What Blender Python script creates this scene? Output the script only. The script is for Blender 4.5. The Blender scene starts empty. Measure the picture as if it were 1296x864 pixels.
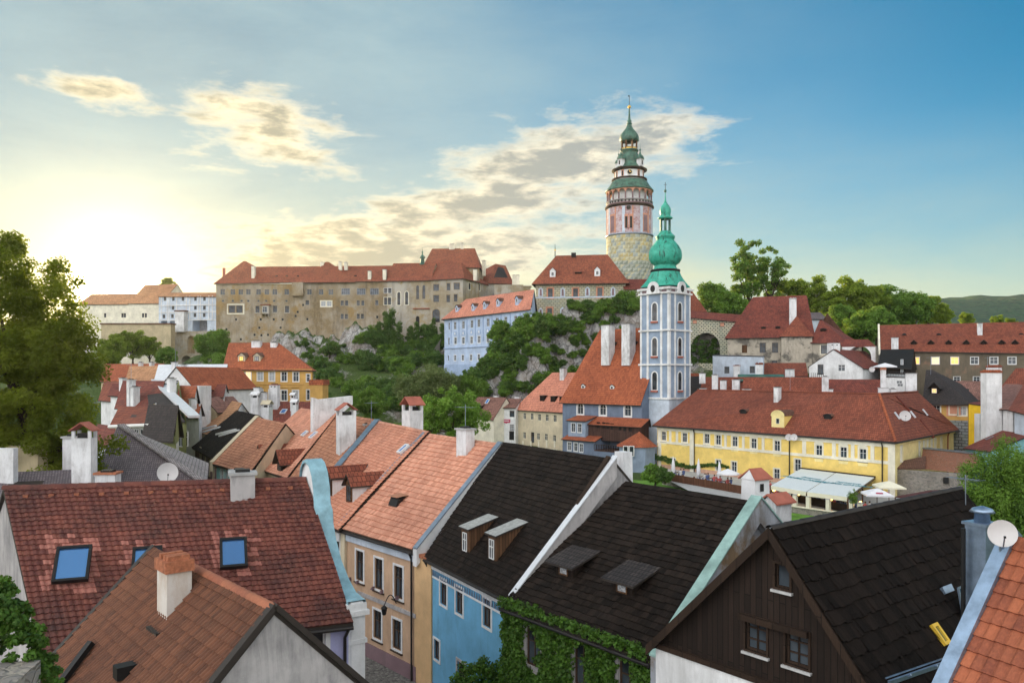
import bpy, math, random
import numpy as np
from mathutils import Vector, Matrix
from mathutils.geometry import delaunay_2d_cdt
from mathutils import noise as mnoise
V = Vector
random.seed(11)
NR = np.random.RandomState(5)
C = bpy.context.scene.collection
SC = bpy.context.scene
# ------------------------------------------------------------------ camera (level, 27.8 mm, origin at eye height)
F, CX, HY = 1000.0, 648.0, 475.0
cam = bpy.data.cameras.new('camera'); cam.lens = 36*F/1296; cam.sensor_width = 36
cam.shift_y = (HY-432)/1296; cam.clip_start = 0.3; cam.clip_end = 20000
co = bpy.data.objects.new('camera', cam); C.objects.link(co)
co.rotation_euler = (math.radians(90), 0, 0); SC.camera = co
# ------------------------------------------------------------------ light
SUN_AZ, SUN_EL = math.atan((150-CX)/F), math.radians(5.9)      # azimuth from +Y towards +X
SC.view_settings.view_transform = 'Standard'; SC.view_settings.look = 'None'
SC.view_settings.gamma = 1; SC.view_settings.use_curve_mapping = False
SC.view_settings.exposure = 1.38
SC.cycles.max_bounces = 6; SC.cycles.transparent_max_bounces = 12
SC.cycles.diffuse_bounces = 3; SC.cycles.glossy_bounces = 3; SC.cycles.sample_clamp_indirect = 5
SC.cycles.use_denoising = True
sl = bpy.data.lights.new('sun', 'SUN'); sl.energy = 4.0; sl.angle = math.radians(0.5); sl.color = (1.0, .74, .40)
so = bpy.data.objects.new('sun', sl); C.objects.link(so)
sd = V((math.sin(SUN_AZ)*math.cos(SUN_EL), math.cos(SUN_AZ)*math.cos(SUN_EL), math.sin(SUN_EL)))
so.rotation_euler = sd.to_track_quat('Z', 'Y').to_euler()

def build_world():
    w = bpy.data.worlds.new('World'); SC.world = w; w.use_nodes = True
    n = w.node_tree; L = n.links; n.nodes.clear()
    out = n.nodes.new('ShaderNodeOutputWorld'); bg = n.nodes.new('ShaderNodeBackground')
    L.new(bg.outputs[0], out.inputs[0])
    sky = n.nodes.new('ShaderNodeTexSky'); sky.sky_type = 'NISHITA'; sky.sun_disc = False
    sky.sun_elevation = SUN_EL; sky.sun_rotation = SUN_AZ
    sky.altitude = 500; sky.air_density = 1.0; sky.dust_density = 0.3; sky.ozone_density = 3.5
    tc = n.nodes.new('ShaderNodeTexCoord')
    def M(op, a, b=None, c=None, cl=False):
        m = n.nodes.new('ShaderNodeMath'); m.operation = op; m.use_clamp = cl
        for i, x in enumerate((a, b, c)):
            if x is None: continue
            if isinstance(x, (int, float)): m.inputs[i].default_value = x
            else: L.new(x, m.inputs[i])
        return m.outputs[0]
    def ss(x, lo, hi):
        m = n.nodes.new('ShaderNodeMapRange'); m.interpolation_type = 'SMOOTHSTEP'
        L.new(x, m.inputs[0]); m.inputs[1].default_value = lo; m.inputs[2].default_value = hi
        return m.outputs[0]
    def mix(f, a, b):
        m = n.nodes.new('ShaderNodeMix'); m.data_type = 'RGBA'
        for k, x in ((0, f), (6, a), (7, b)):
            if isinstance(x, (int, float)): m.inputs[k].default_value = x
            elif isinstance(x, tuple): m.inputs[k].default_value = (*x, 1)
            else: L.new(x, m.inputs[k])
        return m.outputs[2]
    sep = n.nodes.new('ShaderNodeSeparateXYZ'); L.new(tc.outputs['Generated'], sep.inputs[0])
    X, Y, Z = sep.outputs
    az = M('ARCTAN2', X, Y); el = M('ARCSINE', Z)
    # sky layers are laid out by compass azimuth and elevation
    comb = n.nodes.new('ShaderNodeCombineXYZ'); L.new(az, comb.inputs[0]); L.new(el, comb.inputs[1])
    def noise(vec, scale, detail, rough=.55, sx=1, sy=1, rot=0, off=(0, 0, 0)):
        mp = n.nodes.new('ShaderNodeMapping'); mp.inputs[3].default_value = (sx, sy, 1)
        mp.inputs[2].default_value = (0, 0, rot); mp.inputs[1].default_value = off
        L.new(vec, mp.inputs[0])
        t = n.nodes.new('ShaderNodeTexNoise'); t.inputs['Scale'].default_value = scale
        t.inputs['Detail'].default_value = detail; t.inputs['Roughness'].default_value = rough
        t.inputs['Distortion'].default_value = .25
        L.new(mp.outputs[0], t.inputs[0]); return t.outputs[0]
    aec = comb.outputs[0]
    def blob(a0, e0, ra, re, rot):
        ca, sa = math.cos(rot), math.sin(rot)
        da = M('SUBTRACT', az, a0); de = M('SUBTRACT', el, e0)
        u = M('ADD', M('MULTIPLY', da, ca/ra), M('MULTIPLY', de, sa/ra))
        v = M('ADD', M('MULTIPLY', da, -sa/re), M('MULTIPLY', de, ca/re))
        r = M('SQRT', M('ADD', M('MULTIPLY', u, u), M('MULTIPLY', v, v)))
        return M('SUBTRACT', 1.0, r)
    # distance to the sun
    dt = n.nodes.new('ShaderNodeVectorMath'); dt.operation = 'DOT_PRODUCT'
    L.new(tc.outputs['Generated'], dt.inputs[0]); dt.inputs[1].default_value = sd
    cosd = dt.outputs['Value']
    ang = M('ARCCOSINE', M('MINIMUM', cosd, .99999))
    def glow(width, p=2.0):
        return M('POWER', 2.71828, M('MULTIPLY', M('POWER', M('DIVIDE', ang, width), p), -1.0))
    # sky base
    hs = n.nodes.new('ShaderNodeHueSaturation'); L.new(sky.outputs[0], hs.inputs['Color'])
    hs.inputs['Saturation'].default_value = 1.25
    hs.inputs['Hue'].default_value = .482
    sc_ = n.nodes.new('ShaderNodeVectorMath'); sc_.operation = 'SCALE'; L.new(hs.outputs[0], sc_.inputs[0])
    sc_.inputs['Scale'].default_value = WS
    base = sc_.outputs[0]
    dim = n.nodes.new('ShaderNodeVectorMath'); dim.operation = 'SCALE'; L.new(base, dim.inputs[0]); L.new(M('SUBTRACT', 1.0, M('MULTIPLY', glow(.55), .72)), dim.inputs['Scale']); base = dim.outputs[0]
    # thin high veil: pale and yellowish low down, whitish towards the sun side
    veilc = mix(ss(el, .0, .32), VEIL_LOW, VEIL_HIGH)
    vn = noise(aec, 3.0, 6, .6, 1, 3.2, -.5)
    veil = M('MULTIPLY', M('ADD', M('MULTIPLY', ss(az, .68, -.35), .80), M('MULTIPLY', ss(el, .36, .02), .75)), M('ADD', M('MULTIPLY', vn, 1.3), .15), cl=True)
    col = mix(veil, base, veilc)
    col = mix(M('MULTIPLY', M('MULTIPLY', M('MULTIPLY', ss(M('ABSOLUTE', az), .8, 1.9), M('ADD', .38, M('MULTIPLY', ss(X, .45, -.25), .62))), ss(el, 1.25, .75)), .9), col, SKY_FILL)   # unseen bright cloud behind the camera, added to fill the town with light
    # clouds
    n1 = noise(aec, 9.0, 11, .62, 1, 3.4, .16, (3.1, .4, 0))
    n2 = noise(aec, 24.0, 8, .62, 1, 3.0, .16)
    nn = M('ADD', M('MULTIPLY', n1, .75), M('MULTIPLY', n2, .25))
    m1 = M('MAXIMUM', M('MAXIMUM', M('ADD', blob(-.15, .150, .30, .062, .08), .10), blob(-.02, .215, .20, .05, .12)), blob(.06, .265, .15, .06, .10))
    m1 = M('MAXIMUM', m1, M('ADD', blob(-.30, .285, .17, .065, -.12), -.22))
    m1 = M('MAXIMUM', m1, M('ADD', blob(.17, .29, .12, .055, .0), -.1))
    m1 = M('MAXIMUM', M('MAXIMUM', m1, M('ADD', blob(-.49, .31, .09, .03, .0), -.25)), -.9)
    dens = M('ADD', M('MULTIPLY', m1, .50), M('MULTIPLY', M('SUBTRACT', nn, .48), 1.45))
    back = M('MULTIPLY', ss(M('ABSOLUTE', az), .75, 1.3), .65)
    dens = M('ADD', dens, M('SUBTRACT', back, .06))
    ca_ = ss(dens, -.03, .30)
    core = ss(M('ADD', dens, M('MULTIPLY', M('SUBTRACT', n2, .5), .7)), .02, .46)
    ccol = mix(core, CLOUD_LIT, CLOUD_DARK)
    ccol = mix(glow(.42), ccol, mix(core, (.60, .50, .30), (.165, .145, .085)))
    col = mix(M('MULTIPLY', ca_, .90), col, ccol)
    # aureole round the sun
    def add(a, k, colr):
        s = n.nodes.new('ShaderNodeVectorMath'); s.operation = 'SCALE'; s.inputs[0].default_value = colr
        L.new(k, s.inputs['Scale'])
        q = n.nodes.new('ShaderNodeVectorMath'); q.operation = 'ADD'; L.new(a, q.inputs[0]); L.new(s.outputs[0], q.inputs[1])
        return q.outputs[0]
    col = add(col, glow(.34, 1.3), (.035, .026, .012))
    col = add(col, glow(.050, 1.15), (1.5, 1.15, .60))
    col = add(col, glow(.022, 2.0), (40, 32, 18))
    L.new(col, bg.inputs[0]); bg.inputs[1].default_value = 1.0
# sky colours are scene-linear radiance; WS is the strength of the Nishita sky
WS = 0.085
VEIL_LOW, VEIL_HIGH = (.33, .32, .19), (.165, .235, .25)
SKY_FILL = (1.75, 1.74, 1.82)
CLOUD_LIT, CLOUD_DARK = (.44, .40, .31), (.15, .165, .165)
build_world()

# ------------------------------------------------------------------ helpers
def pY(px, py, Y): return V(((px-CX)/F*Y, Y, (HY-py)/F*Y))
def pZ(px, py, z): return pY(px, py, -z*F/(py-HY))
def ray(px, py): return V(((px-CX)/F, 1.0, (HY-py)/F))
def hit(px, py, O, n):
    d = ray(px, py); return d*(O.dot(n)/d.dot(n))
ZUP = V((0, 0, 1))
def h2(v): return V((v.x, v.y, 0))
MATS = {}
SPLIT = {'pilaster', 'window_crown', 'corbel', 'bracket', 'stucco_panel', 'painted_niche', 'gablet', 'roof_hatch', 'roof_vent', 'loophole', 'window_gable', 'verge', 'downpipe', 'skylight', 'painted_pilaster', 'chimney', 'wall', 'verge_board', 'cornice', 'pole'}
class MB:
    """collects faces for ONE mesh object"""
    def __init__(s): s.v = []; s.f = []; s.mi = []; s.mats = []; s.r = []; s.sm = []
    def _m(s, m):
        if m not in s.mats: s.mats.append(m)
        return s.mats.index(m)
    def face(s, pts, m, rnd=.5, smooth=False):
        b = len(s.v); s.v += [tuple(p) for p in pts]; s.f.append(tuple(range(b, b+len(pts))))
        s.mi.append(s._m(m)); s.r.append(rnd); s.sm.append(smooth)
    def grid(s, rows, m, closed=False, smooth=True, rnd=.5):
        b = len(s.v); nr, nc = len(rows), len(rows[0])
        for r in rows: s.v += [tuple(p) for p in r]
        k = s._m(m)
        for i in range(nr-1):
            for j in range(nc if closed else nc-1):
                j2 = (j+1) % nc
                s.f.append((b+i*nc+j, b+i*nc+j2, b+(i+1)*nc+j2, b+(i+1)*nc+j)); s.mi.append(k); s.r.append(rnd); s.sm.append(smooth)
    def box(s, c, u, w, d, h, m, rnd=.5, taper=1.0):
        """box whose base centre is c; u = horizontal unit along w"""
        u = h2(u).normalized(); n = V((-u.y, u.x, 0))
        q = [c+u*(a*w/2)+n*(b*d/2) for a, b in ((-1, -1), (1, -1), (1, 1), (-1, 1))]
        t = [c+u*(a*w/2*taper)+n*(b*d/2*taper)+ZUP*h for a, b in ((-1, -1), (1, -1), (1, 1), (-1, 1))]
        s.face(t, m, rnd); s.face(q[::-1], m, rnd)
        for i in range(4):
            j = (i+1) % 4; s.face([q[i], q[j], t[j], t[i]], m, rnd)
    def prism(s, pts, vec, m, rnd=.5, skip=(), top=None):
        n = len(pts); o = [p+vec for p in pts]
        s.face(o, top or m, rnd); s.face(pts[::-1], m, rnd)
        for i in range(n):
            if i in skip: continue
            j = (i+1) % n; s.face([pts[i], pts[j], o[j], o[i]], m, rnd)
    def bar(s, a, b, w, h, m, up=ZUP):
        d = (b-a).normalized(); x = d.cross(up)
        x = x.normalized() if x.length > 1e-4 else V((1, 0, 0)); y = x.cross(d)
        q = [x*(i*w/2)+y*(j*h/2) for i, j in ((-1, -1), (1, -1), (1, 1), (-1, 1))]
        A = [a+k for k in q]; B = [b+k for k in q]
        s.face(A[::-1], m); s.face(B, m)
        for i in range(4): j = (i+1) % 4; s.face([A[i], A[j], B[j], B[i]], m)
    def tube(s, path, r, m, n=8, cap=True):
        rows = []
        for i, p in enumerate(path):
            d = (path[min(i+1, len(path)-1)]-path[max(i-1, 0)]).normalized()
            x = d.cross(ZUP); x = x.normalized() if x.length > 1e-3 else V((1, 0, 0)); y = x.cross(d)
            rr = r[i] if isinstance(r, (list, tuple)) else r
            rows.append([p+x*math.cos(2*math.pi*k/n)*rr+y*math.sin(2*math.pi*k/n)*rr for k in range(n)])
        s.grid(rows, m, closed=True)
        if cap: s.face(rows[0], m); s.face(rows[-1][::-1], m)
    def lathe(s, c, prof, m, n=24, smooth=True, rot=0, lobes=0, amp=0):
        rows = []
        for r, z in prof:
            row = []
            for k in range(n):
                a = rot+2*math.pi*k/n; q = r*(1+(amp*abs(math.cos(lobes*math.pi*k/n)) if lobes else 0))
                row.append(c+V((math.cos(a)*q, math.sin(a)*q, z)))
            rows.append(row)
        s.grid(rows, m, closed=True, smooth=smooth)
    def islands(s):
        par = list(range(len(s.f))); seen = {}
        def find(a):
            while par[a] != a: par[a] = par[par[a]]; a = par[a]
            return a
        for i, f in enumerate(s.f):
            for v in f:
                k = tuple(round(c, 3) for c in s.v[v])
                if k in seen: par[find(i)] = find(seen[k])
                else: seen[k] = i
        out = {}
        for i in range(len(s.f)): out.setdefault(find(i), []).append(i)
        res = []
        for ids in out.values():
            m = MB(); m.mats = s.mats
            for i in ids:
                b = len(m.v); m.v += [s.v[v] for v in s.f[i]]; m.f.append(tuple(range(b, b+len(s.f[i])))); m.mi.append(s.mi[i]); m.r.append(s.r[i]); m.sm.append(s.sm[i])
            res.append(m)
        return res
    def mesh(s, name, org=V((0, 0, 0))):
        me = bpy.data.meshes.new(name)
        ox, oy, oz = org
        me.from_pydata([(a-ox, b-oy, c-oz) for a, b, c in s.v], [], s.f)
        for m in s.mats: me.materials.append(MATS[m])
        me.polygons.foreach_set('material_index', s.mi)
        me.polygons.foreach_set('use_smooth', s.sm)
        at = me.attributes.new('rnd', 'FLOAT', 'FACE'); at.data.foreach_set('value', s.r)
        uv = me.uv_layers.new(name='UVMap')
        # metres: u runs level along the face, v runs up it
        buf = np.zeros(len(me.loops)*2, np.float32)
        va = np.array(s.v, np.float64)
        for p in me.polygons:
            n = p.normal
            if abs(n.z) > .985: t = V((1, 0, 0)); b = V((0, 1, 0))
            else: t = V((-n.y, n.x, 0)).normalized(); b = n.cross(t)
            ids = [me.loops[i].vertex_index for i in p.loop_indices]
            P = va[ids]
            for k, li in enumerate(p.loop_indices):
                buf[2*li] = P[k, 0]*t.x+P[k, 1]*t.y; buf[2*li+1] = P[k, 0]*b.x+P[k, 1]*b.y+P[k, 2]*b.z
        uv.data.foreach_set('uv', buf)
        return me
    def build(s, name, parent=None, label=None, org=None):
        if not s.f: return None
        if name in SPLIT and parent:
            isl = s.islands()
            if 1 < len(isl) < 60:
                for q in isl: r = q._build(name, parent, label, org)
                return r
        return s._build(name, parent, label, org)
    def _build(s, name, parent=None, label=None, org=None):
        o0 = org if org is not None else (parent['_o'] if parent and '_o' in parent else V((0, 0, 0)))
        o0 = V(o0)
        o = bpy.data.objects.new(name, s.mesh(name, o0)); C.objects.link(o)
        if parent: o.parent = parent
        elif org is not None: o.location = org
        if label: o['label'] = label
        return o
def empty(name, loc, label, cat, group=None):
    o = bpy.data.objects.new(name, None); C.objects.link(o); o.location = loc; o.empty_display_size = .5
    o['_o'] = tuple(loc); tag(o, label, cat, group); return o
def tag(o, label=None, cat=None, group=None, kind=None):
    if label: o['label'] = label
    if cat: o['category'] = cat
    if group: o['group'] = group
    if kind: o['kind'] = kind
    return o
def sub(mb, name, parentpart, org, label=None):
    """a sub-part under a part that sits at the thing's origin"""
    o = bpy.data.objects.new(name, mb.mesh(name, V(org))); C.objects.link(o); o.parent = parentpart
    if label: o['label'] = label
    return o
def copy_tree(o, parent=None):
    c = o.copy(); C.objects.link(c); c.parent = parent
    for ch in list(o.children): copy_tree(ch, c)
    return c

# ------------------------------------------------------------------ materials
def newmat(name, col=(.5, .5, .5), rough=.8, metal=0, spec=.3):
    m = bpy.data.materials.new(name); m.use_nodes = True; n = m.node_tree; b = n.nodes['Principled BSDF']
    b.inputs['Base Color'].default_value = (*col, 1); b.inputs['Roughness'].default_value = rough
    b.inputs['Metallic'].default_value = metal; b.inputs['Specular IOR Level'].default_value = spec
    MATS[name] = m; return m, n, b
class NG:
    def __init__(s, n): s.n = n; s.L = n.links
    def node(s, t, **k):
        x = s.n.nodes.new(t)
        for a, b in k.items(): setattr(x, a, b)
        return x
    def coord(s, which='Object'): return s.node('ShaderNodeTexCoord').outputs[which]
    def mapv(s, v, scale=(1, 1, 1), rot=(0, 0, 0), loc=(0, 0, 0)):
        m = s.node('ShaderNodeMapping'); m.inputs[1].default_value = loc; m.inputs[2].default_value = rot; m.inputs[3].default_value = scale
        s.L.new(v, m.inputs[0]); return m.outputs[0]
    def noise(s, v, sc=1, det=5, ro=.6, dist=0):
        t = s.node('ShaderNodeTexNoise'); t.inputs['Scale'].default_value = sc; t.inputs['Detail'].default_value = det
        t.inputs['Roughness'].default_value = ro; t.inputs['Distortion'].default_value = dist
        s.L.new(v, t.inputs[0]); return t.outputs[0]
    def rng(s, x, a, b, c=0, d=1):
        m = s.node('ShaderNodeMapRange'); s.L.new(x, m.inputs[0])
        for i, k in enumerate((a, b, c, d)): m.inputs[i+1].default_value = k
        return m.outputs[0]
    def math(s, op, a, b=None):
        m = s.node('ShaderNodeMath', operation=op)
        for i, x in enumerate((a, b)):
            if x is None: continue
            if isinstance(x, (int, float)): m.inputs[i].default_value = x
            else: s.L.new(x, m.inputs[i])
        return m.outputs[0]
    def mix(s, f, a, b, mode='MIX'):
        m = s.node('ShaderNodeMix', data_type='RGBA', blend_type=mode)
        for k, x in ((0, f), (6, a), (7, b)):
            if isinstance(x, (int, float)): m.inputs[k].default_value = x
            elif isinstance(x, tuple): m.inputs[k].default_value = (*x, 1)
            else: s.L.new(x, m.inputs[k])
        return m.outputs[2]
    def bump(s, h, dist=.02, strength=.6, base=None):
        b = s.node('ShaderNodeBump'); b.inputs['Strength'].default_value = strength; b.inputs['Distance'].default_value = dist
        s.L.new(h, b.inputs['Height'])
        if base: s.L.new(base, b.inputs['Normal'])
        return b.outputs[0]
    def attr(s, name='rnd'):
        a = s.node('ShaderNodeAttribute', attribute_name=name); return a.outputs['Fac']
def mul(c, k): return tuple(min(1, x*k) for x in c)
def plaster(name, col, dirt=.35, stain=(.10, .09, .08), rough=.9, patch=None, pf=.5):
    m, n, b = newmat(name, col, rough); g = NG(n)
    o = g.coord('Object'); n1 = g.noise(o, .55, 8, .65); n2 = g.math('MULTIPLY', g.math('ADD', g.noise(g.mapv(o, (1.9, 1.9, .34)), 1.0, 9, .72, 1.2), g.noise(o, .30, 6, .7)), .5)
    c = g.mix(g.rng(n1, .35, .7), mul(col, .80), mul(col, 1.12))
    if patch: c = g.mix(g.rng(g.noise(o, .35, 9, .7), pf, pf+.08), c, patch)
    c = g.mix(g.math('MULTIPLY', g.rng(n2, .47, .64), dirt), c, stain)
    g.L.new(c, b.inputs['Base Color']); g.L.new(g.bump(g.noise(o, 9, 6, .7), .015, .35), b.inputs['Normal'])
    return m
def rooftile(name, col, col2=None, course=.42, width=.28, moss=.3, mossc=(.035, .03, .028), bumpd=.05, rough=.75):
    """roof covering drawn in metres along and up the slope: courses, joints, each tile its own tone"""
    col2 = col2 or mul(col, .62)
    m, n, b = newmat(name, col, rough); g = NG(n)
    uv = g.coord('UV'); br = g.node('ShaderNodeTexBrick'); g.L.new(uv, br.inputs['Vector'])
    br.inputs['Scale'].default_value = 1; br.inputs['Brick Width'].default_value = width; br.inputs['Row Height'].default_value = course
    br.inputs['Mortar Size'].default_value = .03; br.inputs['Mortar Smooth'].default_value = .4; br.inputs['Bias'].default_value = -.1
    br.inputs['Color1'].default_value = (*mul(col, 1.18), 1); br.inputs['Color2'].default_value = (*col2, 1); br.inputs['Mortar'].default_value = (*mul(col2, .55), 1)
    big = g.noise(g.coord('Object'), .22, 7, .65)
    c = g.mix(g.rng(big, .35, .68), br.outputs[0], g.mix(1.0, br.outputs[0], (.72, .70, .72), 'MULTIPLY'))
    c = g.mix(g.math('MULTIPLY', g.rng(g.noise(g.coord('Object'), .9, 8, .7), .5, .72), moss), c, mossc)
    sx = g.node('ShaderNodeSeparateXYZ'); g.L.new(uv, sx.inputs[0])
    fr = g.math('FRACT', g.math('DIVIDE', sx.outputs[1], course))
    lipsh = g.rng(fr, .80, 1.0, 0, 1)
    h = g.math('SUBTRACT', g.math('MULTIPLY', g.math('SUBTRACT', 1.0, fr), 1.0), g.math('MULTIPLY', br.outputs['Fac'], .5))
    g.L.new(c, b.inputs['Base Color']); g.L.new(g.bump(h, bumpd, .9), b.inputs['Normal'])
    return m
def tilegeo(name, col, dark, moss=.4, mossc=(.03, .028, .026), ms=.7, rough=.7, streak=False):
    """material for roofs whose tiles are modelled: tone per tile plus weathering"""
    m, n, b = newmat(name, col, rough); g = NG(n); o = g.coord('Object')
    r = g.attr(); c = g.mix(g.rng(r, 0, 1), dark, col)
    c = g.mix(g.rng(g.noise(o, .25, 6, .6), .4, .65), c, g.mix(1.0, c, (.7, .68, .7), 'MULTIPLY'))
    c = g.mix(g.math('MULTIPLY', g.rng(g.noise(o, ms, 9, .72), .48, .68), moss), c, mossc)
    if streak: c = g.mix(g.math('MULTIPLY', g.rng(g.noise(g.mapv(g.coord('UV'), (14, .9, 1)), 1, 6, .7), .42, .66), .75), c, mul(dark, .45))
    c = g.mix(g.math('MULTIPLY', g.rng(g.noise(o, 14, 5, .7), .45, .8), .35), c, mul(col, 1.5))
    if streak: b.inputs['Specular IOR Level'].default_value = .12
    g.L.new(c, b.inputs['Base Color']); g.L.new(g.bump(g.noise(o, 25, 5, .7), .01, .5), b.inputs['Normal'])
    return m
def simple(name, col, rough=.7, metal=0, var=.2, sc=2, spec=.3, bump=.0):
    m, n, b = newmat(name, col, rough, metal, spec); g = NG(n); o = g.coord('Object')
    nz = g.noise(o, sc, 6, .65)
    g.L.new(g.mix(g.rng(nz, .3, .72), mul(col, 1-var), mul(col, 1+var)), b.inputs['Base Color'])
    if bump: g.L.new(g.bump(nz, bump, .6), b.inputs['Normal'])
    return m
def wood(name, col, plank=.18, rough=.85):
    m, n, b = newmat(name, col, rough); g = NG(n); uv = g.coord('UV')
    br = g.node('ShaderNodeTexBrick'); g.L.new(g.mapv(uv, rot=(0, 0, math.pi/2)), br.inputs['Vector'])
    br.inputs['Scale'].default_value = 1; br.inputs['Brick Width'].default_value = 4; br.inputs['Row Height'].default_value = plank
    br.inputs['Mortar Size'].default_value = .012
    br.inputs['Color1'].default_value = (*mul(col, 1.35), 1); br.inputs['Color2'].default_value = (*mul(col, .65), 1); br.inputs['Mortar'].default_value = (*mul(col, .15), 1)
    gr = g.noise(g.mapv(uv, (30, 1.5, 1)), 1, 5, .6)
    c = g.mix(g.math('MULTIPLY', g.rng(gr, .35, .7), .6), br.outputs[0], mul(col, .45))
    g.L.new(c, b.inputs['Base Color']); g.L.new(g.bump(g.math('SUBTRACT', gr, g.math('MULTIPLY', br.outputs['Fac'], 2)), .015, .6), b.inputs['Normal'])
    return m
def leafmat(name, c1, c2, trans=.35):
    m, n, b = newmat(name, c1, .6); g = NG(n); r = g.attr()
    c = g.mix(r, c1, c2); g.L.new(c, b.inputs['Base Color'])
    t = g.node('ShaderNodeBsdfTranslucent'); g.L.new(g.mix(.5, c, (.35, .45, .03)), t.inputs[0])
    mx = g.node('ShaderNodeMixShader'); mx.inputs[0].default_value = trans
    g.L.new(b.outputs[0], mx.inputs[1]); g.L.new(t.outputs[0], mx.inputs[2])
    g.L.new(mx.outputs[0], n.nodes['Material Output'].inputs[0]); return m
def glassm(name, col, rough=.06, spec=.45):
    m, n, b = newmat(name, col, rough, 0, spec); g = NG(n)
    g.L.new(g.mix(g.rng(g.noise(g.coord('Object'), .8, 3, .5), .4, .6), mul(col, .5), mul(col, 1.6)), b.inputs['Base Color'])
    b.inputs['Coat Weight'].default_value = .15; b.inputs['Coat Roughness'].default_value = .03
    return m
def rubble(name, c1, c2, sc=3.0, mort=(.36, .33, .28), bd=.06):
    m, n, b = newmat(name, c1, .92); g = NG(n); o = g.coord('Object')
    w = g.node('ShaderNodeVectorMath', operation='ADD'); g.L.new(g.mapv(o, (1, 1, 1.7)), w.inputs[0])
    s2 = g.node('ShaderNodeVectorMath', operation='SCALE'); nz = g.node('ShaderNodeTexNoise'); g.L.new(o, nz.inputs[0]); nz.inputs['Scale'].default_value = 3
    g.L.new(nz.outputs['Color'], s2.inputs[0]); s2.inputs['Scale'].default_value = .25; g.L.new(s2.outputs[0], w.inputs[1])
    vo = g.node('ShaderNodeTexVoronoi'); g.L.new(w.outputs[0], vo.inputs[0]); vo.inputs['Scale'].default_value = sc
    ve = g.node('ShaderNodeTexVoronoi', feature='DISTANCE_TO_EDGE'); g.L.new(w.outputs[0], ve.inputs[0]); ve.inputs['Scale'].default_value = sc
    sx = g.node('ShaderNodeSeparateXYZ'); g.L.new(vo.outputs['Color'], sx.inputs[0])
    c = g.mix(sx.outputs[0], c1, c2); c = g.mix(g.rng(ve.outputs[0], .0, .09, 1, 0), c, mort)
    c = g.mix(g.math('MULTIPLY', g.rng(g.noise(o, .5, 7, .7), .5, .7), .5), c, mul(c1, .45))
    g.L.new(c, b.inputs['Base Color']); g.L.new(g.bump(g.rng(ve.outputs[0], 0, .15), bd, .8), b.inputs['Normal'])
    return m
def castlewall(name, base, patch1, patch2, dark):
    m, n, b = newmat(name, base, .95); g = NG(n); o = g.coord('Object')
    c = g.mix(g.rng(g.noise(o, .09, 9, .7), .42, .56), base, patch1)
    c = g.mix(g.rng(g.noise(g.mapv(o, loc=(7, 3, 1)), .14, 9, .72), .53, .6), c, patch2)
    c = g.mix(g.math('MULTIPLY', g.rng(g.noise(g.mapv(o, (1, 1, .18)), .5, 8, .7), .48, .7), .65), c, dark)
    c = g.mix(g.math('MULTIPLY', g.rng(g.noise(o, 1.6, 8, .75), .42, .66), .5), c, mul(base, 1.5))
    g.L.new(c, b.inputs['Base Color']); g.L.new(g.bump(g.noise(o, 1.5, 9, .75), .15, .8), b.inputs['Normal'])
    return m
def sgraffito(name, c1, c2, w=.9, h=.5, mort=(.10, .09, .07), ms=.05):
    m, n, b = newmat(name, c1, .9); g = NG(n); uv = g.coord('UV')
    br = g.node('ShaderNodeTexBrick'); g.L.new(uv, br.inputs['Vector']); br.inputs['Scale'].default_value = 1
    br.inputs['Brick Width'].default_value = w; br.inputs['Row Height'].default_value = h; br.inputs['Mortar Size'].default_value = ms
    br.inputs['Color1'].default_value = (*c1, 1); br.inputs['Color2'].default_value = (*c2, 1); br.inputs['Mortar'].default_value = (*mort, 1)
    o = g.coord('Object'); c = g.mix(g.math('MULTIPLY', g.rng(g.noise(g.mapv(o, (1, 1, .4)), .35, 8, .7), .45, .65), .65), br.outputs[0], (.22, .27, .22))
    c = g.mix(g.math('MULTIPLY', g.rng(g.noise(o, 1.2, 8, .7), .5, .7), .4), c, mul(c1, .4))
    g.L.new(c, b.inputs['Base Color']); return m

# plasters
plaster('p_white', (.80, .81, .82), .40, (.25, .24, .22)); plaster('p_chim', (.78, .79, .81), .65, (.20, .18, .17))
plaster('p_cream', (.66, .58, .42), .25); plaster('p_peach', (.62, .42, .28), .45, (.28, .18, .12)); plaster('p_apricot', (.70, .46, .24), .2)
plaster('p_mauve', (.26, .17, .19), .4); plaster('p_blue', (.17, .45, .69), .45, (.10, .22, .30)); plaster('p_lilac', (.46, .47, .74), .2)
plaster('p_old', (.48, .46, .46), .75, (.12, .12, .13)); plaster('p_yellow', (.90, .66, .20), .12, (.5, .35, .1)); plaster('p_paleyel', (.92, .76, .36), .12, (.6, .45, .2))
plaster('p_offwhite', (.84, .80, .66), .15); plaster('p_ochre', (.60, .36, .11), .25, (.35, .2, .08)); plaster('p_slate', (.17, .22, .31), .4, (.09, .11, .15))
plaster('p_slatelt', (.30, .38, .50), .4, (.14, .18, .24)); plaster('p_pblue', (.36, .47, .66), .25, (.22, .28, .38)); plaster('p_pblue2', (.46, .57, .75), .2, (.3, .36, .45))
plaster('p_green', (.24, .27, .10), .4); plaster('p_grey', (.30, .29, .25), .5); plaster('p_salmon', (.62, .30, .20), .2); plaster('p_bluewhite', (.60, .68, .78), .5, (.28, .33, .38))
plaster('p_peel', (.50, .45, .37), .5, (.10, .09, .08), patch=(.16, .15, .13), pf=.49); plaster('p_brew', (.17, .14, .10), .6, (.07, .06, .05), patch=(.26, .16, .11), pf=.58)
plaster('p_stain', (.42, .45, .50), .8, (.12, .09, .06), patch=(.25, .17, .10), pf=.50); plaster('p_sunyel', (.85, .55, .03), .1); plaster('p_turq', (.25, .50, .52), .2)
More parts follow.
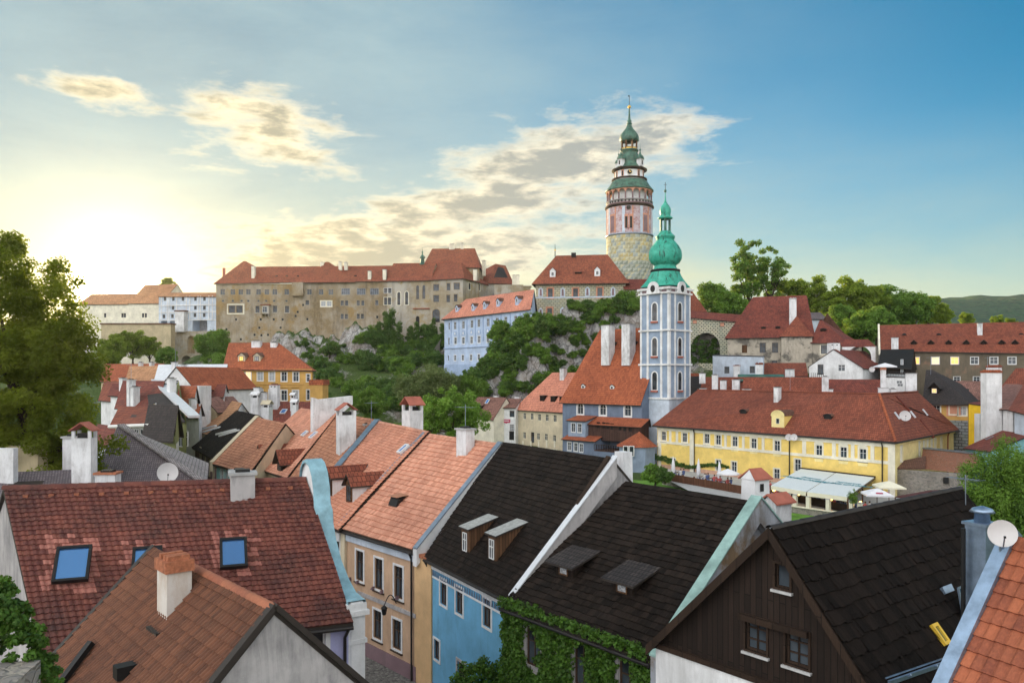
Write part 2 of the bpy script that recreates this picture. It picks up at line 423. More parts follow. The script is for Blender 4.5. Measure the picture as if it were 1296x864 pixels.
plaster('p_chimrust', (.66, .62, .58), .6, (.35, .18, .04)); plaster('p_goldwall', (.55, .46, .30), .3); plaster('p_base', (.62, .38, .27), .3)
castlewall('castle', (.25, .19, .11), (.42, .37, .30), (.33, .22, .09), (.065, .05, .035)); castlewall('castle2', (.32, .265, .18), (.46, .44, .40), (.36, .27, .13), (.11, .09, .065))
sgraffito('sgraf', (.60, .54, .36), (.46, .45, .36)); sgraffito('sgraf2', (.70, .66, .48), (.55, .54, .42), .8, .42, (.05, .05, .05), .07)
sgraffito('sgraf3', (.34, .35, .38), (.22, .23, .26), .9, .45, (.05, .05, .06), .06); sgraffito('towerstone', (.58, .48, .19), (.27, .33, .22), 1.15, 1.0, (.55, .52, .36), .07)
rubble('rubble', (.34, .31, .28), (.20, .19, .18)); rubble('oldbrick', (.36, .13, .07), (.22, .09, .05), 5.0, (.30, .22, .17), .04)
# roofs
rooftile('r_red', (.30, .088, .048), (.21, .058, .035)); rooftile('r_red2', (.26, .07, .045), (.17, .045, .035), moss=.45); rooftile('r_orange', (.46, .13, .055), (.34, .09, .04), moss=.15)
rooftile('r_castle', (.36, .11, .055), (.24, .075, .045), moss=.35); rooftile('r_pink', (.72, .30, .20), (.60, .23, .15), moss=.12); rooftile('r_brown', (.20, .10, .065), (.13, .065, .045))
rooftile('r_dark', (.075, .06, .055), (.04, .034, .034), .25, .16, .3, (.02, .02, .02)); rooftile('r_greysh', (.26, .215, .225), (.17, .14, .155), .25, .14, .2, (.06, .055, .05)); rooftile('r_tan', (.62, .33, .17), (.46, .23, .11), moss=.2)
rooftile('r_pinkbrown', (.33, .17, .13), (.22, .11, .09)); rooftile('r_greylt', (.50, .45, .44), (.34, .31, .31), .25, .14, .2, (.1, .09, .09))
tilegeo('t_red', (.22, .072, .05), (.11, .035, .03), .75, (.035, .022, .022), .45); tilegeo('t_brown', (.21, .085, .045), (.12, .05, .030), .35, (.05, .03, .02), .8); tilegeo('t_pink', (.76, .38, .26), (.54, .235, .15), .12, (.28, .14, .09))
tilegeo('t_pinkbrown', (.56, .27, .16), (.34, .15, .09), .25, (.18, .1, .06)); tilegeo('t_orange', (.48, .15, .07), (.24, .07, .04), .35, (.1, .05, .03)); tilegeo('t_shingle', (.034, .024, .019), (.008, .006, .005), .4, (.012, .011, .011), 1.2, .8, True)
tilegeo('t_shingle2', (.021, .014, .011), (.006, .004, .003), .5, (.006, .005, .005), .6, .85, True); tilegeo('t_new', (.42, .17, .13), (.32, .12, .095), .15); tilegeo('t_ridge', (.46, .17, .09), (.30, .10, .06), .3)
# wood, metal, glass, misc
wood('w_dark', (.022, .013, .009)); wood('w_frame', (.032, .018, .011), .5); wood('w_brown', (.14, .07, .035), .15); wood('w_gallery', (.085, .045, .035), .2); wood('w_fence', (.16, .07, .04), .12)
simple('verge', (.035, .028, .024), .6); simple('m_white', (.78, .78, .76), .5, var=.06); simple('m_winwhite', (.75, .76, .76), .5, var=.05); simple('m_winbrown', (.06, .035, .022), .5); simple('m_gutter', (.035, .032, .032), .4, .3)
simple('m_lead', (.28, .33, .40), .35, .8, .25); simple('m_copper', (.28, .44, .41), .6, 0, .35, 1.5); simple('m_bluecop', (.26, .45, .53), .55, 0, .3, 2); simple('m_zinc', (.30, .40, .54), .32, .75, .3, 3); simple('m_whitemetal', (.72, .74, .78), .4, .2, .1)
simple('m_black', (.012, .012, .013), .5); simple('m_dish', (.62, .60, .60), .5, 0, .06); simple('m_gold', (.8, .5, .12), .3, 1, .1); simple('concrete', (.42, .42, .42), .9, 0, .2); simple('sill', (.5, .5, .5), .8)
simple('brickcap', (.40, .15, .08), .9, 0, .45, 9, bump=.03); simple('shin_light', (.36, .37, .36), .8, 0, .35, 6, bump=.02); simple('sienna', (.40, .13, .09), .8); simple('m_yel', (.75, .48, .05), .5)
simple('awning', (.68, .74, .76), .8, 0, .04); simple('canvas_white', (.80, .80, .84), .8, 0, .04); simple('canvas_cream', (.82, .78, .62), .8, 0, .04); simple('canvas_brown', (.085, .035, .035), .8); simple('ink', (.10, .30, .36), .8); simple('ink_red', (.45, .04, .10), .8)
simple('skin', (.55, .32, .22), .6); simple('cloth_a', (.55, .12, .12), .9); simple('cloth_b', (.10, .14, .30), .9); simple('cloth_c', (.65, .65, .66), .9); simple('hair', (.06, .035, .02), .8)
glassm('glass', (.035, .045, .055)); newmat('glass_skytint', (.14, .33, .72), .12, .85)  # roof window panes: blue of the reflected sky is put into the colour
def emit(name, col, st):
    m, n, b = newmat(name, col, .5); b.inputs['Emission Color'].default_value = (*col, 1); b.inputs['Emission Strength'].default_value = st
emit('lit', (1.0, .55, .16), .42); emit('litpale', (1.0, .78, .45), .28); emit('lampglow', (1.0, .55, .12), 4.0)
def curtain():
    m, n, b = newmat('curtain', (.45, .48, .52), .9); g = NG(n)
    g.L.new(g.mix(g.rng(g.noise(g.mapv(g.coord('Object'), (9, 9, .4)), 1.5, 3, .5), .35, .65), (.16, .18, .21), (.62, .64, .66)), b.inputs['Base Color'])
curtain()
def verdigris():
    m, n, b = newmat('verdigris', (.05, .42, .33), .5, 0, .4); g = NG(n); o = g.coord('Object')
    c = g.mix(g.rng(g.noise(o, 1.1, 7, .65), .35, .68), (.012, .27, .19), (.06, .46, .34))
    c = g.mix(g.rng(g.noise(g.mapv(o, (2.5, 2.5, .35), loc=(3, 1, 4)), .8, 8, .7), .55, .63), c, (.010, .04, .03))
    g.L.new(c, b.inputs['Base Color'])
    m, n, b = newmat('verdigris_dark', (.06, .20, .14), .5, 0, .4); g = NG(n); o = g.coord('Object')
    c = g.mix(g.rng(g.noise(o, .9, 7, .65), .38, .66), (.018, .06, .045), (.07, .20, .15)); g.L.new(c, b.inputs['Base Color'])
verdigris()
def towerpaint():
    m, n, b = newmat('towerpaint', (.5, .3, .3), .9); g = NG(n); o = g.coord('Object')
    c = g.mix(g.rng(g.noise(o, .7, 8, .7), .40, .58), (.50, .42, .46), (.36, .17, .16))
    c = g.mix(g.math('MULTIPLY', g.rng(g.noise(o, 2.2, 7, .7), .45, .6), .6), c, (.62, .58, .60)); g.L.new(c, b.inputs['Base Color'])
towerpaint()
for nm_, c_ in (('blk_a', (.52, .50, .34)), ('blk_b', (.40, .38, .24)), ('blk_c', (.44, .47, .40)), ('blk_d', (.26, .30, .24)), ('blk_e', (.52, .44, .20)), ('blk_f', (.33, .38, .36))): simple(nm_, c_, .9, 0, .35, .8)
def rockmat():
    m, n, b = newmat('rock', (.3, .29, .28), .95); g = NG(n); o = g.coord('Object')
    vo = g.node('ShaderNodeTexVoronoi', feature='DISTANCE_TO_EDGE'); g.L.new(g.mapv(o, (1, 1, .55), (.3, .5, 0)), vo.inputs[0]); vo.inputs['Scale'].default_value = .55
    n1 = g.noise(g.mapv(o, (1, 1, .6), (.4, .3, 0)), .8, 12, .75)
    c = g.mix(g.rng(n1, .34, .60), (.08, .078, .078), (.56, .55, .54)); c = g.mix(g.rng(vo.outputs[0], 0, .05, .7, 0), c, (.04, .04, .04))
    c = g.mix(g.math('MULTIPLY', g.rng(g.noise(o, .3, 5, .6), .45, .62), .5), c, (.20, .14, .09))
    # moss and grass where it is level
    ge = g.node('ShaderNodeNewGeometry'); sx = g.node('ShaderNodeSeparateXYZ'); g.L.new(ge.outputs['Normal'], sx.inputs[0])
    gf = g.rng(g.math('ADD', sx.outputs[2], g.math('MULTIPLY', g.math('SUBTRACT', g.noise(o, .5, 8, .7), .5), .9)), .66, .84)
    c = g.mix(gf, c, g.mix(g.rng(g.noise(o, 2.5, 6, .7), .35, .65), (.035, .06, .012), (.09, .15, .03)))
    g.L.new(c, b.inputs['Base Color']); g.L.new(g.bump(n1, .9, .9), b.inputs['Normal'])
rockmat()
def groundmats():
    m, n, b = newmat('cobble', (.2, .19, .18), .85); g = NG(n); o = g.coord('Object')
    ve = g.node('ShaderNodeTexVoronoi', feature='DISTANCE_TO_EDGE'); g.L.new(o, ve.inputs[0]); ve.inputs['Scale'].default_value = 5.5
    vo = g.node('ShaderNodeTexVoronoi'); g.L.new(o, vo.inputs[0]); vo.inputs['Scale'].default_value = 5.5
    sx = g.node('ShaderNodeSeparateXYZ'); g.L.new(vo.outputs['Color'], sx.inputs[0])
    c = g.mix(sx.outputs[0], (.13, .125, .12), (.28, .27, .25)); c = g.mix(g.rng(ve.outputs[0], 0, .07, 1, 0), c, (.05, .048, .045))
    g.L.new(c, b.inputs['Base Color']); g.L.new(g.bump(g.rng(ve.outputs[0], 0, .2), .04, .9), b.inputs['Normal'])
    m, n, b = newmat('lawn', (.08, .2, .03), .95); g = NG(n); o = g.coord('Object')
    g.L.new(g.mix(g.rng(g.noise(o, .7, 9, .75), .35, .66), (.075, .17, .02), (.17, .36, .05)), b.inputs['Base Color']); g.L.new(g.bump(g.noise(o, 12, 4, .8), .05, .8), b.inputs['Normal'])
    m, n, b = newmat('earth', (.1, .1, .05), .95); g = NG(n); o = g.coord('Object')
    c = g.mix(g.rng(g.noise(o, .10, 8, .7), .42, .58), (.10, .085, .065), (.045, .085, .02)); g.L.new(c, b.inputs['Base Color'])
    m, n, b = newmat('water', (.03, .05, .05), .08, 0, .6); g = NG(n); g.L.new(g.bump(g.noise(g.coord('Object'), 1.5, 4, .6), .05, .5), b.inputs['Normal'])
    m, n, b = newmat('farwood', (.05, .08, .03), .95); g = NG(n); o = g.coord('Object')
    v = g.node('ShaderNodeTexVoronoi'); g.L.new(o, v.inputs[0]); v.inputs['Scale'].default_value = .16
    c = g.mix(g.rng(v.outputs[0], 0, .9), (.035, .10, .045), (.012, .045, .028)); c = g.mix(g.rng(g.noise(o, .008, 5, .6), .55, .66), c, (.07, .14, .04))
    g.L.new(c, b.inputs['Base Color']); g.L.new(g.bump(v.outputs[0], 5, .8), b.inputs['Normal'])
groundmats()
leafmat('leaf_tree', (.065, .090, .008), (.21, .25, .02), .6); leafmat('leaf_bush', (.060, .14, .018), (.20, .35, .05), .35); leafmat('leaf_dark', (.040, .095, .022), (.12, .22, .04), .25)
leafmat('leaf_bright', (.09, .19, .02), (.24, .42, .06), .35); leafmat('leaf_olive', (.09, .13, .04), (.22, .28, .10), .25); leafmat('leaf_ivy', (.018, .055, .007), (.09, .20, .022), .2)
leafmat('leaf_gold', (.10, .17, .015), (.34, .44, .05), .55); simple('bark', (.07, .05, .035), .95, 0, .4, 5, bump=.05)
# ------------------------------------------------------------------ windows
WCACHE = {}
def win_meshes(w, h, nx, ny, fm, pm, sur, surm, arch, proud, sillm):
    key = (round(w, 2), round(h, 2), nx, ny, fm, pm, sur, surm, arch, proud, sillm)
    if key in WCACHE: return WCACHE[key]
    def Q(x, y, z): return V((x, y, z))
    f = MB(); d0, d1 = (-.12, -.06) if not proud else (.01, .05)
    fr = min(.07, w*.10)
    def rect(x0, y0, x1, y1, z0, z1, m):
        p = [Q(x0, y0, z0), Q(x1, y0, z0), Q(x1, y1, z0), Q(x0, y1, z0)]
        f.prism(p, V((0, 0, z1-z0)), m)
    W2, H2 = w/2, h/2
    def outline(ww, hh):
        if not arch: return [Q(-ww, -hh, 0), Q(ww, -hh, 0), Q(ww, hh, 0), Q(-ww, hh, 0)]
        r = ww; return [Q(-ww, -hh, 0), Q(ww, -hh, 0)]+[Q(math.cos(a*math.pi/8)*r, hh-r+math.sin(a*math.pi/8)*r, 0) for a in range(9)]
    def ring(o, i, z0, z1, m):
        n = len(o)
        for k in range(n):
            j = (k+1) % n
            a, b, c, d = o[k], o[j], i[j], i[k]; e0, e1 = V((0, 0, z0)), V((0, 0, z1))
            f.face([a+e1, b+e1, c+e1, d+e1], m); f.face([a+e0, b+e0, b+e1, a+e1], m); f.face([d+e1, c+e1, c+e0, d+e0], m)
    ring(outline(W2, H2), outline(W2-fr, H2-fr), d0, d1, fm)
    top = H2-fr-(W2*.15 if arch else 0)
    for k in range(1, nx+1):
        x = -W2+w*k/(nx+1); rect(x-.025, -H2+fr, x+.025, top, d0+.004, d1-.006, fm)
    for k in range(1, ny+1):
        y = -H2+h*k/(ny+1); y = y+h*.12 if ny == 1 else y
        rect(-W2+fr, y-.022, W2-fr, y+.022, d0+.007, d1-.009, fm)
    if sur:
        ring(outline(W2+sur, H2+sur), outline(W2+.002, H2+.002), -.02, .035, surm)
    if sillm:
        rect(-W2-max(sur, .05)-.03, -H2-max(sur, .03)-.06, W2+max(sur, .05)+.03, -H2-max(sur, .03)+.005, -.02, .10, sillm)
    p = MB(); o = outline(W2-fr*.6, H2-fr*.6); p.face([q+V((0, 0, d0+.02)) for q in o], pm)
    r = (f.mesh('window'), p.mesh('pane')); WCACHE[key] = r; return r
class Face:
    def __init__(s, O, u, L, z0, z1):
        s.O = V(O); s.u = u; s.n = V((u.y, -u.x, 0)); s.L = L; s.z0 = z0; s.z1 = z1; s.holes = []
    def px(s, px, py):
        p = hit(px, py, s.O, s.n); return (h2(p-s.O).dot(s.u), p.z)
    def P(s, u, z, off=0): return V((s.O.x, s.O.y, 0))+s.u*u+s.n*off+ZUP*z
def wallmesh(mb, F, poly, holes, mat, rev=.16):
    """flat wall polygon (u,z) with openings cut and their reveals"""
    vs = [Vector(p) for p in poly]; ed = [(i, (i+1) % len(poly)) for i in range(len(poly))]
    for h in holes: k = len(vs); vs += [Vector(p) for p in h]; ed += [(k+i, k+(i+1) % len(h)) for i in range(len(h))]
    def inside(x, y, pg):
        r = False
        for i in range(len(pg)):
            (x1, y1), (x2, y2) = pg[i], pg[i-1]
            if (y1 > y) != (y2 > y) and x < (x2-x1)*(y-y1)/(y2-y1)+x1: r = not r
        return r
    ov, _, of, *_r = delaunay_2d_cdt(vs, ed, [], 0, 1e-5)
    for t in of:
        q = [V((*ov[i], 0)) for i in t]; cx, cy = sum(p.x for p in q)/3, sum(p.y for p in q)/3
        if not inside(cx, cy, poly) or any(inside(cx, cy, h) for h in holes): continue
        ar = (q[1]-q[0]).cross(q[2]-q[0]).z
        if ar < 0: q = q[::-1]
        mb.face([F.P(p.x, p.y) for p in q], mat)
    for h in holes:
        for i in range(len(h)):
            a, b = h[i], h[(i+1) % len(h)]
            mb.face([F.P(*a), F.P(*b), F.P(*b, -rev), F.P(*a, -rev)], mat)
class House:
    def __init__(s, name, label, A, B, R0, R1, zb, cat='house', C_=None, D_=None, hip=(0, 0), wall='p_white', roof='r_red', root=None,
                 over=.35, vover=.12, th=.14, tile=None, group=None, wallside=None, eave_trim=None, back=True, rooflabel=None, walltop=None, roof2=None, gmat=None, vmat='verge'):
        s.A, s.B, s.R0, s.R1 = A, B, R0, R1
        s.hip = hip; s.zb = zb
        s.D = D_ or V((*(h2(A)+2*(h2(R0)-h2(A))).xy, A.z)); s.C = C_ or V((*(h2(B)+2*(h2(R1)-h2(B))).xy, B.z))
        s.wallm = wall; s.roofm = roof; s.tile = tile; s.over = over; s.vover = vover; s.th = th
        s.wallside = wallside or {}; s.roof2 = roof2; s.vmat = vmat; s.gmat = gmat or {}
        o = h2((s.A+s.B+s.C+s.D)/4)+ZUP*zb
        if root is None: s.root = empty(name, o, label, cat, group)
        else: s.root = root
        s.o = V(s.root['_o'])
        s.fc = {}
        for k, P, Q in (('front', s.A, s.B), ('right', s.B, s.C), ('back', s.C, s.D), ('left', s.D, s.A)):
            u = h2(Q-P); L = u.length; s.fc[k] = Face(h2(P), u.normalized(), L, P.z, Q.z)
        s.nroof = (s.B-s.A).cross(s.R1-s.A).normalized()
        if s.nroof.z < 0: s.nroof = -s.nroof
        s.uf = h2(s.B-s.A).normalized(); s.nf = V((s.uf.y, -s.uf.x, 0))
        d0 = abs(h2(s.R0-s.A).dot(s.nf)); d1 = abs(h2(s.R1-s.B).dot(s.nf))
        s.slope = ((s.R0.z-s.A.z)/max(d0, .1)+(s.R1.z-s.B.z)/max(d1, .1))/2
        s.k = {}; s.geom()
        s.chimneys = []
    def geom(s):
        ov, vo = s.over, s.vover; nb = -s.nf; fl = s.fc['left'].n; fr = s.fc['right'].n; dz = ZUP*(-ov*s.slope)
        A = s.A+s.nf*ov+fl*(ov if s.hip[0] else vo)+dz; B = s.B+s.nf*ov+fr*(ov if s.hip[1] else vo)+dz
        Cc = s.C+nb*ov+fr*(ov if s.hip[1] else vo)+dz; D = s.D+nb*ov+fl*(ov if s.hip[0] else vo)+dz
        s.q = (A, B, Cc, D, s.R0+(V() if s.hip[0] else fl*vo), s.R1+(V() if s.hip[1] else fr*vo))
    def mb(s, key): return s.k.setdefault(key, MB())
    # -- openings
    def win(s, face, pts, w, h, nx=1, ny=1, fm='m_winwhite', pm='glass', sur=0, surm='p_white', arch=False, proud=False, sill=None, cut=True, panes=None, uz=False, name='window'):
        Fc = s.fc[face]
        fme, pme = win_meshes(w, h, nx, ny, fm, pm, sur, surm, arch, proud, sill)
        for i, p in enumerate(pts):
            u, z = p if uz else Fc.px(*p)
            if cut and not proud:
                W2, H2 = w/2, h/2
                if arch: hole = [(u-W2, z-H2), (u+W2, z-H2)]+[(u+math.cos(a*math.pi/8)*W2, z+H2-W2+math.sin(a*math.pi/8)*W2) for a in range(9)]
                else: hole = [(u-W2, z-H2), (u+W2, z-H2), (u+W2, z+H2), (u-W2, z+H2)]
                if u-W2 > .02 and u+W2 < Fc.L-.02: Fc.holes.append(hole)
            pmm = pm; pm2 = pme
            if panes and i in panes: _, pm2 = win_meshes(w, h, nx, ny, fm, panes[i], sur, surm, arch, proud, sill)
            M = Matrix((( Fc.u.x, 0, Fc.n.x), (Fc.u.y, 0, Fc.n.y), (0, 1, 0))).to_4x4(); M.translation = Fc.P(u, z)-s.o
            o = bpy.data.objects.new(name, fme); C.objects.link(o); o.parent = s.root; o.matrix_local = M
            q = bpy.data.objects.new('pane', pm2); C.objects.link(q); q.parent = o
            if pm2 is not pme and panes: o['label'] = 'window with warm light in it' if 'lit' in panes[i] else 'window'
    def finish(s, corners=None):
        w = MB()
        for k, P, Q in (('front', s.A, s.B), ('right', s.B, s.C), ('back', s.C, s.D), ('left', s.D, s.A)):
            Fc = s.fc[k]; poly = [(0, s.zb), (Fc.L, s.zb), (Fc.L, Q.z)]
            if k == 'right' and not s.hip[1]: poly.append((h2(s.R1-P).dot(Fc.u), s.R1.z))
            if k == 'left' and not s.hip[0]: poly.append((h2(s.R0-P).dot(Fc.u), s.R0.z))
            poly.append((0, P.z))
            wallmesh(w, Fc, poly, Fc.holes, s.wallside.get(k, s.wallm))
        w.build('wall', s.root)
        s.roofbuild()
        for key, m in s.k.items(): m.build(key.split('#')[0], s.root)
        return s
    def roofbuild(s):
        r = MB(); t = ZUP*s.th; A, B, Cc, D, R0, R1 = s.q
        top = None; body = s.vmat
        m = s.roofm
        def slab(p, skip, mm=None):
            p = [x for i, x in enumerate(p) if (x-p[i-1]).length > 1e-4]
            r.prism(p, t, body, skip=skip, top=(mm or m))
        if s.tile:
            S = lambda u, v, o: A.lerp(B, u).lerp(R0.lerp(R1, u), v)+ZUP*o
            K = [i/8 for i in range(9)]
            for o in (s.th-.015, -.02): r.grid([[S(u, v, o) for u in K] for v in K], s.vmat, smooth=False)
            for e in ([(u, 0) for u in K], [(0, v) for v in K], [(1, v) for v in K]):
                r.grid([[S(u, v, -.02) for u, v in e], [S(u, v, s.th+.0) for u, v in e]], s.vmat, smooth=False)
        else: slab([A, B, R1, R0], (2,)+((1,) if s.hip[1] else ())+((3,) if s.hip[0] else ()), m)
        slab([Cc, D, R0, R1], (2,)+((1,) if s.hip[0] else ())+((3,) if s.hip[1] else ()))
        if s.hip[1]: slab([B, Cc, R1], (1, 2), s.roof2)
        if s.hip[0]: slab([D, A, R0], (1, 2), s.roof2)
        if s.tile: tiles(r, A+t, B+t, R1+t, R0+t, **s.tile)
        r.build('roof', s.root)
    def ridgecaps(s, m='t_ridge', r=.11, step=.33):
        A, B, Cc, D, R0, R1 = s.q; ridge_tiles(s.mb2('ridge'), R0+ZUP*(s.th+.0), R1+ZUP*(s.th+.0), r, step, m)
        s.flush()
    def mb2(s, name):
        s._p = (name, MB()); return s._p[1]
    def flush(s): s._p[1].build(s._p[0], s.root)
    def roofpt(s, px, py):
        d = ray(px, py); A = s.A+ZUP*s.th; return d*(A.dot(s.nroof)/d.dot(s.nroof))
    def chimney(s, px, pyb, pyt, wpx=None, w=None, d=.5, m='p_chim', cap='slab', capm=None, Y=None, down=1.0, u=None, taper=1.0, holes=False, base=None):
        p = pY(px, pyb, Y) if Y else s.roofpt(px, pyb)
        if base is not None: p = base
        h = (pyb-pyt)/F*p.y; w = w or wpx/F*p.y; uu = u or s.uf
        build_chimney(s.root, p, uu, w, d, h, m, cap, capm, down, taper, holes)
    def gutter(s, m='m_gutter', pipes=(), r=.07):
        A, B = s.q[0], s.q[1]; g = MB()
        g.tube([A+s.nf*.05+ZUP*.0, B+s.nf*.05+ZUP*.0], r, m, 8); g.build('gutter', s.root)
        for e in pipes:
            u = e*h2(s.B-s.A).length; p = A.lerp(B, e)
            d = MB(); f = s.fc['front']; z = p.z
            d.tube([V((p.x, p.y, z))+s.nf*.05, f.P(u, z-.35, .10), f.P(u, s.zb+.1, .10)], .055, m, 8); d.build('downpipe', s.root)
    def dormer(s, px, py, w, h, g=.5, kind='gable', wall='p_white', roof=None, win=None, ov=.15, fm='m_winwhite', pm='glass', slope=.2, label=None, sider=None):
        P = s.roofpt(px, py)-ZUP*.05; u = s.uf; n = s.nf; t = s.slope
        roof = roof or s.roofm; sider = sider or wall
        b = MB(); r = MB()
        def Q(a, z, o): return P+u*a+ZUP*z+n*o
        if kind in ('gable', 'round'):
            dep = (h+g)/t+.05
            if kind == 'gable': pr = [(-w/2, -.3), (w/2, -.3), (w/2, h), (0, h+g), (-w/2, h)]
            else: pr = [(-w/2, -.3), (w/2, -.3), (w/2, h)]+[(math.cos(a*math.pi/8)*w/2, h+math.sin(a*math.pi/8)*g) for a in range(1, 8)]+[(-w/2, h)]
            b.prism([Q(a, z, 0) for a, z in pr][::-1], -n*dep, sider)
            b.face([Q(a, z, .002) for a, z in pr], wall)
            if kind == 'gable':
                for sg in (-1, 1):
                    e = Q(sg*(w/2+ov), h-ov*g/(w/2), ov); rd = Q(0, h+g, ov); e2 = e-n*(h/t+ov); rd2 = rd-n*(dep+ov)
                    r.prism([e, rd, rd2, e2] if sg < 0 else [rd, e, e2, rd2], ZUP*.09, s.vmat, top=roof)
            else:
                pts = [(math.cos(a*math.pi/8)*(w/2+ov), h+math.sin(a*math.pi/8)*(g+ov*.7)) for a in range(9)]
                r.grid([[Q(a, z, ov) for a, z in pts], [Q(a, z, -dep) for a, z in pts]], roof)
                r.grid([[Q(a, z, ov) for a, z in pts], [Q(a*.86, z*1-.12, ov) for a, z in pts]], wall)
        else:   # long low dormer with a single falling roof
            dep = h/max(t-slope, .1)
            side = [Q(0, -.25, 0), Q(0, h, 0), Q(0, h+slope*dep, -dep)]
            for sg in (-1, 1): b.face([p+u*(sg*w/2) for p in side][::sg], sider)
            b.face([Q(-w/2, -.3, 0), Q(w/2, -.3, 0), Q(w/2, h, 0), Q(-w/2, h, 0)], wall)
            a0, a1 = Q(-w/2-ov, h-ov*slope, ov), Q(w/2+ov, h-ov*slope, ov); a2, a3 = Q(w/2+ov, h+slope*dep, -dep), Q(-w/2-ov, h+slope*dep, -dep)
            r.prism([a0, a1, a2, a3], ZUP*.08, s.vmat, top=roof)
        d = b.build('dormer', s.root)
        if label: d['label'] = label
        sub(r, 'dormer_roof', d, s.o)
        if win:
            ww, wh, nx, ny = win[:4]; zc = win[4] if len(win) > 4 else h*.5
            fme, pme = win_meshes(ww, wh, nx, ny, fm, pm, 0, 'p_white', False, True, None)
            M = Matrix(((u.x, 0, n.x), (u.y, 0, n.y), (0, 1, 0))).to_4x4(); M.translation = Q(0, zc, .01)-s.o
            both = bpy.data.objects.new('window', fme); C.objects.link(both); both.parent = d; both.matrix_local = M
            pn = bpy.data.objects.new('pane', pme); C.objects.link(pn); pn.parent = d; pn.matrix_local = M
        return d
    def skylight(s, px, py, w, h, fm='m_black', pm='glass_skytint', label=None):
        P = s.roofpt(px, py); u = s.uf; nrm = s.nroof; v = nrm.cross(u)
        f = MB(); p = MB(); fr = .09
        def Q(a, c, o): return P+u*a+v*c+nrm*o
        for x0, y0, x1, y1 in ((-w/2, -h/2, w/2, -h/2+fr), (-w/2, h/2-fr, w/2, h/2), (-w/2, -h/2+fr, -w/2+fr, h/2-fr), (w/2-fr, -h/2+fr, w/2, h/2-fr)):
            f.prism([Q(x0, y0, 0), Q(x1, y0, 0), Q(x1, y1, 0), Q(x0, y1, 0)], nrm*.16, fm)
        p.face([Q(-w/2+fr, -h/2+fr, .10), Q(w/2-fr, -h/2+fr, .10), Q(w/2-fr, h/2-fr, .10), Q(-w/2+fr, h/2-fr, .10)], pm)
        o = f.build('skylight', s.root); sub(p, 'pane', o, s.o)
        if label: o['label'] = label
    def vent(s, px, py, w=.7, h=.3):
        """little eyebrow vent on the slope"""
        P = s.roofpt(px, py); u, n, t = s.uf, s.nf, s.slope; b = MB()
        pts = [(math.cos(a*math.pi/6)*w/2, math.sin(a*math.pi/6)*h) for a in range(7)]
        fr = [P+u*a+ZUP*z for a, z in pts]; bk = P-n*(h/t+.3)+ZUP*h
        for i in range(6): b.face([fr[i], fr[i+1], bk], s.roofm)
        b.face([p-n*.05 for p in fr[::-1]], 'm_black'); b.build('roof_vent', s.root)
    def band(s, face, z0, z1, m, off=.05, u0=0, u1=None, name='band'):
        Fc = s.fc[face]; u1 = Fc.L if u1 is None else u1; b = MB()
        b.prism([Fc.P(u0, z0, 0), Fc.P(u1, z0, 0), Fc.P(u1, z1, 0), Fc.P(u0, z1, 0)], Fc.n*off, m); return b.build(name, s.root)
    def parapet(s, side, m='p_white', cap='m_whitemetal', h=.45, w=.35, capw=.42, name='parapet', out=0.0, back=True):
        """party wall standing above the roof along a gable, with its coping"""
        A, B, Cc, D, R0, R1 = s.q
        if side == 'left': e, rd, o, n = A, R0, D, s.fc['left'].n
        else: e, rd, o, n = B, R1, Cc, s.fc['right'].n
        e = h2(e)+ZUP*e.z; b = MB(); c = MB()
        for p, q in ((e, rd),)+(((o, rd),) if back else ()):
            p0 = p+n*out; q0 = q+n*out
            b.prism([p0-ZUP*.6, q0-ZUP*.6, q0+ZUP*h, p0+ZUP*h], n*w, m)
            k = (capw-w)/2
            c.prism([p0-n*k+ZUP*h, q0-n*k+ZUP*h, q0+n*(w+k)+ZUP*h, p0+n*(w+k)+ZUP*h], ZUP*.06, cap)
        pb = b.build(name, s.root); sub(c, 'coping', pb, s.o)
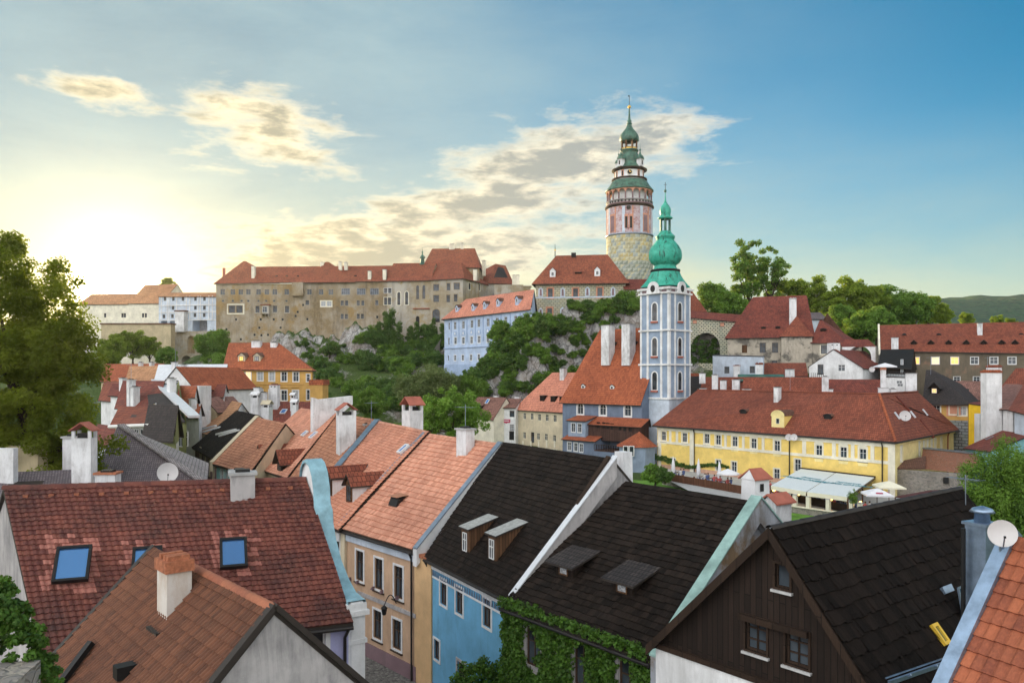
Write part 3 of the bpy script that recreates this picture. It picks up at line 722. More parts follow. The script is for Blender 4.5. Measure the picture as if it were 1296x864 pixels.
def build_chimney(root, p, uu, w, d, h, m='p_chim', cap='slab', capm=None, down=1.0, taper=1.0, holes=False):
    o = V(root['_o']); b = MB(); b.box(p-ZUP*down, uu, w, d, h+down-(.12 if cap else 0), m, taper=taper)
    c = b.build('chimney', root); k = MB(); t = p+ZUP*h
    uu = h2(uu).normalized(); nn = V((-uu.y, uu.x, 0)); w2 = w*taper; d2 = d*taper
    if cap == 'slab': k.box(t-ZUP*.12, uu, w2+.16, d2+.16, .10, capm or 'concrete'); k.box(t-ZUP*.02, uu, w2*.6, d2*.6, .10, 'm_black')
    elif cap == 'brick':
        k.box(t-ZUP*.12, uu, w2+.10, d2+.10, .28, capm or 'brickcap')
        for q in (-.3, .1, .35): k.box(t+uu*(w2*q)+ZUP*.16, uu, w2*.18, d2*.9, .12, capm or 'brickcap')
    elif cap in ('gable', 'gable2'):
        for a in (-1, 1):
            for b2 in (-1, 1): k.box(t-ZUP*.12+uu*(a*w2*.42)+nn*(b2*d2*.42), uu, w2*.16, d2*.16, .38, m)
        k.box(t-ZUP*.11, uu, w2*.55, d2*.55, .25, 'm_black')
        a, c2 = (uu, nn) if cap == 'gable' else (nn, uu); wa, wc = (w2, d2) if cap == 'gable' else (d2, w2)
        for sg in (-1, 1):
            e0 = t+ZUP*.24+c2*(sg*(wc/2+.12)); rr = t+ZUP*(.26+.42*wc)
            pts = [e0-a*(wa/2+.12), e0+a*(wa/2+.12), rr+a*(wa/2+.12), rr-a*(wa/2+.12)]
            k.prism(pts if sg > 0 else pts[::-1], ZUP*.06, capm or 'sienna')
    elif cap == 'roof':
        for sg in (-1, 1):
            e0 = t-ZUP*.16+nn*(sg*(d2/2+.14)); rr = t+ZUP*.16
            pts = [e0-uu*(w2/2+.12), e0+uu*(w2/2+.12), rr+uu*(w2/2+.12), rr-uu*(w2/2+.12)]; k.prism(pts if sg > 0 else pts[::-1], ZUP*.06, capm or 'sienna')
        for sg in (-1, 1): k.face([t+uu*(sg*w2*.5)-nn*(d2/2)-ZUP*.12, t+uu*(sg*w2*.5)+nn*(d2/2)-ZUP*.12, t+uu*(sg*w2*.5)+ZUP*.14], m)
        k.face([t-uu*w2*.5-nn*d2/2-ZUP*.12, t+uu*w2*.5-nn*d2/2-ZUP*.12, t+uu*w2*.5+nn*d2/2-ZUP*.12, t-uu*w2*.5+nn*d2/2-ZUP*.12], m)
    elif cap == 'tin': k.box(t-ZUP*.12, uu, w2+.1, d2+.1, .06, 'm_zinc'); k.lathe(t-ZUP*.06, [(.02, 0), (.16, 0), (.16, .22), (.26, .22), (.2, .3), (.02, .36)], 'm_zinc', 12)
    elif cap == 'lead': k.box(t-ZUP*.12, uu, w2+.1, d2+.1, .12, 'm_lead')
    if k.f: sub(k, 'cap', c, o)
    if holes:
        f = MB()
        for q in (-.22, .22): f.box(t-ZUP*.42+uu*(w2*q)-nn*(d2/2+.012), uu, w2*.12, .03, .16, 'm_black')
        sub(f, 'flue_opening', c, o)
    return c
def perp(A, B, px, py, end='B'):
    """ridge end above the middle of the gable wall that leaves the facade AB at a right angle, seen at (px,py)"""
    u = h2(B-A).normalized(); n = V((-u.y, u.x, 0)); P = B if end == 'B' else A
    q = hit(px, py, h2(P), u); d = h2(q-P).dot(n); return q, n*d
def gab(A, B, px, py, end='B'):
    q, off = perp(A, B, px, py, end); P, Q = (B, A) if end == 'B' else (A, B)
    o = h2(Q)+off+ZUP*q.z
    return (o, q) if end == 'B' else (q, o)
# ------------------------------------------------------------------ modelled tiles (bilinear patch P00..P01 = ridge side)
def tiles(mb, P00, P10, P11, P01, course=.30, width=.24, style='pan', m='t_red', lip=.035, amp=.03, fresh=None, freshm='t_new', bell=0):
    nrm = (P10-P00).cross(P01-P00).normalized(); nrm = nrm if nrm.z > 0 else -nrm
    Lh = (P01-P00).length; nr = max(2, round(Lh/course)); Lw = max((P10-P00).length, (P11-P01).length); nc = max(2, round(Lw/width))
    def S(u, v, o):
        a = P00.lerp(P10, u).lerp(P01.lerp(P11, u), v); return a+nrm*(o+.035+.045*mnoise.noise(a*.55+V((sd_, 0, 0))))
    rnd = random.random; sd_ = random.random()*50
    if style == 'pan': prof = [(0, .25), (.22, 1), (.45, .9), (.72, .0), (1, .25)]
    elif style == 'flat': prof = [(0, 1), (.12, .0), (.88, .0), (1, 1)]
    elif style == 'slot': prof = [(0, .0), (.25, .0), (.5, 1), (.75, 1), (1, 0)]
    else: prof = None
    for r in range(nr):
        v0, v1 = r/nr, min(1, (r+1.12)/nr)
        if prof:
            for c in range(nc):
                u0, u1 = c/nc, (c+1)/nc; q = rnd(); k = m
                if fresh and fresh((c+.5)/nc, (r+.5)/nr): k = freshm
                j = (rnd()-.5)*.008
                lo = [(u0+(u1-u0)*x, .012+lip+j+amp*h) for x, h in prof]; hi = [(u0+(u1-u0)*x, .0+j+amp*h) for x, h in prof]
                lp = [S(u, v0, o) for u, o in lo]; hp = [S(u, v1, o) for u, o in hi]; bt = [S(u, v0, -.01) for u, o in lo]
                for i in range(len(prof)-1):
                    mb.face([lp[i], lp[i+1], hp[i+1], hp[i]], k, q); mb.face([bt[i], bt[i+1], lp[i+1], lp[i]], k, q*.4)
        else:
            u = 0.0
            while u < 1:
                w = width*(.6+.8*rnd())/Lw; u1 = min(1, u+w); q = rnd(); dv = (rnd()-.5)*.16/nr; o = lip*(.7+.7*rnd()); t1 = (rnd()-.5)*.01
                v00 = max(0, v0+dv) if r else 0
                a, b, c, d = S(u, v00, o+.012+t1), S(u1-.004/Lw, v00, o+.012-t1), S(u1-.004/Lw, v1, .004), S(u, v1, .004)
                mb.face([a, b, c, d], m, q); mb.face([S(u, v00, -.01), S(u1, v00, -.01), b, a], m, q*.3)
                u = u1
def ridge_tiles(mb, P, Q, r, step, m, bead=.012):
    L = (Q-P).length; n = max(1, round(L/step)); d = (Q-P)/n; x = d.normalized().cross(ZUP).normalized()
    for i in range(n):
        q = random.random(); rows = []
        for f, rr in ((0, r+bead), (.85, r), (1.05, r)):
            c = P+d*(i+f)-ZUP*r*.25
            rows.append([c+x*(math.cos(math.pi*k/6)*rr*1.15)+ZUP*(math.sin(math.pi*k/6)*rr) for k in range(7)])
        mb.grid(rows, m, rnd=q)
# ------------------------------------------------------------------ foliage
def leaf_mesh(name, clumps, nleaf, size, mat, stretch=1.0, droop=0.0, seed=1, spread=1.0):
    """clumps: rows x,y,z,r; many small leaf faces gathered in clumps"""
    R = np.random.RandomState(seed); cl = np.array(clumps, float); k = len(cl)
    wt = cl[:, 3]**2; idx = R.choice(k, nleaf, p=wt/wt.sum())
    d = R.normal(size=(nleaf, 3)); d /= np.linalg.norm(d, axis=1)[:, None]
    rad = cl[idx, 3]*(R.rand(nleaf)**.45)*spread
    P = cl[idx, :3]+d*rad[:, None]*np.array([1, 1, .8])
    if droop: P[:, 2] -= droop*R.rand(nleaf)**2
    nrm = d*.6+R.normal(size=(nleaf, 3))*.6+np.array([0, 0, .5]); nrm /= np.linalg.norm(nrm, axis=1)[:, None]
    t = np.cross(nrm, R.normal(size=(nleaf, 3))); t /= np.linalg.norm(t, axis=1)[:, None]; b = np.cross(nrm, t)
    s = size*(.6+.8*R.rand(nleaf))[:, None]
    v = np.empty((nleaf, 4, 3)); v[:, 0] = P-t*s; v[:, 1] = P+b*s*.55*stretch; v[:, 2] = P+t*s; v[:, 3] = P-b*s*.55*stretch
    me = bpy.data.meshes.new(name); me.vertices.add(nleaf*4); me.vertices.foreach_set('co', v.ravel())
    me.loops.add(nleaf*4); me.loops.foreach_set('vertex_index', np.arange(nleaf*4, dtype=np.int32))
    me.polygons.add(nleaf); me.polygons.foreach_set('loop_start', np.arange(0, nleaf*4, 4, dtype=np.int32)); me.polygons.foreach_set('loop_total', np.full(nleaf, 4, np.int32))
    me.update(calc_edges=True); me.materials.append(MATS[mat])
    cr = R.rand(k); a = me.attributes.new('rnd', 'FLOAT', 'FACE'); a.data.foreach_set('value', np.clip(cr[idx]*.6+R.rand(nleaf)*.4, 0, 1).astype(np.float32))
    return me
def crown_clumps(parts, n, rc, seed=1):
    """clump centres spread near the surface of several overlapping ellipsoids"""
    R = np.random.RandomState(seed); out = []
    vol = np.array([a[3]*a[4]*a[5] for a in parts])**.7; idx = R.choice(len(parts), n, p=vol/vol.sum())
    for i in idx:
        x, y, z, rx, ry, rz = parts[i]; d = R.normal(size=3); d /= np.linalg.norm(d); q = .55+.5*R.rand()
        if R.rand() < .2: q *= .5
        out.append((x+d[0]*rx*q, y+d[1]*ry*q, z+d[2]*rz*q, rc*(.5+.9*R.rand())))
    return out
def tree_proto(name, label, parts, ncl, rc, nleaf, size, mat, th, tr, seed=1, cat='tree', group=None, stretch=1, droop=0, limbs=6):
    root = empty(name, (0, 0, 0), label, cat, group)
    cl = crown_clumps(parts, ncl, rc, seed); me = leaf_mesh('crown', cl, nleaf, size, mat, stretch, droop, seed)
    o = bpy.data.objects.new('crown', me); C.objects.link(o); o.parent = root
    t = MB(); R = random.Random(seed); top = max(p[2] for p in parts)
    t.tube([V((0, 0, -.5)), V((.1*tr, .1, th*.5)), V((0, .2, th)), V((.2, 0, min(top, th*1.5)))], [tr*1.25, tr, tr*.75, tr*.15], 'bark', 8)
    for i in range(limbs):
        c = cl[R.randrange(len(cl))]; z0 = th*(.6+.5*R.random()); m = V((c[0]*.5, c[1]*.5, (z0+c[2])/2+.4))
        t.tube([V((0, .1, z0)), m, V(c[:3])], [tr*.5, tr*.3, tr*.06], 'bark', 6)
    t.build('trunk', root); return root
def place(proto, loc, s=1.0, rz=0, label=None, first=[None], sz=None):
    if not proto.get('_used'): proto['_used'] = 1; o = proto
    else: o = copy_tree(proto)
    o.location = loc; o.scale = (s, s, s*(sz or 1)); o.rotation_euler = (0, 0, rz); o['_used'] = 1
    if label: o['label'] = label
    return o
# ================================================================== GROUND
def flat(name, pts, z, m, kind='structure', th=0):
    b = MB(); p = [V((x, y, z)) for x, y in pts]
    if th: b.prism([q-ZUP*th for q in p], ZUP*th, m)
    else: b.face(p, m)
    o = b.build(name); o['kind'] = kind; return o
CPT = [(*pY(px, py, Y),) for px, py, Y in (
    (275, 448, 240), (310, 446, 240), (340, 444, 239), (380, 442, 238), (440, 452, 237), (500, 446, 237), (550, 428, 237), (590, 428, 237), (620, 425, 240), (660, 420, 240),
    (400, 462, 226), (360, 470, 220), (300, 500, 215), (240, 482, 250), (210, 480, 250), (150, 470, 250), (190, 470, 235), (430, 490, 205), (500, 470, 215), (540, 455, 222),
    (480, 505, 190), (540, 498, 195), (430, 530, 170), (500, 535, 165), (560, 520, 180), (563, 476, 206), (600, 477, 197), (645, 478, 186), (590, 505, 182),
    (640, 440, 184), (680, 424, 185), (720, 408, 186), (760, 402, 186), (805, 395, 185), (680, 418, 192), (740, 402, 192), (800, 394, 190), (640, 418, 200), (700, 410, 215), (800, 392, 215), (600, 420, 260), (400, 440, 262), (250, 470, 275),
    (612, 494, 177), (650, 502, 175), (700, 492, 175), (622, 462, 181), (640, 447, 178.5), (662, 432, 175.5), (686, 420, 176), (606, 478, 181), (760, 485, 176), (815, 475, 174), (860, 480, 172), (920, 478, 165), (1000, 474, 163), (1070, 470, 160),
    (900, 445, 195), (1000, 440, 190), (1100, 450, 180), (1200, 450, 180), (1296, 450, 175), (1400, 455, 170), (900, 430, 260), (1100, 430, 260), (1300, 430, 260),
    (1150, 505, 145), (1296, 508, 140), (1450, 510, 140), (950, 510, 142), (1050, 505, 142))]
CPT += [(x, 169, -14.8) for x in (-18, -10, -4, 3, 10, 18, 26)]+[(x, 160, -15.2) for x in (-12, 0, 12)]+[(x, 152, -15.5) for x in (-20, -5, 8, 20, 35)]+[(x, 138, -16) for x in (-30, -10, 10, 30)]+[(-60, 150, -13), (-90, 160, -10), (-120, 180, -7), (-60, 185, -8), (-95, 205, -3)]
CPT += [(x, 128, -15.8) for x in (-140, -80, -20, 30, 60, 100, 160)]+[(-200, 240, 5), (-300, 300, 10), (200, 300, 12), (300, 200, 5), (0, 320, 25), (0, 420, 30), (-200, 420, 25), (250, 420, 15)]
CA = np.array(CPT, float)
def zt_np(x, y):
    x = np.asarray(x, float); y = np.asarray(y, float)
    d2 = (x[..., None]-CA[:, 0])**2+(y[..., None]-CA[:, 1])**2+2.0
    w = d2**-2.2; z = (w*CA[:, 2]).sum(-1)/w.sum(-1)
    k = np.clip((y-126)/12, 0, 1); z = z*k+(-16)*(1-k)
    far = np.clip((y-430)/300, 0, 1); z = z*(1-far)+8*far
    return z
def rocky(x, y):
    """how much bare rock juts here"""
    r = 0
    for (a, b, ra, rb, h) in ((-57, 231, 16, 8, 9.0), (-42, 232, 8, 6, 7.0), (8, 180, 22, 7, 3.5), (25, 180, 16, 7, 2.5), (-3, 179, 10, 7, 3.5), (-68, 224, 9, 6, 4)):
        q = ((x-a)/ra)**2+((y-b)/rb)**2; r += h*max(0, 1-q)**.7 if q < 1 else 0
    return r
def zt(x, y):
    z = float(zt_np(x, y))
    if y > 140:
        k = min(1, (y-140)/10)
        rk = rocky(x, y)
        n = mnoise.fractal(V((x*.10, y*.10, z*.05)), 1.0, 2.1, 6)*1.2
        if rk > 0: n += rk*(.75+.5*mnoise.fractal(V((x*.2, y*.2, 3)), .8, 2.2, 5))+abs(mnoise.fractal(V((x*.35, y*.12, 9)), .7, 2.2, 5))*1.5
        z += n*k*(.4 if y > 236 else 1)
    return z
xs = np.unique(np.concatenate([np.arange(-2400, -200, 100), np.arange(-200, -110, 6), np.arange(-110, 75, .85), np.arange(75, 220, 6), np.arange(220, 2401, 100)]).round(3))
ys = np.unique(np.concatenate([np.arange(-400, 0, 100), np.arange(0, 140, 10), np.arange(140, 165, 2.5), np.arange(165, 250, .9), np.arange(250, 450, 12), np.arange(450, 2301, 100)]).round(3))
b = MB(); b.grid([[V((x, y, zt(x, y))) for x in xs] for y in ys], 'rock'); g = b.build('terrain'); g['kind'] = 'structure'
b = MB(); rows = []
for j in range(26):      # wooded hill far to the north-east
    y = 480+j*30; rows.append([V((x, y, 8+max(0, math.sin(min(1, j/16)*math.pi/2))*.75*(105+28*math.sin(x*.0032+.6)+16*math.sin(x*.0094)+9*mnoise.noise(V((x*.035, y*.035, 0))))*min(1, max(0, (x-80)/450))**.55)) for x in range(60, 2100, 12)])
b.grid(rows, 'farwood'); o = b.build('hills'); o['kind'] = 'structure'
b = MB(); rows = []
for j in range(16):
    y = 900+j*60; rows.append([V((x, y, 8+math.sin(min(1, j/11)*math.pi/2)*(34+12*math.sin(x*.004)))) for x in range(-2300, 400, 40)])
b.grid(rows, 'farwood'); o = b.build('hills'); o['kind'] = 'structure'
flat('street', [(-30, 10), (30, 10), (16, 24), (2, 31.5), (-5, 39.5), (-15, 62), (-34, 105), (-40, 105), (-34, 50)], -15.1, 'cobble', th=.8)
flat('lawn', [(-20, 82), (90, 82), (55, 93), (26, 118), (12, 123), (-20, 123)], -15.93, 'lawn')
flat('river', [(-40, 60), (140, 60), (140, 84.5), (30, 84.5), (-20, 84.5), (-40, 84.5)], -15.9, 'water')
def ter(px, py, y0=141, y1=330):
    d = ray(px, py); Y = y0
    while Y < y1:
        p = d*Y
        if p.z < zt(p.x, p.y): return V((p.x, p.y, zt(p.x, p.y)))
        Y += 1.2
    return None
# ================================================================== NEAR HOUSES
def hipW(A, B, W, r0, r1):
    u = h2(B-A).normalized(); n = V((-u.y, u.x, 0)); O = h2(A)+n*(W/2)
    q0, q1 = hit(*r0, O, n), hit(*r1, O, n); z = (q0.z+q1.z)/2; q0.z = q1.z = z
    return q0, q1, B+n*W, A+n*W
def gabW(A, B, W, r):
    u = h2(B-A).normalized(); n = V((-u.y, u.x, 0)); q = hit(*r, h2(A)+n*(W/2), n)
    return h2(A)+n*(W/2)+ZUP*q.z, h2(B)+n*(W/2)+ZUP*q.z
# -- long red roof with three skylights (left foreground)
A, B = pZ(60, 826, -8.1), pZ(441, 784, -8.1); R0, R1 = pZ(9, 622, -4.1), pZ(383, 611, -4.1)
def fresh1(u, v):      # newer tiles laid round the roof windows
    p = A.lerp(B, u).lerp(R0.lerp(R1, u), v); x, y = CX+p.x/p.y*F, HY-p.z/p.y*F
    for (a, b, c, d) in ((68, 117, 688, 741), (167, 205, 695, 735), (277, 315, 681, 721)):
        if a-9 < x < b+9 and c-7 < y < d+7: return random.random() < .62
    return False
H = House('red_tiled_house', 'long dark red pantiled house with three roof windows in the left foreground', A, B, R0, R1, -16.2, wall='p_lilac', over=.25, wallside={'left': 'p_old'},
          tile=dict(course=.235, width=.235, style='pan', m='t_red', lip=.03, amp=.028, fresh=fresh1), roof='r_red2')
for px, py, w, h in ((92, 715, 1.02, 1.35), (186, 713, .9, 1.2), (295.5, 701, .88, 1.22)): H.skylight(px, py, w, h)
H.win('front', [(394, 824)], .9, 1.2, 1, 1, sur=.16, sill='sill')
H.chimney(307, 616, 596, wpx=29, d=.6, cap='slab', m='p_old')
H.ridgecaps('t_red', .13, .3); H.gutter(pipes=(.985,))
rs = [i for i in range(13)]
vm = H.mb('roof_vent')
for i in range(12):
    P = R0.lerp(R1, (i+.6)/12.3)+(A-R0).lerp(B-R1, i/12)*.085+ZUP*.18; vm.box(P, H.uf, .16, .16, .10, 't_ridge')
# baroque gable wall with its turquoise coping on the right end
e = H.uf*.10
prof = [(-.05, -4.05), (.10, -3.62), (.38, -3.32), (.75, -3.22), (1.12, -3.34), (1.42, -3.66), (1.62, -4.15), (1.72, -4.8), (1.95, -5.0), (2.0, -5.45), (2.35, -6.1), (2.9, -6.75), (3.6, -7.25), (4.25, -7.55), (4.8, -7.6), (5.1, -7.6)]
dv = h2(B-R1); Lg = dv.length; dv.normalize(); pn = V((-dv.y, dv.x, 0)); pn = pn if pn.x > 0 else -pn
def PG(a, z, o=0): return h2(R1)-dv*.55+dv*a+pn*(o+.15)+ZUP*z
g = MB(); top = [PG(a, z) for a, z in prof]
g.prism([PG(-.05, -9)]+top+[PG(5.1, -16)], pn*.42, 'p_white'); gp = g.build('parapet', H.root)
c = MB(); c.grid([[PG(a, z+.05, o) for a, z in prof] for o in (-.10, .52)], 'm_bluecop'); c.grid([[PG(a, z+.05, .52) for a, z in prof], [PG(a, z-.05, .54) for a, z in prof]], 'm_bluecop')
c.grid([[PG(a, z-.08, -.11) for a, z in prof], [PG(a, z+.05, -.10) for a, z in prof]], 'm_bluecop'); sub(c, 'coping', gp, H.o)
q = MB(); q.box(PG(4.7, -16.1, .2), dv, .75, .62, 8.2, 'p_white'); q.box(PG(4.7, -8.05, .2), dv, 1.0, .85, .16, 'p_white'); q.box(PG(4.7, -7.9, .2), dv, .85, .7, .25, 'p_white'); q.box(PG(4.7, -9.0, .2), dv, .86, .74, .14, 'p_white')
q.build('pilaster', H.root); H.finish()
LEFT = H
# -- brown roof with the brick topped chimney
R0, R1 = pZ(196, 699, -5.2), pZ(346, 777, -5.2); dd = V((-.75, -.66, 0))
A, B = R0+dd*4.6-ZUP*4.6, R1+dd*4.6-ZUP*4.6
H = House('brown_tiled_house', 'brown slotted tile roof with brick topped chimney and stained white gable in front', A, B, R0, R1, -16.2, wall='p_old', over=.2, vover=.02,
          tile=dict(course=.27, width=.15, style='slot', m='t_brown', lip=.035, amp=.032), roof='r_brown')
cp = H.roofpt(216, 772)
build_chimney(H.root, V((cp.x+.05, cp.y+.1, -6.9)), H.uf, .74, .6, 2.15, 'p_chimrust', 'brick', None, 1.0)
H.finish()
m_ = MB(); A_, B_, C_, D_, r0, r1 = H.q
ridge_tiles(m_, r0.lerp(r1, .30)+ZUP*.15, r1+ZUP*.15, .11, .30, 't_ridge'); m_.build('ridge', H.root)
m_ = MB()
for p, q_ in ((r0, A_), (r1, B_), (r1, C_)): m_.bar(p+ZUP*.20, q_+ZUP*.20, .22, .12, 'verge')
m_.build('verge', H.root)
m_ = MB(); P1, P2 = H.roofpt(124, 818)+H.nroof*.22, H.roofpt(78, 880)+H.nroof*.22; m_.bar(P1, P2, .16, .14, 'm_black'); m_.build('vent_duct', H.root)
m_ = MB(); P1 = H.roofpt(160, 856); m_.box(P1, H.uf, .35, .5, .3, 'm_black'); m_.build('roof_vent', H.root)
m_ = MB(); P1 = H.roofpt(193, 797); m_.bar(P1+H.uf*-.15+ZUP*.02, P1+H.uf*.62+ZUP*.02, .22, .14, 'verge'); m_.build('flashing', H.root)
# small lean-to roof beside the lilac wall
f = LEFT.fc['front']
# -- peach house
ZE = -8.55
A, B = pZ(434, 667, ZE), pZ(527, 694.5, ZE); R0, R1 = pZ(545, 550, -3.82), pZ(630, 565.5, -3.82)
R0 = gab(A, B, 630, 565.5)[0].lerp(R0, .6)
R1 = gab(A, B, 630, 565.5)[1]; R0.z = R1.z
H = House('peach_house', 'peach plastered street house with pink roof and mauve plinth, next to the blue house', A, B, R0, R1, -16.2, wall='p_peach', over=.22, vover=.02,
          tile=dict(course=.36, width=.22, style='flat', m='t_pink', lip=.045, amp=.02), roof='r_pink', wallside={'right': 'p_apricot'})
H.win('front', [(455.5, 715.5), (479.5, 726), (504.5, 736.5)], .80, 1.62, 1, 1, fm='m_winbrown', sur=.11, surm='p_white', sill='m_winbrown')
H.win('front', [(478, 790), (502.5, 802.5)], .80, 1.5, 1, 1, fm='m_winbrown', sur=.11, surm='p_white', sill='m_winbrown')
F_ = H.fc['front']; u, z = F_.px(456, 788); H.win('front', [(u, -13.9)], .95, 2.4, 0, 0, fm='m_winbrown', pm='w_dark', uz=True, name='door')
H.band('front', -16.2, -13.75 if False else -14.35, 'p_mauve', .05, u0=u+.6, name='plinth'); H.band('front', -16.2, -14.35, 'p_mauve', .05, u1=u-.5, name='plinth')
H.band('front', -11.95, -11.75, 'p_old', .07, u0=u-.2); H.band('front', -9.2, -8.82, 'p_bluewhite', .10, name='cornice')
m_ = MB()
for t in (.10, .22, .44, .56, .76): m_.prism([F_.P(F_.L*t, -11.35, .02), F_.P(F_.L*t+.22, -11.35, .02), F_.P(F_.L*t+.22, -11.15, .02)], F_.n*.16, 'p_mauve')
m_.build('bracket', H.root)
H.parapet('left', 'p_white', 'm_lead', .22, .3, .34); H.parapet('right', 'p_white', 'm_lead', .25, .32, .36)
H.gutter('m_gutter', pipes=(.96,))
dm = H.roofpt(496, 640); b = MB(); b.prism([dm-H.uf*.4, dm+H.uf*.4, dm+H.uf*.4+ZUP*.45-H.nf*.2, dm-H.uf*.4+ZUP*.45-H.nf*.2], -H.nf*.9, 'm_black'); b.face([dm-H.uf*.5+ZUP*.5, dm+H.uf*.5+ZUP*.5, dm+H.uf*.5+ZUP*.62-H.nf*1.1, dm-H.uf*.5+ZUP*.62-H.nf*1.1], 't_pinkbrown'); b.build('hatch', H.root)
H.chimney(589, 558, 541, wpx=20, d=.6, Y=44); H.ridgecaps('t_pink', .10, .3); H.finish(); PEACH = H
# apricot strip of wall right of the downpipe belongs to the peach house
b = MB(); P = F_.P(F_.L, 0); P2 = pZ(549, 700, ZE); b.box(h2(P).lerp(h2(P2), .5)+ZUP*-16.2+V((.3, .5, 0)), h2(P2-P), h2(P2-P).length*.96, 1.2, 7.3, 'p_apricot')
b.build('wall', H.root); b = MB(); b.box(h2(P).lerp(h2(P2), .5)+ZUP*-8.9+V((.3, .5, 0)), h2(P2-P), h2(P2-P).length*1.0, 1.35, .18, 'brickcap'); b.build('coping', H.root)
# wrought lamp on the peach facade
u, z = F_.px(508, 765); P = F_.P(u-.4, z-.0, 0)
L_ = empty('street_lamp', P, 'curved iron wall lamp over the street on the peach facade', 'lamp')
m_ = MB(); pts = [P+F_.n*(.05+.9*t)+F_.u*.3*t+ZUP*(math.sin(t*math.pi*.95)*.55) for t in [i/8 for i in range(9)]]; m_.tube(pts, .025, 'm_black', 6); m_.build('arm', L_)
m_ = MB(); e_ = pts[-1]; m_.lathe(e_-ZUP*.45, [(.02, 0), (.10, .04), (.15, .34), (.18, .36), (.04, .50)], 'm_black', 6, smooth=False); m_.build('lantern', L_)
# -- blue house
A, B = pZ(543, 702, -8.74), pZ(650, 754, -8.74); R0, R1 = pZ(634, 562, -3.7), gab(A, B, 776, 585)[1]; R0.z = R1.z
H = House('blue_house', 'bright blue street house under a black shingle roof with two pale-topped dormers', A, B, R0, R1, -16.2, wall='p_blue', over=.22, vover=.02, wallside={'right': 'p_old'},
          tile=dict(course=.27, width=.22, style='sh', m='t_shingle', lip=.03), roof='r_dark')
H.win('front', [(561.5, 749.5), (581.5, 760), (616.5, 775.5)], .72, 1.18, 1, 1, fm='m_winbrown', sur=.10, surm='p_white')
H.win('front', [(553, 822)], .62, .95, 1, 0, fm='m_winbrown', sur=.10, surm='p_white')
F_ = H.fc['front']; u, z = F_.px(584, 850); H.win('front', [(u, -13.95)], .8, 2.2, 0, 0, fm='m_winbrown', pm='w_dark', uz=True, name='door', sur=.12, surm='p_old')
H.band('front', -16.2, -14.75, 'p_slate', .04, u1=u-.55, name='plinth'); H.band('front', -16.2, -14.75, 'p_slate', .04, u0=u+.55, name='plinth')
H.band('front', -9.3, -9.02, 'p_white', .07, name='cornice'); H.band('front', -9.72, -9.64, 'p_white', .04)
m_ = MB(); n_ = 36
for i in range(n_): m_.prism([F_.P(F_.L*(i+.15)/n_, -9.60, .02), F_.P(F_.L*(i+.65)/n_, -9.60, .02), F_.P(F_.L*(i+.4)/n_, -9.34, .02)], F_.n*.03, 'p_slate')
m_.build('frieze', H.root)
for px, py in ((589, 699), (623, 709)): H.dormer(px, py, .78, 1.15, kind='shed', wall='w_brown', roof='shin_light', slope=.28, win=(.42, .85, 1, 1, .55), fm='m_winwhite', ov=.12)
H.parapet('right', 'p_old', 'm_whitemetal', .26, .24, .34, back=False); H.gutter('m_gutter', pipes=(.01,)); H.finish()
m_ = MB(); P = H.roofpt(775, 597); m_.bar(H.q[5]+ZUP*.25-V((.2, 0, 0)), H.B.lerp(H.R1, .62)+ZUP*.25, .22, .12, 'w_frame'); m_.build('timber_frame', H.root)
BLUE = H
build_chimney(H.root, pY(789, 606, 36), H.uf, .75, .6, 1.25, 'p_chim', None, None, 2.0, .85)
# -- ivy covered house
A, B = pZ(643, 759, -8.85), pZ(832, 827, -8.85); R0, R1 = pZ(793, 614, -4.65), pZ(952, 638.5, -4.65)
H = House('ivy_house', 'black shingled house whose street wall is covered in ivy', A, B, R0, R1, -16.2, wall='p_old', over=.35, vover=.02,
          tile=dict(course=.27, width=.24, style='sh', m='t_shingle', lip=.032), roof='r_dark', wallside={'right': 'p_stain'})
H.win('front', [(675, 818), (737, 842), (795, 862)], .85, 1.5, 1, 1, fm='m_winbrown', sur=.14, surm='p_old', sill='p_old')
for px, py in ((714, 731), (788, 754)): H.dormer(px, py, .95, .62, kind='shed', wall='w_dark', roof='r_dark', slope=.30, win=(.5, .36, 0, 0, .35), fm='w_brown', pm='curtain', ov=.32)
H.parapet('right', 'p_stain', 'm_copper', .30, .32, .44, back=True); H.gutter('m_gutter', pipes=(.985,)); H.finish(); IVY = H
# white chimney with little tiled roof between ivy house and timber house, and the two small twin-window turret
build_chimney(H.root, pY(983, 700, 29.5), V((.80, .55, 0)), .92, .62, 2.05, 'p_chim', 'roof', 'sienna', 3.0)
b = MB(); tp = pY(956, 640, 36); U_ = V((.85, .53, 0)).normalized(); b.box(tp-ZUP*3, U_, 1.12, .92, 4.25, 'p_chim', taper=.84); tt = b.build('chimney', H.root)
b = MB(); t0 = tp+ZUP*1.25; N_ = V((-U_.y, U_.x, 0))
for sg in (-1, 1):
    p_ = [t0+N_*(sg*.5)-U_*.6-ZUP*.02, t0+N_*(sg*.5)+U_*.6-ZUP*.02, t0+U_*.4+ZUP*.42, t0-U_*.4+ZUP*.42]; b.prism(p_ if sg > 0 else p_[::-1], ZUP*.06, 'sienna')
for sg in (-1, 1): b.face([t0+U_*(sg*.5)-N_*.42, t0+U_*(sg*.5)+N_*.42, t0+U_*(sg*.4)+ZUP*.42], 'p_chim')
sub(b, 'cap', tt, H.o); b = MB()
b.box(tp+ZUP*.72-N_*.425-U_*.05, U_, .22, .02, .34, 'm_black'); b.box(tp+ZUP*.72+U_*.515, U_, .02, .22, .34, 'm_black'); sub(b, 'flue_opening', tt, H.o)
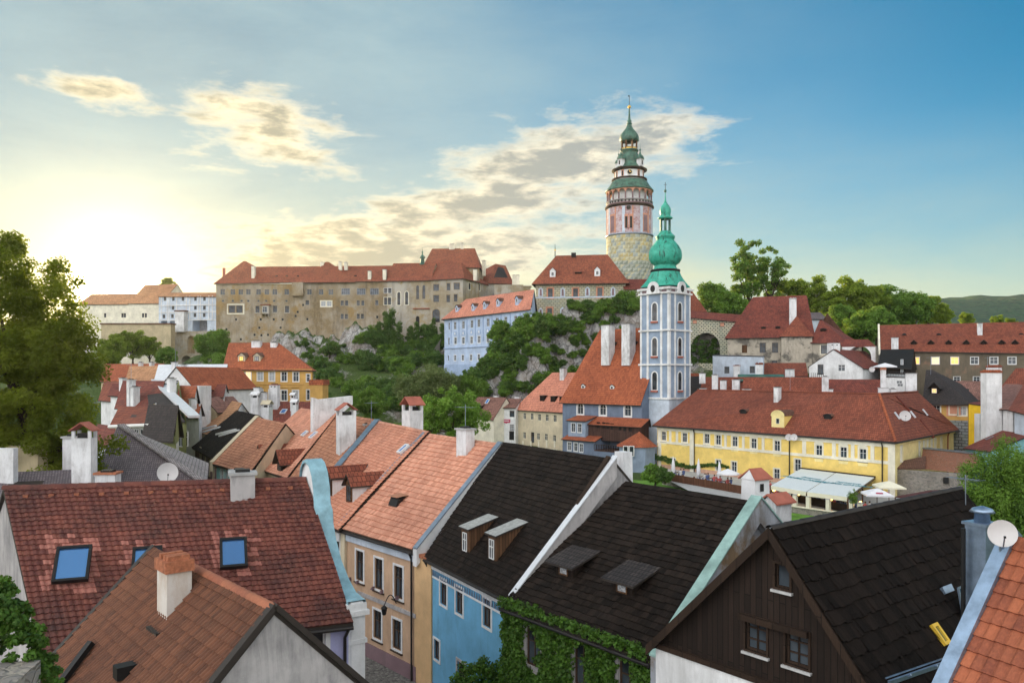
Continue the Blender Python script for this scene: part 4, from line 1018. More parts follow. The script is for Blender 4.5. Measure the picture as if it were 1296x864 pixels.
# ivy on the street wall
fi = H.fc['front']; R_ = random.Random(4); cl = []
holes_ = [((min(x for x, _ in h), max(x for x, _ in h)), (min(y for _, y in h), max(y for _, y in h))) for h in fi.holes]
while len(cl) < 3400:
    u = R_.uniform(-.15, fi.L+.05); z = R_.uniform(-16, -8.75)
    if any(a[0]-.02 < u < a[1]-.02 and b_[0]-.05 < z < b_[1]+.08 for a, b_ in holes_): continue
    p = fi.P(u, z, .08+.16*R_.random()); cl.append((p.x-H.o.x, p.y-H.o.y, p.z-H.o.z, R_.uniform(.12, .24)))
for i in range(150):
    u = fi.L*(.0+i/150)+R_.uniform(-.1, .1); p = fi.P(u, -8.85+R_.uniform(-.1, .28)*(1 if i % 9 < 6 else .3), .35+.18*R_.random()); cl.append((p.x-H.o.x, p.y-H.o.y, p.z-H.o.z, R_.uniform(.08, .17)))
bush = fi.P(-1.0, -12.4, .5)
for i in range(170):
    d = V((R_.gauss(0, .5), R_.gauss(0, .35), R_.uniform(-3.2, 1.0))); k = 1-.25*abs(d.z); p = bush+V((d.x*1.1, d.y, d.z)); cl.append((p.x-H.o.x, p.y-H.o.y, p.z-H.o.z, .28))
me = leaf_mesh('ivy', cl, 120000, .055, 'leaf_ivy', 1.5, 0, 3); o = bpy.data.objects.new('ivy', me); C.objects.link(o); o.location = H.o
tag(o, 'dense green ivy climbing over the street wall under the black roof', 'ivy')
# -- dark timber house, its gable to the street
AP = pY(981, 674, 21); rd = V((.78, .625, 0)); gd = V((.625, -.78, 0))
A = AP+gd*3.7+ZUP*(-4.62); B = A+rd*11.3; R0 = AP; R1 = AP+rd*11.3; D = AP-gd*3.95+ZUP*(-3.85); Cc = D+rd*11.3
H = House('timber_house', 'very dark timber boarded gable house with black shingle roof in the right foreground', A, B, R0, R1, -16.2, C_=Cc, D_=D, wall='w_dark', over=.3, vover=.28, vmat='w_frame',
          tile=dict(course=.40, width=.20, style='sh', m='t_shingle2', lip=.035), roof='r_dark')
G = H.fc['left']
H.win('left', [(990.5, 729)], .42, .62, 0, 0, fm='w_frame', pm='glass', sur=.07, surm='w_frame', sill='sill')
H.win('left', [(957, 803), (1009, 820)], .66, .92, 1, 2, fm='w_frame', pm='glass', sur=.06, surm='w_frame', sill='sill', panes={0: 'glass'})
f = MB(); a1, a2 = G.px(938, 781), G.px(1025, 803); f.prism([G.P(a1[0], a1[1]-.02, 0), G.P(a2[0], a1[1]-.02, 0), G.P(a2[0], a1[1]+.14, 0), G.P(a1[0], a1[1]+.14, 0)], G.n*.16, 'w_frame'); f.build('beam', H.root)
b = MB(); zb = G.px(842, 815)[1]
b.prism([G.P(-.1, -16.2, .0), G.P(G.L+.1, -16.2, .0), G.P(G.L+.1, zb-.15, .0), G.P(-.1, zb-.15, .0)], G.n*.10, 'p_white'); b.build('plaster_wall', H.root)
f = MB(); f.prism([G.P(-.15, zb-.15, .0), G.P(G.L+.1, zb-.15, .0), G.P(G.L+.1, zb-.0, .0), G.P(-.15, zb-.0, .0)], G.n*.15, 'w_frame'); f.build('sill_beam', H.root)
H.finish()
f = MB(); A_, B_, C_, D_, r0, r1 = H.q
for p, q_ in ((r0, A_), (r0, D_)): f.prism([p-ZUP*.12, q_-ZUP*.12, q_+ZUP*.18, p+ZUP*.18], G.n*.06, 'w_frame')
f.build('verge_board', H.root)
H.k.clear()
# open roof window, second small one and the snow rail
P = H.roofpt(1207, 763); u_, v_ = H.uf, H.nroof.cross(H.uf)
f = MB()
def Qr(P, a, c, o): return P+u_*a+v_*c+H.nroof*o
f.prism([Qr(P, -.3, -.4, .12), Qr(P, .3, -.4, .12), Qr(P, .3, .3, .5), Qr(P, -.3, .3, .5)], H.nroof*.05, 'm_zinc'); f.prism([Qr(P, -.3, .3, .02), Qr(P, .3, .3, .02), Qr(P, .3, .5, .06), Qr(P, -.3, .5, .06)], H.nroof*.10, 'm_zinc')
o_ = f.build('skylight', H.root, 'tilted open metal roof window'); f = MB(); f.face([Qr(P, -.22, -.32, .20), Qr(P, .22, -.32, .20), Qr(P, .22, .24, .52), Qr(P, -.22, .24, .52)], 'glass_skytint'); sub(f, 'pane', o_, H.o)
H.k.clear(); H.skylight(1186, 804, .34, .60, fm='m_yel', label='small roof window with a yellow frame')
f = MB(); P1, P2 = H.roofpt(1228, 828)+H.nroof*.12, H.roofpt(1120, 866)+H.nroof*.12; f.bar(P1, P2, .06, .10, 'm_zinc'); f.bar(P1+v_*.12, P2+v_*.12, .03, .03, 'm_zinc')
for t in (.2, .5, .8): q_ = P1.lerp(P2, t); f.bar(q_-H.nroof*.15, q_+H.nroof*.1, .05, .05, 'm_zinc')
f.build('snow_rail', H.root)
f = MB(); ridge_tiles(f, r0+ZUP*.16, r1+ZUP*.16, .09, .8, 'verge'); f.build('ridge', H.root)
TIMBER = H
# -- orange roof at the right edge
s_ = V((-.9, -.43, 0)).normalized(); w_ = V((.43, -.9, 0)).normalized()
R0 = pY(1289, 689, 16.2); R1 = R0+w_*9; A = R0+s_*3.6-ZUP*4.68; B = A+w_*9
H = House('orange_tiled_house', 'orange pantiled roof with blue metal verge cut off by the right edge', A, B, R0, R1, -16.2, wall='p_white', over=.2, vover=.0, roof='r_orange',
          tile=dict(course=.33, width=.22, style='pan', m='t_orange', lip=.035, amp=.03))
H.finish(); f = MB(); A_, B_, C_, D_, r0, r1 = H.q
f.bar(r0+ZUP*.25-w_*.12, A_+ZUP*.25-w_*.12, .30, .22, 'm_zinc'); f.build('verge', H.root)
ORANGE = H
CH = V((0, 0, 0)); p_ = pY(1243, 830, 17.6); build_chimney(TIMBER.root, p_, w_, .48, .48, 3.05, 'm_zinc', 'tin', None, 1.0)
f = MB(); f.tube([p_+V((-.42, .0, 0)), p_+V((-.42, 0, 2.85))], .05, 'm_black', 8); f.build('pipe', TIMBER.root)
def dish(c, r, look, mast, label, group=None, rad=.03):
    D_ = empty('satellite_dish', c, label, 'satellite dish', group); look = V(look).normalized(); x = look.cross(ZUP).normalized(); y = x.cross(look)
    m = MB(); rows = []
    for k in range(6):
        t = k/5; rr = r*t; rows.append([c+look*(.28*r*t*t)+x*(math.cos(a*math.pi/12)*max(rr, .001))+y*(math.sin(a*math.pi/12)*max(rr, .001)) for a in range(24)])
    m.grid(rows, 'm_dish', closed=True); rows2 = [[p-look*.02 for p in rw] for rw in rows]; m.grid(rows2[::-1], 'm_dish', closed=True); m.build('reflector', D_)
    m = MB(); m.tube([c-look*.02, c-look*.15, c-look*.15+ZUP*mast], rad, 'm_lead', 6); m.build('mount', D_)
    m = MB(); f_ = c+look*r*1.0-y*r*.25; m.tube([c-y*r*.95+look*.28*r, f_], rad*.5, 'm_lead', 5); m.box(f_-ZUP*.04, x, r*.14, r*.2, r*.14, 'm_black'); m.build('feed_arm', D_)
    return D_
dish(pY(1268, 675, 16.0), .27, (-.35, -.9, .25), -.5, 'round pinkish white satellite dish by the galvanized chimney on the right')
# -- pink row behind the peach house
def rowhouse(name, label, A, B, R0, R1, roof, tile, wall='p_cream', zb=-16.2, par=('left',), parm='p_white', cap='m_lead', fin=True, **k):
    H = House(name, label, A, B, R0, R1, zb, wall=wall, roof=roof, tile=tile, vover=.02, **k)
    for s_ in par: H.parapet(s_, parm, cap, .3, .34, .44)
    if fin: H.finish()
    return H
tp_ = dict(course=.36, width=.26, style='flat', lip=.045, amp=.02)
H = rowhouse('pink_roof_house', 'cream house with pink roof and twin red-capped dormers behind the peach house', pZ(388, 649, -8.5), pZ(436, 668, -8.5), pZ(480, 536, -3.7), pZ(543, 550, -3.7), 'r_pink', dict(m='t_pink', **tp_), fin=False)
H.win('front', [(427, 697)], .7, 1.5, 1, 1, fm='m_winbrown', sur=.1)
for px, py in ((417, 624), (442, 635)): H.dormer(px, py, .95, 1.15, .5, 'gable', 'w_brown', 'r_red', win=(.62, .95, 1, 1), fm='m_winbrown', sider='p_white', ov=.2)
H.skylight(511, 569, .5, .8, fm='m_winwhite'); H.ridgecaps('t_pink', .1, .3); H.finish()
H.chimney(522, 545, 517, wpx=23, d=1.0, cap='gable2', capm='sienna', Y=55)
H = rowhouse('tiled_row_house', 'narrow brown-pink tiled row house with a tall white tile-capped chimney', pZ(368, 600, -8.5), pZ(400, 622, -8.5), pZ(430, 525, -3.7), pZ(480, 534, -3.7), 'r_tan', dict(m='t_pinkbrown', **tp_), par=())
H.chimney(438, 567, 523, wpx=20, d=1.3, cap='gable', capm='sienna'); H.chimney(463, 540, 536, wpx=4, d=.3)
H = rowhouse('light_pink_house', 'pale pink roofed row house with stepped white chimney wall and two red dormers', pZ(305, 583, -8.5), pZ(368, 603, -8.5), pZ(382, 518, -3.7), pZ(428, 525, -3.7), 'r_pink', dict(m='t_pink', course=.33, width=.24, style='flat', lip=.03, amp=.015), par=())
for px, py in ((331, 588), (354, 596)): H.dormer(px, py, 1.4, 1.0, .85, 'gable', 'w_dark', 't_red' if 0 else 'r_red', win=(.8, .8, 1, 0), fm='m_winbrown', ov=.35)
P = H.roofpt(393, 546); f = MB(); f.prism([P-H.nf*0, P-H.nf*3.8+ZUP*3.4, P-H.nf*3.8+ZUP*3.75, P+ZUP*2.1, P+ZUP*2.1], H.uf*.001, 'p_chim'); 
f = MB(); f.prism([P-ZUP*.5, P-H.nf*3.9+ZUP*2.5, P-H.nf*3.9+ZUP*3.3, P+ZUP*3.0-H.nf*.6, P+ZUP*3.2], H.uf*.7, 'p_chim'); f.build('chimney', H.root)
H.skylight(386, 549, .6, .7, fm='m_winwhite'); H.skylight(397, 551, .6, .9, fm='m_winwhite')
H = rowhouse('brown_tile_house', 'brown tiled house with white verge and pale blue-green wall, right of the black shingle roof', pZ(274, 585, -8.5), pZ(320, 598, -8.5), pY(327, 530, 83), pY(362, 538, 75), 'r_tan', dict(m='t_pinkbrown', **tp_), wall='p_turq', wallside={'right': 'p_cream'}, parm='p_cream', cap='p_cream', fin=False)
H.win('front', [(281, 604), (287, 606)], .8, 1.4, 1, 1, sur=.1); H.finish()
H.chimney(304, 612, 594, wpx=27, d=.9, m='p_chimrust', Y=50)
A, B = pZ(247, 565, -8.3), pZ(275, 580, -8.3)
H = rowhouse('black_shingle_house', 'black shingle roofed house with long white skylight strips and a row of framed windows', A, B, pY(300, 521, 102), pY(328, 527, 91), 'r_dark', dict(course=.3, width=.3, style='sh', m='t_shingle', lip=.035), wall='p_mauve', par=(), fin=False)
H.win('front', [(254+i*5.4, 579+i*4.6) for i in range(5)], 1.0, 2.2, 1, 1, fm='p_cream', pm='glass', sur=.10, surm='p_cream'); H.finish()
f = MB()
for (a, b_) in (((254, 545), (273, 540)), ((257, 548), (278, 542)), ((274, 551), (298, 545)), ((278, 553), (302, 546))): f.bar(H.roofpt(*a)+ZUP*.15, H.roofpt(*b_)+ZUP*.15, .3, .2, 'm_winwhite')
f.build('skylight', H.root)
A, B = pY(256, 545, 107), pY(283, 556, 97); A.z = B.z = -7.6
H = rowhouse('small_gabled_house', 'small orange tiled house with a white gable behind the black shingle roof', A, B, pY(290, 507, 118), pY(306, 511, 110), 'r_tan', None, par=(), fin=True, wallside={'right': 'p_white'})
# ================================================================== LEFT TOWN
def HG(name, label, A, B, W, r, zb, **k):
    R0, R1 = gabW(A, B, W, r); return House(name, label, A, B, R0, R1, zb, **k)
def HH(name, label, A, B, W, r0, r1, zb, hip=(1, 1), bv=None, **k):
    if bv is None: R0, R1, Cc, D = hipW(A, B, W, r0, r1)
    else:
        u = h2(B-A).normalized(); n = V((-u.y, u.x, 0)); O = h2(A)+bv/2; R0, R1 = hit(*r0, O, n), hit(*r1, O, n); R0.z = R1.z = (R0.z+R1.z)/2; Cc = B+bv; D = A+bv
    if not hip[0]: R0 = V((*(h2(A)+h2(D)).xy/2, R0.z)) if 0 else (h2(A)+h2(D))/2+ZUP*R0.z
    if not hip[1]: R1 = (h2(B)+h2(Cc))/2+ZUP*R1.z
    return House(name, label, A, B, R0, R1, zb, C_=Cc, D_=D, hip=hip, **k)
# grey slate hip roof just behind the long red roof
H = HH('slate_roof_house', 'pointed grey shingled roof just behind the long red roof, satellite dish before it', pY(118, 616, 50), pY(258, 614, 50), 13, (149, 541), (153, 541.5), -16.2, bv=V((-4.9, 12.5, 0)), roof='r_greysh', roof2='r_greylt', over=.3)
H.finish()
b = MB(); b.bar(H.q[1]+ZUP*.22, H.q[5]+ZUP*.24, .5, .12, 'r_greylt'); b.build('ridge', H.root)
dish(pY(212, 598, 33.5), .42, (.45, -.9, .2), -.6, 'white satellite dish standing above the ridge of the long red roof')
H = HG('low_slate_house', 'low dark slate roof with white firewall at the far left edge', pY(-60, 640, 38), pY(100, 622, 40), 8, (20, 600), -16.2, roof='r_greysh', over=.2)
H.finish()
build_chimney(H.root, pY(107, 640, 41), V((1, .1, 0)), .95, .8, 3.65, 'p_chim', 'gable2', 'sienna', 3.0)
build_chimney(H.root, pY(92, 640, 45), V((1, .1, 0)), .8, .7, 4.0, 'p_chim', 'slab', None, 2.0)
build_chimney(H.root, pY(137, 640, 40), V((1, .1, 0)), .95, .8, 1.75, 'p_chim', 'slab', 'brickcap', 2.0)
b = MB(); b.box(pY(4, 640, 41), V((1, 0, 0)), 1.3, .4, 3.0, 'p_chim'); b.box(pY(34, 640, 47), V((1, 0, 0)), 1.9, 1, 3.6, 'p_goldwall'); b.build('wall', H.root)
# houses stepping back on the left
def mini(name, label, a, bb, W, r, roof, wall, wins=(), gmat=None, zb=-16.2, **k):
    B_ = pY(*bb); H = HH(name, label, pY(*a), B_, W, r, r, zb, hip=(0, 0), bv=V((B_.x/B_.y*W*.85, W, 0)), roof=roof, wall=wall, **k)
    if wins: H.win('front', list(wins), .8, 1.3, 1, 1, sur=.1)
    L = H.fc['right'].L; z0 = H.B.z
    H.win('right', [(L*.32, z0-1.3), (L*.68, z0-1.3)]+([(L*.5, z0+1.0)] if L > 6 else []), .7, 1.0, 1, 1, sur=.08, uz=True)
    return H
H = mini('red_roof_house', 'red roofed house with white eaves gutter and pale wall, left of the shingled roofs', (146, 537, 72), (193, 535, 69), 9, (170, 516), 'r_red', 'p_goldwall', ((172, 552), (180, 552), (188, 551)), over=.4)
H.gutter('m_white', r=.16); H.finish()
H = mini('dark_shingle_house', 'dark grey shingle roofed house with long slope down to the green walled lane', (186, 549, 68), (222, 552, 66), 5, (205, 514), 'r_dark', 'p_green', over=.4); H.finish()
H = mini('brown_roof_house', 'dull brown roofed house with a double white chimney, above the red roofed house', (150, 514, 98), (203, 518, 92), 12, (185, 483), 'r_red2', 'p_white', over=.4); H.finish()
H.chimney(166, 512, 480, wpx=7, d=.8); H.chimney(171, 512, 489, wpx=8, d=.8)
R0, R1 = pY(192, 484, 108), pY(204, 481, 112)
A, B = pY(196, 533, 84), pY(236, 533, 80)
H = House('long_shingle_house', 'olive brown shingle roof with a broad white metal verge strip along its edge', A, B, pY(186, 486, 104), pY(196, 482, 104), -16.2, C_=pY(222, 490, 122), D_=pY(180, 490, 122), wall='p_green', roof='r_dark', over=.3)
f = MB(); f.bar(pY(197, 481, 103), pY(246, 527, 80), 1.1, .25, 'm_whitemetal'); f.build('verge', H.root)
H.win('front', [(228, 556), (234, 555)], .9, 1.5, 1, 1); H.finish()
f = H.chimney(217, 506, 478, wpx=7.5, d=.8, Y=94)
H = mini('small_brown_house', 'small brown roofed house tucked behind the white metal verge', (226, 506, 101), (246, 512, 97), 7, (232, 489), 'r_orange', 'p_white', over=.3); H.finish()
A, B = pY(246, 519, 92), pY(274, 521, 90)
u_ = h2(B-A).normalized(); n_ = V((-u_.y, u_.x, 0)); AP = pY(259, 504, 91)
# gable towards the viewer: facade is the gable side
def gabled(name, label, L, R, apex, depth, zb, wall, roof, wins=(), ww=(.8, 1.1), lit=None, skewy=(0, 0), fin=True, **k):
    """house whose gable faces the viewer; L, R eaves of the gable, apex its top"""
    u = h2(R-L).normalized(); n = V((-u.y, u.x, 0)); ap = h2(L)+u*h2(apex-L).dot(u)+ZUP*apex.z
    bk = n*depth+V((*skewy, 0))
    A = R; B = R+bk; R0 = ap; R1 = ap+bk
    H = House(name, label, A, B, R0, R1, zb, C_=L+bk, D_=V(L), wall=wall, roof=roof, **k)
    if wins: H.win('left', list(wins), ww[0], ww[1], 1, 1)
    if fin: H.finish()
    return H
H = gabled('grey_gable_house', 'small grey-green gabled house with pinkish roof near the orange hotel', pY(246, 519, 112), pY(274, 521, 110), pY(259, 504, 111), 7, -16.2, 'p_goldwall', 'r_pinkbrown', ((258, 514), (257, 528), (252, 548)), (.9, 1.3), skewy=(-1.5, 0))
build_chimney(H.root, pY(263, 541, 109), V((1, 0, 0)), .7, .5, 2.4, 'p_white', None)
H = gabled('white_gable_house', 'white gabled house with white flat annex in the left old town', pY(203, 490, 116), pY(246, 492, 114), pY(223, 465, 115), 14, -16.2, 'p_white', 'r_orange', ((222, 484), (234, 498)), (1.2, .8), fin=True)
b = MB(); b.box(pY(249, 540, 108), V((1, .05, 0)), 2.3*1.0, 5, 5.6, 'p_white'); b.build('annex', H.root)
H = mini('white_metal_roof_house', 'house under a broad pale metal roof behind the white gable', (196, 486, 128), (285, 487, 124), 10, (240, 462), 'm_whitemetal', 'p_white', over=.3); H.finish()
H.chimney(221, 468, 458, wpx=5, d=.8); H.chimney(233, 470, 461, wpx=4, d=.8); H.chimney(247, 478, 466, wpx=4.5, d=.8)
b = MB(); b.prism([pY(236, 471, 123), pY(247, 471, 123), pY(268, 491, 114), pY(246, 492, 114)], V((0, .3, .1)), 'r_orange'); b.build('roof', H.root)
H = mini('tan_roof_house', 'tan sunlit roofed house with shed dormers at the far left of the town', (160, 487, 132), (196, 487, 128), 12, (185, 464), 'r_tan', 'p_cream', over=.3); H.finish()
for i, (px, py) in enumerate(((168, 480), (176, 477), (184, 475), (171, 484))): pass
H = mini('far_orange_house', 'long dull orange roof at the foot of the castle trees', (128, 482, 165), (205, 482, 160), 12, (180, 461), 'r_orange', 'p_goldwall', over=.3); H.finish()
H.chimney(178, 466, 458, wpx=4, d=.8); H.chimney(192, 468, 458, wpx=4, d=.8)
for nm, a, bb, W, r, rf, lb in (('side_street_house', (128, 505, 118), (160, 508, 112), 11, (150, 484), 'r_red', 'partly hidden red roof at the edge of the big tree'),
                            ('tree_side_house', (120, 560, 80), (150, 565, 74), 9, (140, 540), 'r_red2', 'small white walled house behind the lower leaves of the big tree'),
                            ('lane_end_house', (252, 500, 118), (284, 502, 114), 8, (268, 487), 'r_red2', 'dark red roofed house squeezed beside the orange hotel')):
    H = mini(nm, lb, a, bb, W, r, rf, 'p_white', over=.3); H.finish()
# more small roofs packed into the lanes
for nm, lb, a, bb, W, r, rf, wl in (
    ('double_roof_house', 'orange roofed small house below the white flat annex', (232, 526, 96), (252, 528, 94), 6, (242, 512), 'r_orange', 'p_white'),
    ('upper_lane_house', 'brown-red roof left of the double white chimney', (140, 500, 104), (166, 502, 102), 8, (154, 486), 'r_red2', 'p_white')):
    H = mini(nm, lb, a, bb, W, r, rf, wl, over=.3); H.finish(); H.chimney(a[0]*.4+bb[0]*.6, a[1]*.5+r[1]*.5, r[1]-8, wpx=6, d=.7)
# dark red roof row before the orange hotel
H = mini('chimney_row_house', 'dark red roof carrying four white chimneys in front of the orange hotel', (318, 541, 108), (430, 542, 106), 12, (380, 509), 'r_red2', 'p_cream', over=.3); H.finish()
H.chimney(347.5, 520, 486, wpx=11, d=.9, Y=112, cap='slab', capm='sienna', holes=True); H.chimney(326, 524, 490, wpx=7, d=.9); H.chimney(333, 526, 496, wpx=8, d=.9); H.chimney(324, 530, 502, wpx=10, d=1.0, cap='gable', capm='p_chim')
H.chimney(371, 518, 502, wpx=5, d=.7, cap='gable', capm='p_chim'); H.chimney(373, 535, 511, wpx=7, d=.8, cap='gable', capm='p_chim'); H.skylight(359, 521, .8, 1.1, fm='m_whitemetal')
H.chimney(338, 545, 514, wpx=10, d=1.1, cap='gable', capm='p_cream', Y=100)
# orange hotel
A, B = pY(284, 466, 136), pY(395, 467.5, 134.5)
H = HH('orange_hotel', 'orange-ochre two storey hotel under a red hip roof below the castle', A, B, 15, (290, 434), (352, 435), -16.2, hip=(0, 1), bv=V((-3.6, 15, 0)), wall='p_ochre', roof='r_orange', over=.5)
H.win('front', [(299, 475), (314, 475.3), (329.3, 475.6), (344, 476), (359.5, 476.3), (374.5, 476.6)], 1.0, 1.65, 1, 1, sur=.12, surm='m_winwhite', panes={0: 'litpale', 1: 'litpale', 2: 'curtain', 3: 'curtain'}, sill='p_ochre')
H.win('front', [(298.5, 499), (313.5, 499.3), (329, 499.6), (344, 500), (359.5, 500.3), (374, 500.6)], 1.05, 1.8, 1, 1, sur=.12, surm='m_winwhite', panes={1: 'litpale', 2: 'curtain', 5: 'curtain'}, sill='p_ochre')
H.win('front', [(390, 478)], .6, 1.3, 0, 1, sur=.1); H.win('front', [(390, 499.5)], .55, 1.7, 0, 1, sur=.1)
F_ = H.fc['front']; zz = F_.px(340, 486)[1]; H.band('front', zz-.08, zz+.08, 'p_ochre', .12, u0=.8, u1=F_.L-1.5); zz = F_.px(340, 469.5)[1]; H.band('front', zz-.1, zz+.35, 'p_ochre', .18, name='cornice')
f = MB()
for px in (298.5, 313.5, 329, 344, 359.5, 374): u, z = F_.px(px, 490.2); f.prism([F_.P(u-.75, z, 0), F_.P(u+.75, z, 0), F_.P(u, z+.32, 0)], F_.n*.16, 'p_ochre')
f.build('window_gable', H.root)
for px, pm_ in ((305.5, 'lit'), (325, 'curtain')): H.dormer(px, 457, 1.25, 1.0, .5, 'gable', 'p_cream', 'r_brown', win=(.75, .85, 1, 0), pm=pm_, fm='m_winbrown')
H.finish(); H.chimney(325, 438, 431, wpx=12, d=.8, cap='slab'); H.chimney(347, 438, 433, wpx=8, d=.8)
f = MB(); q = F_.P(F_.L+.9, 0, -1.0); f.box(h2(q)-ZUP*16.2, H.uf, 2.2, 3.0, 16.2+F_.px(390, 487)[1], 'p_ochre'); f.build('bay', H.root)
f = MB(); f.box(h2(q)+ZUP*(F_.px(390, 487)[1]), H.uf, 2.5, 3.2, .9, 'r_orange'); f.build('balcony', H.root)
# ================================================================== CASTLE
CR = empty('castle_palace', pY(430, 445, 246), 'long upper castle palace of weathered stone with red roofs on the rock', 'castle')
def CH_(A, B, W, r0, r1, zb, hip, wall='castle', roof='r_castle', wm='gab', **k): return HH('x', '', A, B, W, r0, r1, zb, hip=hip, wall=wall, roof=roof, root=CR, over=.5, **k)
def P5(x, y, sx=5.762, ox=270, oy=300): return (ox+x/sx, oy+y/sx)
K = CH_(pY(273.5, 357.5, 241), pY(490, 355, 238), 14, (310, 338.5), (480, 336.5), 2, (1, 0))
WB = dict(fm='m_winwhite', sur=0)
K.win('front', [P5(x, 400) for x in (68, 142, 200, 255, 330, 390, 448, 535, 615, 700, 785, 857)], 1.5, 1.7, 1, 1, fm='castle2', pm='glass')
K.win('front', [P5(x, 397) for x in (965, 1078, 1175)], 2.6, 1.9, 3, 1, fm='m_lead', pm='glass')
K.win('front', [P5(x, 465) for x in (70, 142, 205, 255, 328, 385, 443, 533)], .8, .7, 0, 0, fm='castle2')
K.win('front', [P5(135, 525), P5(190, 525)], 1.9, 2.1, 1, 1, fm='m_winbrown')
K.win('front', [P5(322, 525), P5(450, 523), P5(538, 525)], 1.2, 2.0, 1, 1, fm='m_winbrown', sur=.25, surm='castle2', sill='castle2')
K.win('front', [P5(685, 477)], 1.1, 1.4, 1, 1, fm='m_winbrown', sur=.15, surm='castle2'); K.win('front', [P5(802, 486), P5(845, 486)], 1.4, 1.5, 1, 1, fm='m_winwhite', sur=.3, surm='p_offwhite', pm='curtain')
K.win('front', [P5(x, y) for x, y in ((940, 480), (972, 480), (1057, 480), (1090, 480), (1192, 478), (940, 578), (970, 578), (1057, 577), (1087, 577))], .9, 1.5, 1, 0, fm='m_winbrown', sur=.12, surm='castle2')
K.win('front', [P5(x, y) for x, y in ((1195, 580), (165, 600), (345, 600), (440, 600), (505, 600), (685, 598), (300, 712), (350, 715), (398, 712), (487, 722), (335, 660), (490, 660), (615, 545), (600, 575), (95, 672), (200, 745), (655, 495))], .75, .8, 0, 0, fm='castle2', pm='m_black')
F_ = K.fc['front']
u, z = F_.px(*P5(163, 525)); f = MB(); 
for a, c, d, e in ((-2.7, 1.25, 2.7, 1.6), (-2.7, -1.6, 2.7, -1.25), (-2.7, -1.25, -2.35, 1.25), (2.35, -1.25, 2.7, 1.25)): f.prism([F_.P(u+a, z+c, 0), F_.P(u+d, z+c, 0), F_.P(u+d, z+e, 0), F_.P(u+a, z+e, 0)], F_.n*.10, 'p_offwhite')
f.build('window_surround', CR)
u, z = F_.px(*P5(385, 530)); f = MB(); f.box(F_.P(u, z-1.3, .55), F_.u, 2.6, 1.1, 2.6, 'castle2'); f.box(F_.P(u, z+1.3, .55), F_.u, 2.9, 1.4, .25, 'r_castle'); f.build('bay_window', CR)
f = MB()
for a in (-1, 0, 1): f.prism([F_.P(u+a-.15, z-2.6, 0), F_.P(u+a-.15, z-1.3, 0), F_.P(u+a-.15, z-1.3, .9)], F_.u*.3, 'castle2')
f.build('corbel', CR); w_ = MB(); fm_, pm_ = win_meshes(1.5, 1.8, 1, 1, 'm_winwhite', 'glass', 0, 'p_white', False, True, None)
for me_, nm_ in ((fm_, 'window'), (pm_, 'pane')):
    o = bpy.data.objects.new(nm_, me_); C.objects.link(o); o.parent = CR; M = Matrix(((F_.u.x, 0, F_.n.x), (F_.u.y, 0, F_.n.y), (0, 1, 0))).to_4x4(); M.translation = F_.P(u, z, 1.11)-V(CR['_o']); o.matrix_local = M
    if nm_ == 'window': last = o
    else: o.parent = last; o.matrix_local = Matrix.Identity(4)
K.finish(); K.chimney(321, 352, 337, wpx=4, d=1.2, m='p_offwhite'); K.chimney(408, 340, 332, wpx=4, d=1.0, m='p_offwhite'); K.chimney(468, 352, 343, wpx=4, d=1.2, m='p_offwhite'); K.chimney(487, 350, 341, wpx=4.5, d=1.2, m='p_offwhite')
f = MB(); F_ = K.fc['front']; zc = F_.px(300, 360)[1]; f.prism([F_.P(0, zc, 0), F_.P(F_.px(371, 360)[0], zc, 0), F_.P(F_.px(371, 360)[0], zc+.3, 0), F_.P(0, zc+.3, 0)], F_.n*.3, 'p_offwhite'); f.build('cornice', CR)
f = MB(); u, z = F_.px(378, 360); f.box(F_.P(u, 24, .6), F_.u, 3.4, 1.3, 4.1, 'castle'); f.build('latrine_bay', CR)
for i, px in enumerate((350, 363, 377, 395, 415, 432, 450)): K.vent(px, 350, 1.0, .4)
K2 = CH_(pY(273.2, 357.6, 240.8), pY(352, 356.6, 239.9), 14.2, (308, 330.5), (311, 331.5), 2, (1, 1)); K2.roofbuild()
build_chimney(CR, pY(283.5, 352, 250), V((1, 0, 0)), .7, .7, 3.2, 'sienna', None)
K3 = CH_(pY(388, 356.3, 239.0), pY(448, 355.7, 238.2), 14.4, (412, 331.5), (416, 332.5), 2, (1, 1)); K3.roofbuild()
K3.chimney(431, 338, 331.5, wpx=4, d=1.0, m='p_offwhite'); K3.chimney(438, 338, 332, wpx=4, d=1.0, m='p_offwhite')
# chapel part
P6 = lambda x, y: (460+x/5.76, 300+y/5.76)
K4 = CH_(pY(490, 355, 236.5), pY(545, 354, 235), 15, (490, 334), (545, 333), 4, (0, 0), wall='castle2')
K4.win('front', [P6(162, 390), P6(192, 390)], 1.0, 1.5, 1, 1, fm='m_winbrown', sur=.1); K4.win('front', [P6(162, 467), P6(190, 467)], 1.0, 2.2, 1, 1, fm='m_winbrown', sur=.15, surm='p_offwhite')
K4.win('front', [P6(258, 447), P6(315, 445)], .95, 3.9, 1, 3, fm='m_winbrown', sur=.22, surm='p_offwhite', arch=True, pm='glass'); K4.win('front', [P6(395, 402), P6(440, 400)], .85, 4.1, 1, 3, fm='m_winbrown', arch=True)
K4.win('front', [P6(100, 582)], .8, .9, 0, 0, pm='m_black', fm='castle2'); K4.win('front', [P6(395, 625)], 1.2, 4.2, 0, 0, fm='castle2', pm='m_black', arch=True)
F_ = K4.fc['front']; f = MB(); a, z = F_.px(*P6(385, 525)); b_, _ = F_.px(*P6(482, 525)); f.prism([F_.P(a-1, z, 0), F_.P(b_, z, 0), F_.P(b_, z+.3, 0), F_.P(a-1, z+.3, 0)], F_.n*.35, 'r_castle'); f.build('ledge', CR)
K4.finish(); K4.chimney(487, 350, 341, wpx=4, d=1, m='p_offwhite')
